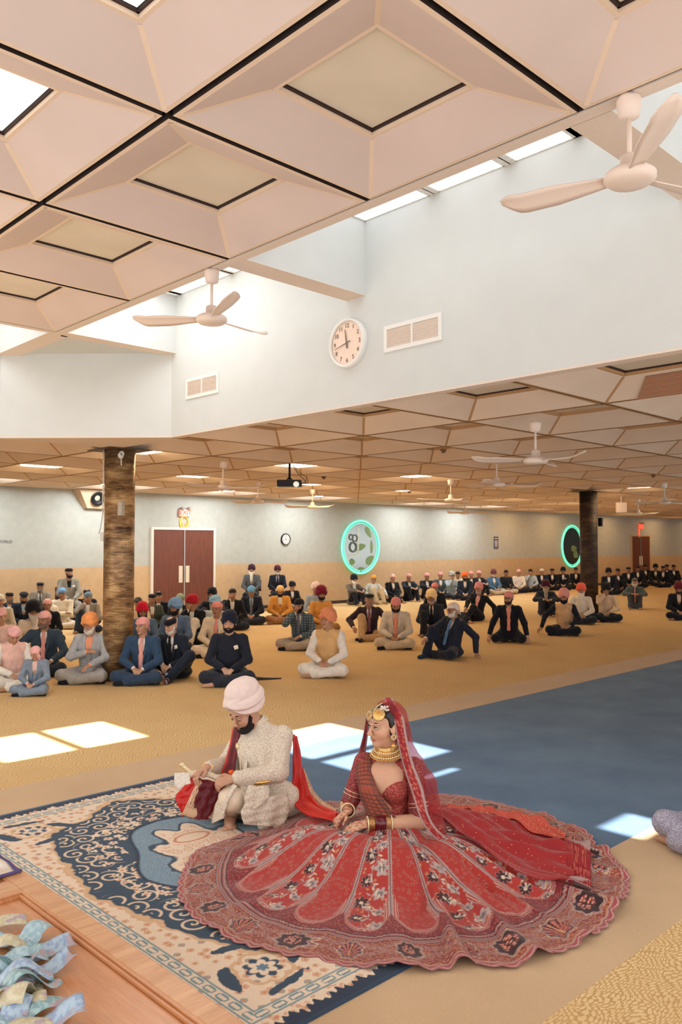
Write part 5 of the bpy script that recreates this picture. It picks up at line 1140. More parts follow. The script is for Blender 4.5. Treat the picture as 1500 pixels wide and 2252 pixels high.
    Z_[0, :] = Z_[-1, :] = Z_[:, 0] = Z_[:, -1] = 0.001
    o = grid_mesh(np.stack([X, Y, Z_], -1), attr_mat('woven rug wool', .95, .05, .3, 300, .1), 'rug', col=col)
    tag(o, 'blue and cream floral patterned rug with navy border under the couple', 'rug')
rug()
# oak donation box, lower left: frame of stiles with two sunken panels
OAK = wood('honey oak', (198, 138, 90), (220, 168, 120), .30, (1.2, 14, 1), .45, 2.2); OAKR = wood('reddish oak panel', (194, 124, 74), (216, 154, 102), .26, (14, 1.2, 1), .5, 2.0)
ZB = .50; e = empty('donation_box', (0, 0, 0), 0, 'long honey oak donation box with sunken panels in the lower left corner', 'box')
b = MB(); b.box((.25, .9, 0), (1.33, 3.6, ZB-.03)); b.build('box_body', e, OAK)
for nm, lo, hi in (('stile', (1.275, .9, ZB-.03), (1.352, 3.62, ZB)), ('rail', (.25, 2.985, ZB-.03), (1.275, 3.105, ZB)), ('stile', (.25, .9, ZB-.03), (.32, 3.62, ZB)), ('rail', (.32, 3.50, ZB-.03), (1.275, 3.62, ZB)), ('rail', (.32, .9, ZB-.03), (1.275, 1.0, ZB))):
    MB().box(lo, hi).build(nm, e, OAK, bevel=.004)
for y0, y1 in ((1.0, 2.985), (3.105, 3.50)):
    f = MB()
    for k, (in_, dz) in enumerate(((0, -.002), (.012, -.008))):
        w_ = .010; a0, a1, c0, c1 = .32+in_, 1.275-in_, y0+in_, y1-in_
        f.box((a0, c0, ZB-.03), (a0+w_, c1, ZB+dz)); f.box((a1-w_, c0, ZB-.03), (a1, c1, ZB+dz)); f.box((a0+w_, c0, ZB-.03), (a1-w_, c0+w_, ZB+dz)); f.box((a0+w_, c1-w_, ZB-.03), (a1-w_, c1, ZB+dz))
    f.build('moulding', e, OAKR); MB().box((.345, y0+.025, ZB-.028), (1.25, y1-.025, ZB-.018)).build('panel', e, OAKR)
MB().box((.345, 2.60, ZB-.0185), (1.0, 2.96, ZB-.017)).build('inlay', e, mat('dark orange varnish', (176, 84, 28), .25, coat=.4))  # dark patch paints in the edge of a reflection on the glossy wood
# quilted plastic cover on the far end of the box
def cover():
    nx_, ny_ = 46, 40; P = np.zeros((nx_, ny_, 3)); 
    for i in range(nx_):
        for j in range(ny_):
            u, v = i/(nx_-1), j/(ny_-1); x = .30+u*1.035; y = 3.13+.02*u+v*(.50-.14*u)
            P[i, j] = (x, y, ZB+.004+.05*(math.sin(math.pi*u)**.5)*(math.sin(math.pi*v)**.6)+.008*math.sin(u*17+v*5)*math.sin(v*11))
    m_, t, b_ = new_mat('crumpled clear cover'); nz = t.noise(t.coord(), 9, 3); t.l.new(t.ramp(nz, [(.35, lin((206, 206, 204))), (.5, lin((222, 206, 190))), (.65, lin((198, 206, 186)))]), b_.inputs['Base Color']); b_.inputs['Roughness'].default_value = .25; b_.inputs['Coat Weight'].default_value = .6
    e = empty('folded_cover', (0, 0, 0), 0, 'pale shiny folded cover with purple piping at the left edge', 'cover'); grid_mesh(P, m_, 'cover_sheet', e, thick=.004)
    MB().tube([P[i, 0]+[0, 0, .004] for i in range(0, nx_, 3)]+[P[-1, j]+[0, 0, .004] for j in range(0, ny_, 3)]+[P[i, -1]+[0, 0, .004] for i in range(nx_-1, -1, -3)], .006).build('piping', e, mat('purple piping', (86, 76, 128), .6), True)
cover()
# bank notes
def note_mat(name, base, alt):
    m_, t, b_ = new_mat(name); co = t.coord(out='Generated'); sp = t.node('ShaderNodeSeparateXYZ'); t.l.new(co, sp.inputs[0]); nz = t.noise(t.coord(), 60, 3)
    c = t.mix(t.smooth(nz, .45, .6), lin(base), lin(alt)); c = t.mix(t.smooth(t.noise(t.coord(), 22, 1), .62, .66), c, lin((176, 160, 170))); t.l.new(c, b_.inputs['Base Color']); b_.inputs['Roughness'].default_value = .4; return m_
NM = [note_mat('blue bank note', (150, 182, 196), (176, 204, 212)), note_mat('green blue bank note', (128, 160, 168), (160, 192, 192)), note_mat('beige bank note', (190, 180, 150), (206, 200, 172)), note_mat('pale blue bank note', (170, 194, 212), (142, 164, 196))]
NS = [(15, 2055, -28, 0, .03, 0), (75, 2050, 62, 0, .035, 1), (108, 2072, 25, 3, .02, 0), (45, 2098, 18, 0, .03, 1), (10, 2085, 5, 2, .045, 1), (12, 2130, 10, 0, .03, 0), (105, 2118, 32, 3, .028, 1), (55, 2140, 12, 3, .05, 1), (20, 2150, -15, 0, .02, 0), (70, 2165, 30, 1, .06, 1), (12, 2190, 55, 2, .05, 1), (45, 2195, 75, 2, .06, 1), (70, 2190, 100, 2, .05, 0), (90, 2210, 28, 1, .04, 0), (35, 2225, 80, 3, .04, 1), (120, 2238, 12, 3, .035, 1), (60, 2245, 20, 2, .03, 0), (10, 2240, -5, 0, .03, 1), (5, 2020, 10, 2, .02, 0), (30, 2115, 40, 1, .055, 1)]
nlab = ['pale blue note at the left edge near the top of the money pile', 'blue note standing up at the top of the money pile', 'striped pale blue note at the upper right of the money pile', 'long blue note crossing the upper middle of the money pile', 'curled beige note at the left edge of the pile', 'blue note at the left edge, middle of the pile',
        'large pale blue note sticking out to the right, middle of the pile', 'pale blue crumpled note in the middle of the pile', 'blue note lying flat at the left edge under others', 'blue note bent upward in the lower middle of the pile', 'beige note standing folded at the lower left', 'beige note folded like a fan in the lower middle',
        'crumpled beige note next to the fan-folded one', 'blue-green note lying slanted at the lower right', 'pale note standing upright at the lower left', 'pale blue and white note at the bottom right of the pile', 'beige note curled at the bottom of the pile', 'blue note at the bottom left corner', 'beige-white note half hidden at the top left of the pile', 'green-blue note bent in the centre of the pile']
for k, (px, py, ang, mi, lift, wv) in enumerate(NS):
    q = on_z(px, py, ZB+.02); a = math.radians(ang-30); P = np.zeros((20, 8, 3)); rn = random.Random(k)
    ph = rn.uniform(0, 6)
    for i in range(20):
        for j in range(8):
            u = (i/19-.5)*.152; v = (j/7-.5)*.070; z = .012+lift*(.6+.6*math.sin(u*34+ph))*(.6 if not wv else 1)+.008*math.sin(v*60+ph)
            P[i, j] = (u*math.cos(a)-v*math.sin(a), u*math.sin(a)+v*math.cos(a), max(z, .003)-.018)
    o = grid_mesh(P, NM[mi], 'banknote', thick=.0012); o.location = (q[0], q[1], ZB+.0005*k); tag(o, nlab[k], 'banknote', 'loose bank notes on the oak box')
# ------------------------------------------------------------------ bride and groom
class Spot:
    def __init__(s, loc, fa): s.loc = loc; s.rz = look(loc, fa); s.c, s.s = math.cos(s.rz), math.sin(s.rz)
    def inv(s, w): dx, dy = w[0]-s.loc[0], w[1]-s.loc[1]; return np.array([s.c*dx+s.s*dy, -s.s*dx+s.c*dy, w[2]])
    def at_x(s, px, py, x):
        r = ray(px, py); a = s.c*(EYE[0]-s.loc[0])+s.s*(EYE[1]-s.loc[1]); b = s.c*r[0]+s.s*r[1]; return s.inv(EYE+r*((x-a)/b))
    def at_d(s, px, py, d): return s.inv(EYE+ray(px, py)*d)
    def at_z(s, px, py, z): return s.inv(on_z(px, py, z))
def spline(P, n):
    P = np.array(P, float); k = len(P); t = np.linspace(0, k-1, n); i = np.minimum(t.astype(int), k-2); f = (t-i)[:, None]
    p0 = P[np.maximum(i-1, 0)]; p1 = P[i]; p2 = P[i+1]; p3 = P[np.minimum(i+2, k-1)]
    return .5*(2*p1+(p2-p0)*f+(2*p0-5*p1+4*p2-p3)*f*f+(3*p1-p0-3*p2+p3)*f**3)
def sheet(name, A, Bc, m_, parent, nu=60, nv=14, amp=0.0, waves=2.5, thick=.004, bulge=0.0, ph=0.0, drift=0.0, col=None):
    a, b = spline(A, nu), spline(Bc, nu); v = np.linspace(0, 1, nv)[None, :, None]; P = a[:, None]*(1-v)+b[:, None]*v
    tu = np.gradient(P, axis=0); tv = np.gradient(P, axis=1); n = np.cross(tu, tv); n /= np.linalg.norm(n, axis=-1, keepdims=True)+1e-9
    vv = v[..., 0]; uu = np.linspace(0, 1, nu)[:, None]
    P = P+n*((amp*np.sin(vv*2*np.pi*waves+ph+drift*uu)*np.sin(np.pi*np.clip(vv, .0, 1))**.3+amp*.4*np.sin(uu*23+vv*9+ph)+bulge*np.sin(np.pi*vv))[..., None])
    P[..., 2] = np.maximum(P[..., 2], .006)
    c = None
    if col is not None: c = col(np.broadcast_to(uu, (nu, nv)), np.broadcast_to(vv, (nu, nv)), P)
    return grid_mesh(P, m_, name, parent, thick=thick, col=c)
def brocade(name, base, thr, scale=55, hi=None, rough=.6, metal=0.0):
    m_, t, b_ = new_mat(name); co = t.coord(); nz = t.noise(co, 9, 2); wp = t.node('ShaderNodeVectorMath', operation='ADD'); t.l.new(co, wp.inputs[0])
    sc2 = t.node('ShaderNodeVectorMath', operation='SCALE'); t.l.new(t.node('ShaderNodeTexNoise').outputs['Color'], sc2.inputs[0]); sc2.inputs['Scale'].default_value = .03; t.l.new(sc2.outputs[0], wp.inputs[1])
    v1 = t.voronoi(wp.outputs[0], scale, 'DISTANCE_TO_EDGE'); v2 = t.voronoi(wp.outputs[0], scale*2.6, 'F1')
    v3 = t.noise(co, 130, 2); c = t.mix(t.math('MULTIPLY', t.smooth(v1, .16, .05), t.smooth(v3, .42, .58)), lin(base), lin(thr)); c = t.mix(t.math('MULTIPLY', t.smooth(v2, .30, .20), .75), c, lin(hi or thr)); t.l.new(c, b_.inputs['Base Color'])
    b_.inputs['Roughness'].default_value = rough; b_.inputs['Specular IOR Level'].default_value = .4
    h = t.math('ADD', t.math('MULTIPLY', t.smooth(v1, .12, .04), .6), t.math('MULTIPLY', t.noise(t.coord(), 12, 2), 2.0)); t.l.new(t.bump(h, .35, .008), b_.inputs['Normal']); return m_
def velvet(name, c, sheen=.8, r=.5): 
    m_ = mat(name, c, r, vary=.05, scale=12, spec=.4, bump=.3, bscale=9); b_ = m_.node_tree.nodes['Principled BSDF']; b_.inputs['Sheen Weight'].default_value = sheen; b_.inputs['Sheen Tint'].default_value = (*lin((255, 90, 70)), 1); return m_
GOLD = mat('warm gold', (226, 178, 104), .28, metal=.85, vary=.12, scale=120); GOLDP = mat('pale gold pearls', (240, 220, 178), .35, metal=.25, vary=.1, scale=200); PEARL = mat('ivory pearls', (228, 216, 200), .3, vary=.02, coat=.3)
IVORY = brocade('ivory brocade', (228, 216, 198), (190, 176, 158), 62, (208, 186, 154)); SATIN = mat('cream satin', (230, 212, 188), .38, vary=.03, spec=.45, bump=.3, bscale=10)
SILK = mat('ivory turban cloth', (232, 212, 204), .75, vary=.02); MARV = velvet('maroon velvet', (86, 10, 28)); REDS = velvet('scarlet satin', (196, 30, 24), .5, .32)
def gold_border():
    def f(u, v, P):
        a = u*26; b = v*4; g = np.array(lin((222, 186, 150))); d = np.array(lin((120, 40, 44)))
        m_ = (np.abs(((a+b*.5) % 1)-.5)+np.abs((b % 1)-.5) > .33)[..., None]; edge = ((v < .12) | (v > .9))[..., None]; return np.where(m_ | edge, g, d)
    return f
THREAD = attr_mat('gold thread lace', .5, .4, .4, 250)
GS = Spot((3.37, 4.22), 58)
def groom():
    e = empty('person', (*GS.loc, 0), GS.rz, 'groom in ivory turban and embroidered ivory coat, head bowed, holding a sword', 'person'); L = GS.at_x
    P = np.array([0, 0, .11]); Cc = np.array([0, .03, .42]); Nk = np.array([0, .03, .585]); SR = np.array([.175, .01, .525]); SL = np.array([-.175, -.04, .535])
    ER = np.array([.23, .14, .30]); wR = L(455, 1688, .07); EL = L(612, 1698, -.215); wL = L(512, 1712, -.13)
    HR, HL = np.array([.09, .02, .11]), np.array([-.09, .02, .11]); KR = np.array([.30, .30, .13]); AR_ = np.array([.05, .31, .08]); KL = np.array([-.12, .30, .195]); AL_ = np.array([.01, .22, .085])
    hp = .50; HRm = rotm(-hp, 0, .12); Hc = np.array([0, .135, .685]); sk = np.array((.56, .31, .20))
    S = Sculpt(); S.chain([P, P+[0, .02, .17], Cc], [.11, .10, .12], .05); S.cap(SL, SR, .045, None, .04); S.cap(Nk+[0, 0, -.05], Hc+HRm@np.array([0, -.03, -.05]), .062, .052, .03)
    for a, b, c in ((SR, ER, wR), (SL, EL, wL)): S.chain([a, b, c], [.040, .034, .026], .02)
    S.chain([HR, KR, AR_], [.07, .05, .034], .03); S.chain([HL, KL, AL_], [.07, .05, .034], .03)
    # bare left foot, toes toward the lens
    heel = AL_*[1, 1, 0]+[.02, -.02, .045]; ft = GS.at_z(505, 1826, .0); d = (ft-heel)*[1, 1, 0]; d /= np.linalg.norm(d); lt = np.array([-d[1], d[0], 0]); base = heel+d*.03
    S.cap(AL_, heel, .034, .036, .02); S.cap(heel, base+d*.105+[0, 0, -.012], .036, .030, .02); S.cap(base+d*.08-lt*.012, base+d*.14+lt*.0+[0, 0, -.018], .030, .030, .02)
    for k in range(5): q = base+d*(.175-.007*abs(k-1)*1.1)+lt*(k-2)*.0155+[0, 0, -.028]; S.cap(q-d*.035, q, .0115, (.0135, .0105, .010, .0095, .009)[k], .006)
    hand(S, wR, L(425, 1706, .06)-wR, (.1, .75, .6), 1, k=.005, r=.0088, curl=1.0); hand(S, wL, L(478, 1722, -.09)-wL, (-.3, .75, .6), -1, k=.005, r=.0088, curl=1.0)
    S.frame(HRm, Hc); head_prims(S); S.frame(); S.zmin = .011
    S.build('body', e, attr_mat('close skin', .5, .4, sss=.05), .0036, lambda V: face_col(V, HRm, Hc, sk, sk*np.array((.80, .46, .44)), sk*.95, closed=True, fine=True)); face_detail(e, HRm, Hc, False, True)
    # turban: dome with broad pleated side layers
    S = Sculpt(); S.frame(HRm@rotm(.10, 0, 0), Hc+HRm@np.array([0, -.022, .022]))
    S.ell((0, -.012, .108), (.105, .122, .088), .01, disp=lambda q: .0012*np.sin(q[..., 2]*120+q[..., 1]*60))
    for g in (1, -1):
        S.ell((g*.014, -.006, .078), (.120, .140, .058), .004, rot=rotm(0, g*.30, 0), disp=lambda q: .0034*np.abs(np.sin(q[..., 2]*110)))
        S.ell((g*.026, -.010, .052), (.109, .124, .046), .004, rot=rotm(0, g*.60, 0), disp=lambda q: .0036*np.abs(np.sin(q[..., 2]*110)))
        S.ell((g*.046, -.030, .026), (.072, .086, .032), .004, rot=rotm(0, g*.95, 0), disp=lambda q: .0034*np.abs(np.sin(q[..., 2]*110)))
    S.build('turban', e, SILK, .0036)
    S = Sculpt(); S.frame(HRm, Hc)
    S.ell((0, .030, -.082), (.060, .062, .044), .02); S.ell((0, .060, -.094), (.034, .032, .026), .02)
    for s in (-1, 1): S.cap((s*.066, .012, -.015), (s*.050, .05, -.078), .013, .020, .015); S.cap((s*.026, .088, -.058), (s*.003, .101, -.047), .005, .006, .003)
    S.ell((0, .078, -.022), (.050, .045, .034), .008, -1); S.ell((0, .100, -.064), (.019, .018, .0085), .004, -1); S.build('beard', e, mat('black beard', (34, 27, 28), .8, bump=.6, bscale=400), .0032)
    # coat
    S = Sculpt(); S.ell(P+[0, .0, .02], (.185, .165, .13), .05); S.ell((0, .02, .27), (.155, .135, .15), .06); S.ell(Cc, (.175, .135, .155), .05); S.cap(SL+[.01, 0, 0], SR-[.01, 0, 0], .062, None, .04); S.cap(Nk+[0, -.005, -.05], Nk+[0, .012, .028], .088, .060, .03)
    S.chain([SR, ER, wR+(ER-wR)*.10], [.064, .058, .041], .025); S.chain([SL, EL, wL+(EL-wL)*.10], [.068, .062, .042], .025)
    S.ell((0, -.02, .10), (.24, .22, .13), .06); S.cap((-.15, .02, .10), (-.22, .12, .035), .09, .05, .05); S.cap((.15, .05, .10), (.28, .26, .06), .09, .06, .05); S.cap((-.10, -.12, .10), (-.13, -.17, .03), .10, .07, .05); S.cap((.0, .10, .14), (-.14, .20, .20), .10, .075, .05)
    S.cap(Nk+[0, .05, .12], Nk+[0, .02, .02], .058, .050, .01, -1); S.cap((-.02, .27, .05), (-.08, .36, .2), .05, .07, .02, -1); S.zmin = .012; S.wave = .0028
    S.build('coat', e, IVORY, .0042)
    # front flaps of the coat over the knees
    sheet('coat_flap', [L(546, 1728, -.21), L(538, 1752, -.235), L(540, 1775, -.235)], [L(592, 1728, -.25), L(590, 1755, -.27), L(562, 1780, -.27)], IVORY, e, 30, 16, .004, 1.5, .006)
    sheet('coat_flap', [L(545, 1758, -.235), L(530, 1785, -.245), L(536, 1812, -.25)], [L(632, 1745, -.24), L(636, 1785, -.27), L(620, 1820, -.29)], IVORY, e, 30, 24, .008, 2.2, .006, .02)
    sheet('coat_flap', [L(500, 1725, -.08), L(476, 1765, -.05), L(466, 1812, -.02)], [L(522, 1728, -.19), L(503, 1760, -.19), L(492, 1800, -.15)], IVORY, e, 30, 14, .006, 1.5, .006, .01)
    S = Sculpt(); S.chain([HR, KR, AR_], [.10, .080, .056], .03); S.chain([HL, KL, AL_+(KL-AL_)*.10], [.10, .072, .066], .03); S.zmin = .012; S.wave = .0022; S.build('trousers', e, SATIN, .0046)
    # collar, placket, pearls, brooch, pocket square line
    MB().tube([Nk+np.array([.062*math.cos(t), .005+.060*math.sin(t), .034+.012*math.sin(t)*-1]) for t in np.linspace(0, 2*math.pi, 28, endpoint=False)], .006, closed=True).build('collar', e, SATIN, True)
    MB().tube([Nk+[-.0, .075, .0], (0, .155, .46), (0, .165, .38), (0, .160, .28), (0, .16, .2)], .006).build('placket', e, SATIN, True)
    for k in range(5):
        w_ = .052+.006*k; dp = .30+.022*k; pts = [(w_*1.0*math.cos(t)*(1-.35*max(0, -math.sin(t))), .165+.010*k*.3-.05*max(0, math.sin(t)), .50-dp*.5+dp*.5*math.sin(t)) for t in np.linspace(math.pi*.12, -math.pi*1.12, 40)]
        MB().tube(pts, .0042, seg=7).build('pearl_strand', e, PEARL, True)
    MB().lathe([(.001, -.006), (.02, -.004), (.024, 0), (.012, .008), (.001, .010)], seg=16, cap=False, mtx=Matrix.Translation((.045, .16, .46)) @ Matrix.Rotation(-math.pi/2, 4, 'X')).build('brooch', e, GOLDP, True)
    for (w_, el, m_, r_, nm) in ((wR, ER, GOLD, .034, 'gold_bangle'), (wL, EL, GOLDP, .034, 'bracelet')):
        u = el-w_; u /= np.linalg.norm(u); R_ = Vector(u).to_track_quat('Z', 'Y').to_matrix().to_4x4(); c = w_+u*.012
        MB().tube([tuple(Matrix.Translation(tuple(c)) @ R_ @ Vector((r_*math.cos(t), r_*math.sin(t), 0))) for t in np.linspace(0, 2*math.pi, 30, endpoint=False)], .0048, closed=True).build(nm, e, m_, True)
    MB().tube([wL+[.0, .005, .034], wL+[.015, .01, .038], wL+[.02, -.01, .036]], .012).build('orange_thread', e, mat('orange thread', (236, 98, 40), .7), True)
    # red velvet sash: front fall over the far shoulder, and the back fall that runs to the bride's hands
    F1 = [L(520, 1572, .16), L(512, 1620, .15), L(500, 1670, .10), L(490, 1700, .06)]; F2 = [L(536, 1580, .10), L(524, 1640, .06), L(517, 1690, .0), L(508, 1715, -.03)]
    sheet('sash', F1, F2, MARV, e, 40, 12, .006, 1.2, .006, .01); sheet('sash_lining', [p+np.array([.010, .004, 0]) for p in F1], [a*.6+b*.4+np.array([0, .012, 0]) for a, b in zip(F1, F2)], REDS, e, 40, 6, .003, 1, .004)
    sheet('sash_end', [L(440, 1712, .04), L(428, 1745, .05), L(412, 1798, .05)], [L(502, 1722, -.04), L(480, 1760, -.02), L(458, 1802, .0)], MARV, e, 40, 20, .010, 2.6, .006, .02)
    sheet('lining_end', [L(428, 1702, .09), L(400, 1735, .10), L(386, 1752, .10), L(394, 1775, .08)], [L(442, 1712, .05), L(428, 1748, .06), L(416, 1775, .06), L(402, 1797, .06)], REDS, e, 40, 12, .006, 1.4, .005, .01)
    sheet('gold_border', [L(438, 1714, .045), L(420, 1748, .055), L(400, 1793, .055)], [L(452, 1716, .025), L(438, 1750, .035), L(424, 1790, .03)], THREAD, e, 50, 12, .003, 1, .006, .012, col=gold_border())
    sheet('gold_border', [L(398, 1790, .05), L(428, 1800, .03), L(458, 1803, .01)], [L(415, 1772, .035), L(438, 1780, .02), L(462, 1783, .0)], THREAD, e, 40, 10, .002, 1, .006, .01, col=gold_border())
    D = GS.at_d
    sheet('sash', [D(641, 1615, 5.42), D(645, 1680, 5.36), D(642, 1730, 5.30), D(650, 1775, 5.18), D(690, 1797, 4.90), D(735, 1806, 4.62)], [D(648, 1625, 5.46), D(662, 1690, 5.42), D(682, 1745, 5.34), D(700, 1765, 5.20), D(728, 1782, 4.90), D(758, 1795, 4.64)], REDS, e, 80, 22, .012, 2.4, .006, .02, drift=2)
    sheet('gold_border', [D(662, 1690, 5.415), D(681, 1742, 5.335), D(702, 1768, 5.17), D(735, 1788, 4.85)], [D(669, 1690, 5.42), D(690, 1738, 5.34), D(712, 1762, 5.17), D(742, 1780, 4.85)], THREAD, e, 60, 8, .002, 1, .006, col=gold_border())
    MB().tube([D(583, 1548, 5.3)+np.array([0, 0, .01*math.sin(t)]) if False else Nk+np.array([-.02+.0*t, -.075-.02*math.sin(t*3.1), .045+.03*math.sin(t*3.14)]) for t in np.linspace(0, 1, 8)], .002).build('gold_cord', e, GOLD, True)
    # sword laid across the hands: a thing of its own, held
    sw = empty('sword', (*GS.loc, 0), GS.rz, 'curved sword in an ivory and gold scabbard held in the groom\'s hands', 'sword')
    A = spline([L(418, 1702, .085), L(455, 1702, .04), L(500, 1719, -.06), L(545, 1722, -.15), L(574, 1721, -.215)], 40)
    MB().tube(list(A), list(np.linspace(.021, .013, 40))).build('scabbard', sw, brocade('embossed ivory scabbard', (230, 216, 192), (200, 176, 140), 60), True)
    MB().tube(list(spline([L(560, 1722, -.185), L(578, 1721, -.225), L(594, 1718, -.265)], 12)), list(np.linspace(.0165, .006, 12))).build('scabbard_tip', sw, GOLD, True)
    MB().tube(list(spline([L(424, 1702, .075), L(410, 1690, .105), L(400, 1682, .13)], 10)), .010).build('hilt', sw, GOLDP, True)
    MB().tube(list(spline([L(415, 1696, .09), L(405, 1697, .10), L(396, 1692, .12), L(394, 1684, .135), L(402, 1680, .13)], 20)), .0035).build('knuckle_guard', sw, GOLD, True)
    MB().lathe([(.001, -.01), (.016, -.006), (.018, 0), (.010, .008), (.001, .01)], seg=14, cap=False, mtx=Matrix.Translation(tuple(L(401, 1681, .13)))).build('pommel', sw, GOLDP, True)
    for k in range(4): MB().lathe([(.001, -.008), (.007, 0), (.001, .008)], seg=8, cap=False, mtx=Matrix.Translation(tuple(L(547+k*2, 1731+k*4, -.165)))).build('tassel_bead', sw, GOLDP, True)
    hk = sheet('handkerchief', [L(384, 1700, .16), L(384, 1722, .15), L(392, 1738, .13)], [L(420, 1697, .08), L(418, 1712, .08), L(420, 1722, .07)], mat('white lace', (232, 224, 210), .8, vary=.04, scale=90), None, 24, 16, .004, 1.5, .003)
    hk.location = (*GS.loc, 0); hk.rotation_euler = (0, 0, GS.rz); tag(hk, 'white lace handkerchief hanging at the sword hilt in front of the groom', 'handkerchief')
groom()

BS = Spot((3.46, 3.19), 18)
HEM = [(628, 1802), (580, 1826), (530, 1847), (492, 1852), (448, 1872), (415, 1898), (396, 1935), (392, 1975), (410, 2010), (455, 2045), (520, 2080), (600, 2103), (655, 2113), (690, 2108), (720, 2122), (800, 2138), (850, 2134), (905, 2141), (960, 2141), (1030, 2126), (1075, 2132), (1110, 2135), (1150, 2128), (1200, 2110), (1260, 2090), (1300, 2068), (1340, 2035), (1362, 2005), (1382, 1965), (1380, 1925), (1350, 1890), (1310, 1865), (1298, 1838), (1250, 1822), (1200, 1800), (1130, 1778), (1050, 1762), (985, 1757)]
def skirt(e):
    H = np.array([BS.at_z(px, py, 0)[:2] for px, py in HEM]); th = np.arctan2(H[:, 1], H[:, 0]); R = np.hypot(H[:, 0], H[:, 1])
    # close the far side (hidden behind her) with a tighter gather
    ex = [(math.radians(d), r) for d, r in ((100+0, 1.1),)]
    o = np.argsort(th); th, R = th[o], R[o]; gapm = ~((th > math.radians(100)) & (th < math.radians(165)))
    NT_, NR = 1500, 300; T_ = np.linspace(-np.pi, np.pi, NT_, endpoint=False)
    Rf = np.interp(T_, np.concatenate([th[-3:]-2*np.pi, th, th[:3]+2*np.pi]), np.concatenate([R[-3:], R, R[:3]]))
    ker = np.hanning(25); ker /= ker.sum(); Rf = np.convolve(np.concatenate([Rf[-40:], Rf, Rf[:40]]), ker, 'same')[40:-40]
    s = np.linspace(0, 1, NR)[None, :]; TT = T_[:, None]
    hem_sc = 1+.012*np.abs(np.sin(TT*46))-.006
    r = .10+(Rf[:, None]-.10)*s; r = r*(1+(hem_sc-1)*np.clip((s-.9)/.1, 0, 1))
    # heights: knees to her right and front, low behind
    c = np.cos(TT); sn = np.sin(TT)
    def bump_(cx, cy, sx, sy, h): x = r*c-cx; y = r*sn-cy; return h*np.exp(-(x/sx)**2-(y/sy)**2)
    z = .185*np.exp(-(r/.34)**4)
    z = np.maximum(z, bump_(.34, .26, .36, .25, .165)); z = np.maximum(z, bump_(-.10, .34, .34, .24, .185)); z = np.maximum(z, bump_(.12, .32, .42, .22, .175)); z = np.maximum(z, bump_(-.36, .12, .30, .28, .14)); z = np.maximum(z, bump_(-.30, -.25, .35, .35, .14)); z = np.maximum(z, bump_(.2, -.25, .4, .35, .16))
    z = z+.035*np.exp(-((r-.30)/.42)**2)*(1-s)
    ft = np.clip((s-.12)/.5, 0, 1); env = ft*(.25+.75*np.clip((s-.3)/.4, 0, 1))
    f1 = np.sin(TT*11+1.3*np.sin(TT*2+.5)+.8*s); f2 = np.sin(TT*23+2.2*np.sin(TT*3)+1.7+1.2*s); f3 = np.sin(TT*41+s*3)
    side = .55+.75*np.clip(-c+.1, 0, 1)       # more, deeper folds toward her left
    z = z+env*side*(.015*f1+.010*f2+.004*f3)
    for t0, dp, wd in ((math.radians(122), .10, .045), (math.radians(136), .05, .04), (math.radians(151), .07, .04), (math.radians(168), .05, .035), (math.radians(-172), .06, .035), (math.radians(-158), .05, .04), (math.radians(-140), .04, .06), (math.radians(-120), .035, .06), (math.radians(62), .02, .05)):
        dt = np.angle(np.exp(1j*(TT-t0-.06*np.sin(s*5)))); z = z-dp*env*np.exp(-(dt/wd)**2)*np.clip(1.35-s, 0, 1)+dp*.6*env*np.exp(-((dt-wd*1.6)/wd)**2)
    z = np.where(s > .75, z*(1-.35*(s-.75)/.25), z); z = z+.010; 
    wav = .014*np.clip((s-.86)/.14, 0, 1)*(np.sin(TT*17+2*np.sin(TT*5))+.4); z = np.maximum(z+wav, .0135+.003*np.sin(TT*29))
    X = r*c; Y = r*sn; P = np.stack([X, Y, np.broadcast_to(z, r.shape)], -1)
    global skirt_z
    def skirt_z(x, y):
        i = int((math.atan2(y, x)+math.pi)/(2*math.pi)*NT_) % NT_; q = (math.hypot(x, y)-.10)/(Rf[i]-.10)*(NR-1); return float(P[i, int(min(max(q, 0), NR-1)), 2]) if q < NR else 0.0
    # ---- embroidery, laid out in panels that run from waist to hem
    NPAN = 22; pu = (TT/(2*np.pi)*NPAN+.35)+0*s; pid = np.floor(pu); u = pu-pid-.5; w_ = 2*np.pi*r/NPAN; ux = u*w_; L_ = s*(Rf[:, None]-.10)  # metres along the panel
    RED, MAR, DMAR, SIL, SAL, GLD, CRM = [np.array(lin(q)) for q in ((172, 44, 36), (92, 18, 30), (50, 9, 22), (176, 160, 156), (204, 112, 96), (206, 148, 106), (216, 196, 170))]
    col = np.tile(RED, r.shape+(1,)); 
    def put_(m_, q): m_ = np.clip(m_, 0, 1)[..., None]; col[:] = col*(1-m_)+q*m_
    S_ = lambda d, w2=.002: np.clip(.5-d/w2, 0, 1)
    odd = (pid % 2) == 1
    inp = s < .74
    # speckled sprigs everywhere, denser in alternate panels
    dx, dy, h = cells(ux+pid*3.1, L_, .026, 3); put_(S_(petals(dx, dy, .30, 5), .10)*(h > .72)*inp*.7, GLD); put_(S_(petals(dx, dy, .34, 5), .10)*odd*(h > .35)*inp*.8, SAL); put_(S_(np.hypot(dx, dy)-.16, .1)*odd*inp*(h > .35), MAR)
    # floral trails down the wide panels
    rn = random.Random(5)
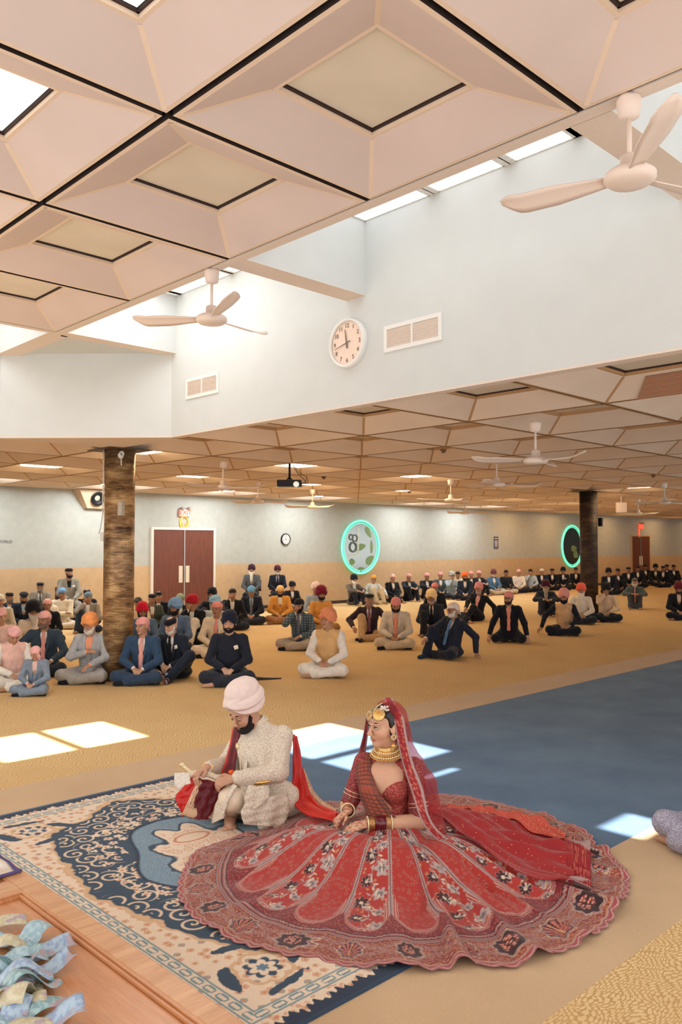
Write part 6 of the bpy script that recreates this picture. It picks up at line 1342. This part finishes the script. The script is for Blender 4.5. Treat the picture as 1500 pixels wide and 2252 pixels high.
    for k in range(13):
        ly = .12+.062*k; cx = (.26 if k % 2 else -.22)*w_*.9; R0 = .026+.004*(k % 3)
        if k % 2 == 0: d_ = petals(ux-cx, L_-ly, R0*1.25, 8, .55, .4); put_(S_(d_)*~odd*inp, DMAR); put_(S_(np.abs(d_)-.0012)*~odd*inp*.8, SIL); put_(S_(np.hypot(ux-cx, L_-ly)-R0*.32)*~odd*inp, CRM)
        else: d_ = petals(ux-cx, L_-ly, R0*1.2, 6, .5); put_(S_(d_)*~odd*inp, SIL); put_(S_(petals(ux-cx, L_-ly, R0*.55, 6, .5))*~odd*inp, np.array(lin((120, 104, 110))))
        for q in range(7):
            a = rn.uniform(0, 6.28); lx = cx*.3+rn.uniform(-.028, .028); yy = ly+rn.uniform(-.04, .04); ca, sa = math.cos(a), math.sin(a); qx = (ux-lx)*ca+(L_-yy)*sa; qy = -(ux-lx)*sa+(L_-yy)*ca
            put_(S_((np.hypot(qx/.013, qy/.0045)-1)*.0045)*~odd*inp, CRM if q % 2 else SIL)
    stem = np.abs(ux-.012*np.sin(L_*38)); put_(S_(stem-.0013)*~odd*inp*(L_ > .1), SIL)
    # panel seams: toothed grey lines, arched feet
    sb = .735-.13*(2*np.abs(u))**3; ds = (sb-s)*1.12; db = (.5-np.abs(u))*w_
    arch = np.minimum(ds, db); ins = (s < .735)
    for o_, q in ((.0, SIL), (.0095, SIL), (.019, CRM), (.0285, SIL)): put_(S_(np.abs(arch-o_-.003)-.0016)*(ds < .18)*ins*(ds > -.004), q)
    put_(S_(np.abs(db-.0035)-.0016)*(s < .70), SIL); put_(S_(db-.0016)*(s < .70), DMAR); put_(S_(np.abs(db-.0080)-.0008-.0018*(np.sin(L_*520) > 0))*(s < .70), SIL)
    low = (s > sb) & (s < .77); put_(low*1.0, np.array(lin((122, 26, 32)))); dx, dy, h = cells(ux+pid, L_, .013, 7); put_(S_(np.hypot(dx, dy)-.24, .12)*low*(h > .5), SAL)
    # zigzag band
    arc = TT*Rf[:, None]; zz = np.abs(((arc/.022) % 1)-.5)*.018
    bd = s > .765; put_(bd*1.0, MAR); Lb = (s-.765)*(Rf[:, None]-.10)
    for o_, q in ((.008, SIL), (.016, SAL)): put_(S_(np.abs(Lb-o_-zz)-.0028)*bd, q)
    for o_, q in ((.038, SIL), (.046, SAL), (.054, SIL)): put_(S_(np.abs(Lb-o_)-.0022)*bd, q)
    # border blocks: salmon lace and dark arches with flower heads
    blk = Lb > .060; put_(blk*1.0, np.array(lin((142, 60, 54)))); dx, dy, h = cells(arc, Lb, .011, 12); put_(S_(np.hypot(dx, dy)-.30, .12)*blk*(h > .3), GLD*.9); put_(S_(np.hypot(dx, dy)-.2, .12)*blk*(h < .3), MAR)
    per = .30; a_ = (arc/per+.2); k_ = np.floor(a_); ua = (a_-k_-.5)*per; hb = .235*(Rf[:, None]-.10)*.97
    yy = Lb-.135
    for o_ in (.0, .012, .024): put_(S_(np.abs(np.abs(yy)+.30*np.abs(ua)-.075+o_)-.0014)*blk*(np.abs(ua) > .055), SIL)
    ar = np.hypot(ua/.072, np.minimum(yy, 0)/.060+np.maximum(yy, 0)/.075)-1+.10*np.cos(np.arctan2(yy, ua)*8); put_(S_(ar*.06)*blk, DMAR); put_(S_(np.abs(ar*.06)-.0020)*blk, SIL); put_(S_(np.abs(ar*.06-.008)-.0012)*blk, CRM)
    dx, dy, h = cells(ua+k_, yy, .017, 15); inside_ = (np.hypot(ua/.040, yy/.042) < 1) & (k_ % 2 == 0); put_(S_(petals(dx, dy, .46, 5), .12)*inside_, SAL); put_(S_(np.hypot(dx, dy)-.16, .1)*inside_, CRM)
    ins2 = (ar < -.12) & (k_ % 2 == 1); fan_ = np.abs(np.sin(np.arctan2(yy-.045, ua)*9)); put_(((fan_ > .62) & ins2)*.9, SAL); put_(((np.abs(ua) < .003) & ins2)*1.0, GLD)
    e_ = (1-s)*(Rf[:, None]-.10); put_(S_(np.abs(e_-.030)-.0022), SIL); put_(S_(np.abs(e_-.036)-.0012), GLD); ze = np.abs(((TT*46/np.pi) % 1)-.5)*.022; put_((e_ < .026)*1.0, np.array(lin((164, 70, 70)))); put_(S_(np.abs(e_-.004-ze)-.0032), np.array(lin((196, 160, 156))))
    put_(S_(e_-.003), np.array(lin((170, 110, 112))))
    m_ = attr_mat('embroidered silk', .55, .35, .45, 220, .15)
    return grid_mesh(P, m_, 'skirt', e, closed_u=True, col=col, thick=.003)
def net(name, c, alpha):
    m_, t, b_ = new_mat(name); out = t.n['Material Output']; b_.inputs['Base Color'].default_value = (*lin(c), 1); b_.inputs['Roughness'].default_value = .6; b_.inputs['Sheen Weight'].default_value = .3
    v = t.voronoi(t.coord(), 38, rnd=.9); dots = t.smooth(v, .16, .10); tr = t.node('ShaderNodeBsdfTransparent'); mx = t.node('ShaderNodeMixShader'); tr.inputs[0].default_value = (1, .75, .72, 1)
    t.l.new(t.mix(dots, lin(c), lin((226, 150, 120))), b_.inputs['Base Color']); t.put(mx, 0, t.math('MAXIMUM', t.math('MULTIPLY', dots, .9), alpha)); t.l.new(tr.outputs[0], mx.inputs[1]); t.l.new(b_.outputs[0], mx.inputs[2]); t.l.new(mx.outputs[0], out.inputs[0]); return m_
def lace(u, v, P):
    g = np.array(lin((176, 150, 146))); r_ = np.array(lin((150, 34, 40))); s_ = np.array(lin((206, 110, 92)))
    dx, dy, h = cells(u*60, v*6, 1.0, 4); c = np.where((np.hypot(dx, dy) < .34)[..., None] & (h > .4)[..., None], s_, r_); e_ = (((v < .10) | (v > .90)) | (np.abs(v-.78) < .04))[..., None]; return np.where(e_, g, c)
def bride():
    e = empty('person', (*BS.loc, 0), BS.rz, 'bride in red veil, gold jewellery and wide-spread embroidered red skirt', 'person'); D = BS.at_d; Lx = BS.at_x
    P = np.array([0, 0, .10]); W = np.array([0, .01, .25]); Cc = np.array([0, .015, .40]); Nk = np.array([0, .0, .555]); SR = np.array([.150, .0, .505]); SL = np.array([-.150, .0, .505])
    ER = np.array([.22, .06, .26]); wR = D(765, 1783, 4.58); EL = np.array([-.205, .055, .235]); wL = D(805, 1812, 4.46)
    hy = -.62; HRm = rotm(-.02, 0, -hy if False else hy); HRm = rotm(-.02, 0, 0); HRm = rotm(0, 0, hy)@rotm(-.04, 0, 0); Hc = np.array([.012, .035, .735]); sk = np.array((.66, .38, .25))
    S = Sculpt(); S.chain([P, W, Cc], [.12, .090, .11], .05); S.cap(SL, SR, .036, None, .05); S.cap(Nk+[0, 0, -.06], Hc+HRm@np.array([0, -.02, -.05]), .050, .043, .03); S.ell((0, .06, .45), (.10, .05, .08), .05)
    for s_, a, b, c in ((1, SR, ER, wR), (-1, SL, EL, wL)): S.chain([a, b, c], [.036, .036, .023], .025)
    S.cap(EL, EL+(wL-EL)*.5, .036, .034, .02)
    tR = D(735, 1810, 4.55); tL = D(768, 1822, 4.42)
    hand(S, wR, tR-wR, (.3, .2, .9), 1, .004, .0078, .7, .96); hand(S, wL, tL-wL, (.0, .35, .9), -1, .004, .0078, .55, .96)
    S.frame(HRm, Hc); head_prims(S, True); S.frame(); S.zmin = .02
    def col(V):
        C_ = face_col(V, HRm, Hc, sk, np.array((.46, .17, .145)), sk, fem=True, fine=True)
        hd = (np.minimum(np.linalg.norm(V-tR, axis=1), np.linalg.norm(V-wR-(tR-wR)*.3, axis=1)) < .07) | (np.minimum(np.linalg.norm(V-tL, axis=1), np.linalg.norm(V-wL-(tL-wL)*.3, axis=1)) < .07)
        hen = fbm(V[:, 0]*120+V[:, 2]*60, V[:, 1]*120-V[:, 2]*80, 3) > .55; C_[hd & hen] = (.40, .15, .08); return C_
    S.build('body', e, attr_mat('close skin'), .0036, col)
    face_detail(e, HRm, Hc)
    # hair with centre parting and low bun
    S = Sculpt(); S.frame(HRm, Hc); S.ell((0, -.014, .038), (.081, .098, .087), .01, disp=lambda q: .0008*np.sin(q[..., 0]*500)); S.ell((0, -.095, -.045), (.052, .045, .055), .03)
    for s in (-1, 1): S.ell((s*.060, .010, .0), (.022, .045, .05), .015)
    S.box((0, .083, -.035), (.10, .075, .083), .02, .015, -1, rotm(-.20, 0, 0)); S.box((0, .06, -.16), (.12, .10, .10), .01, .01, -1); S.cap((0, .03, .134), (0, .10, .112), .004, .004, .003, -1)
    S.build('hair', e, mat('glossy dark hair', (30, 24, 26), .35, vary=.1, scale=200, spec=.5), .0034)
    # blouse
    BL = brocade('embroidered maroon blouse', (150, 40, 40), (196, 120, 96), 70, (120, 110, 120)); BL2 = brocade('dark embroidered sleeve', (128, 26, 34), (186, 92, 84), 60, (170, 150, 150))
    S = Sculpt(); S.ell(P+[0, .01, .02], (.150, .13, .11), .05); S.ell(W, (.118, .100, .12), .06); S.ell(Cc+[0, .0, .0], (.138, .105, .135), .05)
    for s in (-1, 1): S.ell((s*.062, .085, .385), (.058, .052, .056), .03)
    S.cap(SL+[.02, 0, .0], SR-[.02, 0, .0], .044, None, .04); S.cap(Nk+[0, .075, .050], (0.012, .140, .445), .066, .010, .008, -1); S.ell(Nk+[0, .0, .03], (.075, .08, .07), .01, -1); S.wave = .0012
    S.build('blouse', e, BL, .0040)
    for s, a, b in ((1, SR, ER), (-1, SL, EL)):
        S = Sculpt(); S.cap(a+[0, 0, .006], b+(a-b)*.18, .055, .050, .02); S.ell(a+[-s*.012, 0, .002], (.05, .05, .048), .02); S.clip = None; del S.clip; S.build('sleeve', e, BL2, .0045)
        u = (a-b)/np.linalg.norm(a-b)
        for k, o_ in enumerate((.055, .075, .095)):
            R_ = Vector(u).to_track_quat('Z', 'Y').to_matrix().to_4x4(); MB().tube([tuple(Matrix.Translation(tuple(b+u*o_)) @ R_ @ Vector((.0535*math.cos(t), .0535*math.sin(t), 0))) for t in np.linspace(0, 2*math.pi, 30, endpoint=False)], .0022, closed=True, seg=6).build('sleeve_trim', e, GOLDP if k else mat('grey beads', (120, 104, 100), .4), True)
    # cross-body pleated drape
    def grd(u, v, P_): m1 = (np.abs(((v*14) % 1)-.5) < .12)[..., None]; m2 = (np.abs(((u*40) % 1)-.5) < .16)[..., None]; a = np.array(lin((168, 84, 62))); b = np.array(lin((92, 66, 64))); return np.where(m1 | m2, b, a)
    f = lambda x, y, z: np.array([x, y, z])
    sheet('drape', [f(.172, .0, .548), f(.165, .085, .48), f(.135, .125, .40), f(.105, .125, .30), f(.05, .135, .22)], [f(.090, .0, .566), f(.072, .075, .50), f(.010, .160, .405), f(-.07, .155, .30), f(-.125, .125, .20)], attr_mat('grid embroidered drape', .6, .3, .4, 200), e, 60, 30, .0035, 5, .004, .012, col=grd)
    S = Sculpt(); S.ell((0, .01, .205), (.142, .128, .055), .02); S.wave = .002; S.build('waistband', e, BL, .0045)
    # jewellery
    def beads(name, pts, r_, m_): 
        mb = MB()
        for p in pts: mb.lathe([(.0008, -r_), (r_*.8, -r_*.55), (r_, 0), (r_*.8, r_*.55), (.0008, r_)], seg=7, cap=False, mtx=Matrix.Translation(tuple(p)))
        return mb.build(name, e, m_, True)
    NA = Nk+np.array([.004, .014, .020])
    MB().lathe([(.0485, .050), (.053, .036), (.066, .018), (.085, -.004), (.087, -.006), (.05, .03)], seg=40, cap=False, mtx=Matrix.Translation(tuple(NA+[0, -.002, .002])) @ Matrix.Rotation(-.22, 4, 'X')).build('necklace_base', e, GOLD, True)
    for k in range(7):
        f_ = k/6; rx = .051+.040*f_; ry = .049+.040*f_; z = .052-.056*f_; rb = (.0042, .0055, .0042, .0058, .0046, .0060, .0050)[k]; n_ = int(2*math.pi*rx/(2.15*rb))
        ts = np.linspace(0, 2*math.pi, n_, endpoint=False); pts = [NA+np.array([rx*math.cos(t), ry*math.sin(t)+.002, z-.22*ry*math.sin(t)+.003]) for t in ts if k < 3 or math.sin(t) > -.35]; beads('necklace_row', pts, rb, GOLD if k % 2 == 0 else GOLDP)
    H_ = lambda p: HRm@np.array(p)+Hc
    def disc(name, c, n_, R_, drops=0):
        q = Vector(HRm@np.array(n_)).to_track_quat('Z', 'Y').to_matrix().to_4x4(); M_ = Matrix.Translation(tuple(H_(c))) @ q; mb = MB(); mb.lathe([(.0005, .004), (R_*.9, .003), (R_, 0), (R_*.9, -.003)], GOLD, 28, M_, False)
        for rr, n2, b_ in ((R_*.92, 20, .0034), (R_*.62, 14, .0032), (R_*.3, 7, .0034)):
            for k in range(n2): a = 2*math.pi*k/n2; mb.lathe([(.0005, 0), (b_, .002), (b_*.6, .005), (.0005, .006)], GOLDP if rr > R_*.5 else GOLD, 6, M_ @ Matrix.Translation((rr*math.cos(a), rr*math.sin(a), .002)), False)
        return mb.build(name, e, GOLD, True)
    disc('hair_ornament', (-.052, .072, .082), (-.55, .72, .42), .036); disc('forehead_ornament', (.0, .097, .074), (0, .95, .3), .023)
    beads('pearl_cluster', [H_((-.058+.016*((k*7) % 5-2)/2, .040+.012*((k*3) % 4-1.5), .112+.008*(k % 3-1))) for k in range(16)], .007, PEARL)
    beads('parting_chain', [H_((0, .103*math.sin(t)-.012, .036+.093*math.cos(t))) for t in np.linspace(.1, 1.15, 20)], .0036, GOLDP)
    ear = (-.084, .0, -.048); disc('earring', ear, (-1, .25, 0), .016); q = H_(ear)
    MB().lathe([(.0005, .012), (.006, .010), (.014, -.004), (.016, -.012), (.0005, -.012)], seg=18, cap=False, mtx=Matrix.Translation((q[0], q[1], q[2]-.042))).build('earring_bell', e, GOLD, True)
    MB().tube([H_(p) for p in ((-.016, .103, -.038), (-.045, .092, -.056), (-.068, .060, -.055), (-.082, .015, -.048))], .0011, seg=6).build('nose_chain', e, GOLD, True)
    MB().tube([H_((-.014+.014*math.cos(t)-.008, .102+.002*math.sin(t), -.048+.015*math.sin(t))) for t in np.linspace(0, 2*math.pi, 20, endpoint=False)], .0011, closed=True, seg=6).build('nose_ring', e, GOLD, True)
    CH_ = mat('maroon lacquer bangles', (96, 14, 28), .25, vary=.02, coat=.5)
    for w_, el in ((wR, ER), (wL, EL)):
        u = el-w_; Lf = np.linalg.norm(u); u /= Lf; R_ = Vector(u).to_track_quat('Z', 'Y').to_matrix().to_4x4()
        MB().lathe([(.030, .045), (.0385, .046), (.0395, .07), (.0405, .105), (.039, .106), (.030, .107)], seg=32, cap=False, mtx=Matrix.Translation(tuple(w_)) @ R_).build('bangle_stack', e, CH_, True)
        for o_, rr, th_, m_ in ((.008, .037, .0065, GOLDP), (.020, .036, .0028, GOLD), (.027, .0365, .0028, GOLD), (.034, .037, .0028, GOLD), (.041, .0375, .0028, GOLD), (.113, .042, .0028, GOLD), (.120, .042, .0028, GOLD), (.127, .0425, .0028, GOLD), (.138, .044, .0060, GOLDP)):
            c = w_+u*o_; n = 34; MB().tube([tuple(Matrix.Translation(tuple(c)) @ R_ @ Vector(((rr+(.0012 if th_ > .005 and k % 2 else 0))*math.cos(2*math.pi*k/n), (rr+(.0012 if th_ > .005 and k % 2 else 0))*math.sin(2*math.pi*k/n), 0))) for k in range(n)], th_*.6, closed=True, seg=8).build('bangle', e, m_, True)
    skirt(e)
    # veil: net over the back of the head, both shoulders and down behind
    NET = net('red tulle', (176, 30, 44), .42); LACE = attr_mat('veil border embroidery', .6, .35, .5, 200)
    S = Sculpt(); S.frame(HRm, Hc); S.ell((0, -.030, .045), (.094, .108, .096), .02); S.ell((0, -.085, -.05), (.082, .075, .09), .05); S.frame()
    S.cap(Hc+[-.02, -.07, -.05], (-.10, -.075, .47), .085, .085, .06); S.cap((-.10, -.06, .50), (-.205, -.03, .42), .06, .060, .05); S.cap((-.205, -.03, .42), (-.235, -.06, .14), .062, .085, .04); S.cap((-.10, -.10, .46), (-.14, -.16, .14), .08, .12, .05); S.cap((.06, -.06, .48), (.18, -.03, .44), .07, .05, .05)
    S.frame(HRm, Hc); S.box((0, .098, -.02), (.16, .125, .22), .02, .015, -1, rotm(-.30, 0, 0)); S.box((-.02, .10, -.20), (.30, .115, .18), .02, .02, -1); S.frame(); S.wave = .003
    S.build('veil', e, NET, .0048)
    A = [D(843, 1535, 4.70), D(864, 1575, 4.58), D(873, 1625, 4.55), D(886, 1680, 4.52), D(905, 1740, 4.45), D(925, 1800, 4.38), D(955, 1842, 4.38), D(1010, 1880, 4.42), D(1090, 1920, 4.46), D(1170, 1955, 4.48), D(1280, 1972, 4.58)]
    B_ = [D(862, 1536, 4.70), D(886, 1575, 4.58), D(896, 1625, 4.55), D(909, 1678, 4.50), D(930, 1735, 4.44), D(944, 1795, 4.40), D(970, 1832, 4.41), D(1022, 1868, 4.44), D(1102, 1905, 4.50), D(1182, 1938, 4.54), D(1292, 1956, 4.64)]
    sheet('veil_border', A, B_, LACE, e, 170, 12, .002, 1, .003, .004, col=lace)
    A2 = [D(806, 1578, 4.86), D(797, 1625, 4.84), D(785, 1665, 4.80), D(768, 1715, 4.72), D(748, 1762, 4.66)]; B2 = [D(812, 1592, 4.84), D(806, 1640, 4.82), D(797, 1690, 4.76), D(784, 1735, 4.68), D(768, 1768, 4.62)]
    sheet('veil_border', A2, B2, attr_mat('veil border embroidery'), e, 90, 12, .003, 1.2, .003, .006, col=lambda u, v, P_: lace(u, v, P_)*np.array((.55, .45, .6)))
    # tulle spread over the skirt to her left
    def laid(name, TOP, BOT, m_, nu, nv, lift, folds, amp, col=None, ph=0.0):
        a = spline([BS.at_z(px, py, .08) for px, py in TOP], nu); b = spline([BS.at_z(px, py, .08) for px, py in BOT], nu); v = np.linspace(0, 1, nv)[None, :, None]; P = a[:, None]*(1-v)+b[:, None]*v
        for i in range(nu):
            for j in range(nv):
                u_, v_ = i/(nu-1), j/(nv-1); x, y = P[i, j, 0], P[i, j, 1]; g = np.mean([skirt_z(x+dx, y+dy) for dx, dy in ((0, 0), (.03, 0), (-.03, 0), (0, .03), (0, -.03))])
                P[i, j, 2] = max(g, skirt_z(x, y))+lift+amp*(.5+.5*math.sin(v_*folds*6.28+2.2*math.sin(u_*3+ph)+ph))*min(1, 4*u_+.3)
        uu, vv = np.broadcast_to(np.linspace(0, 1, nu)[:, None], (nu, nv)), np.broadcast_to(np.linspace(0, 1, nv)[None, :], (nu, nv))
        return grid_mesh(P, m_, name, e, thick=.003, col=None if col is None else col(uu, vv, P))
    laid('veil_train', [(938, 1752), (985, 1764), (1050, 1776), (1130, 1796), (1210, 1818), (1262, 1836)], [(945, 1822), (985, 1850), (1040, 1880), (1110, 1908), (1190, 1928), (1262, 1940)], net('red tulle train', (178, 34, 38), .62), 130, 60, .010, 5.0, .024)
    laid('train_border', [(1250, 1830), (1275, 1838), (1298, 1846)], [(1245, 1938), (1272, 1942), (1300, 1944)], LACE, 40, 70, .014, 5.0, .02, lace)
    laid('veil_train', [(985, 1758), (1050, 1764), (1130, 1782), (1200, 1804), (1245, 1824)], [(985, 1775), (1050, 1786), (1130, 1804), (1200, 1824), (1240, 1838)], brocade('coral silk with gold sprigs', (196, 78, 62), (190, 84, 66), 30, (226, 170, 120)), 90, 24, .022, 1.5, .03, ph=1.2)
bride()
# guest just entering the frame at the right edge
lp = on_z(1648, 1876, 0)
lg = person((lp[0], lp[1]), look((lp[0], lp[1]), 52), 'guest cut off by the right edge, in dark lace top and lilac-grey sequinned skirt', None, 'A', scale=.92, hat=('hair', (30, 24, 26)), kurta=(52, 46, 60), trousers=(160, 158, 178), barefoot=True, skin='f', fat=.95)
LIL = brocade('lilac sequinned cloth', (150, 148, 170), (206, 204, 214), 60, (96, 88, 120))
for ch in lg.children:
    if ch.name.startswith('trousers'): ch.name = 'skirt'; ch.data.materials[0] = LIL
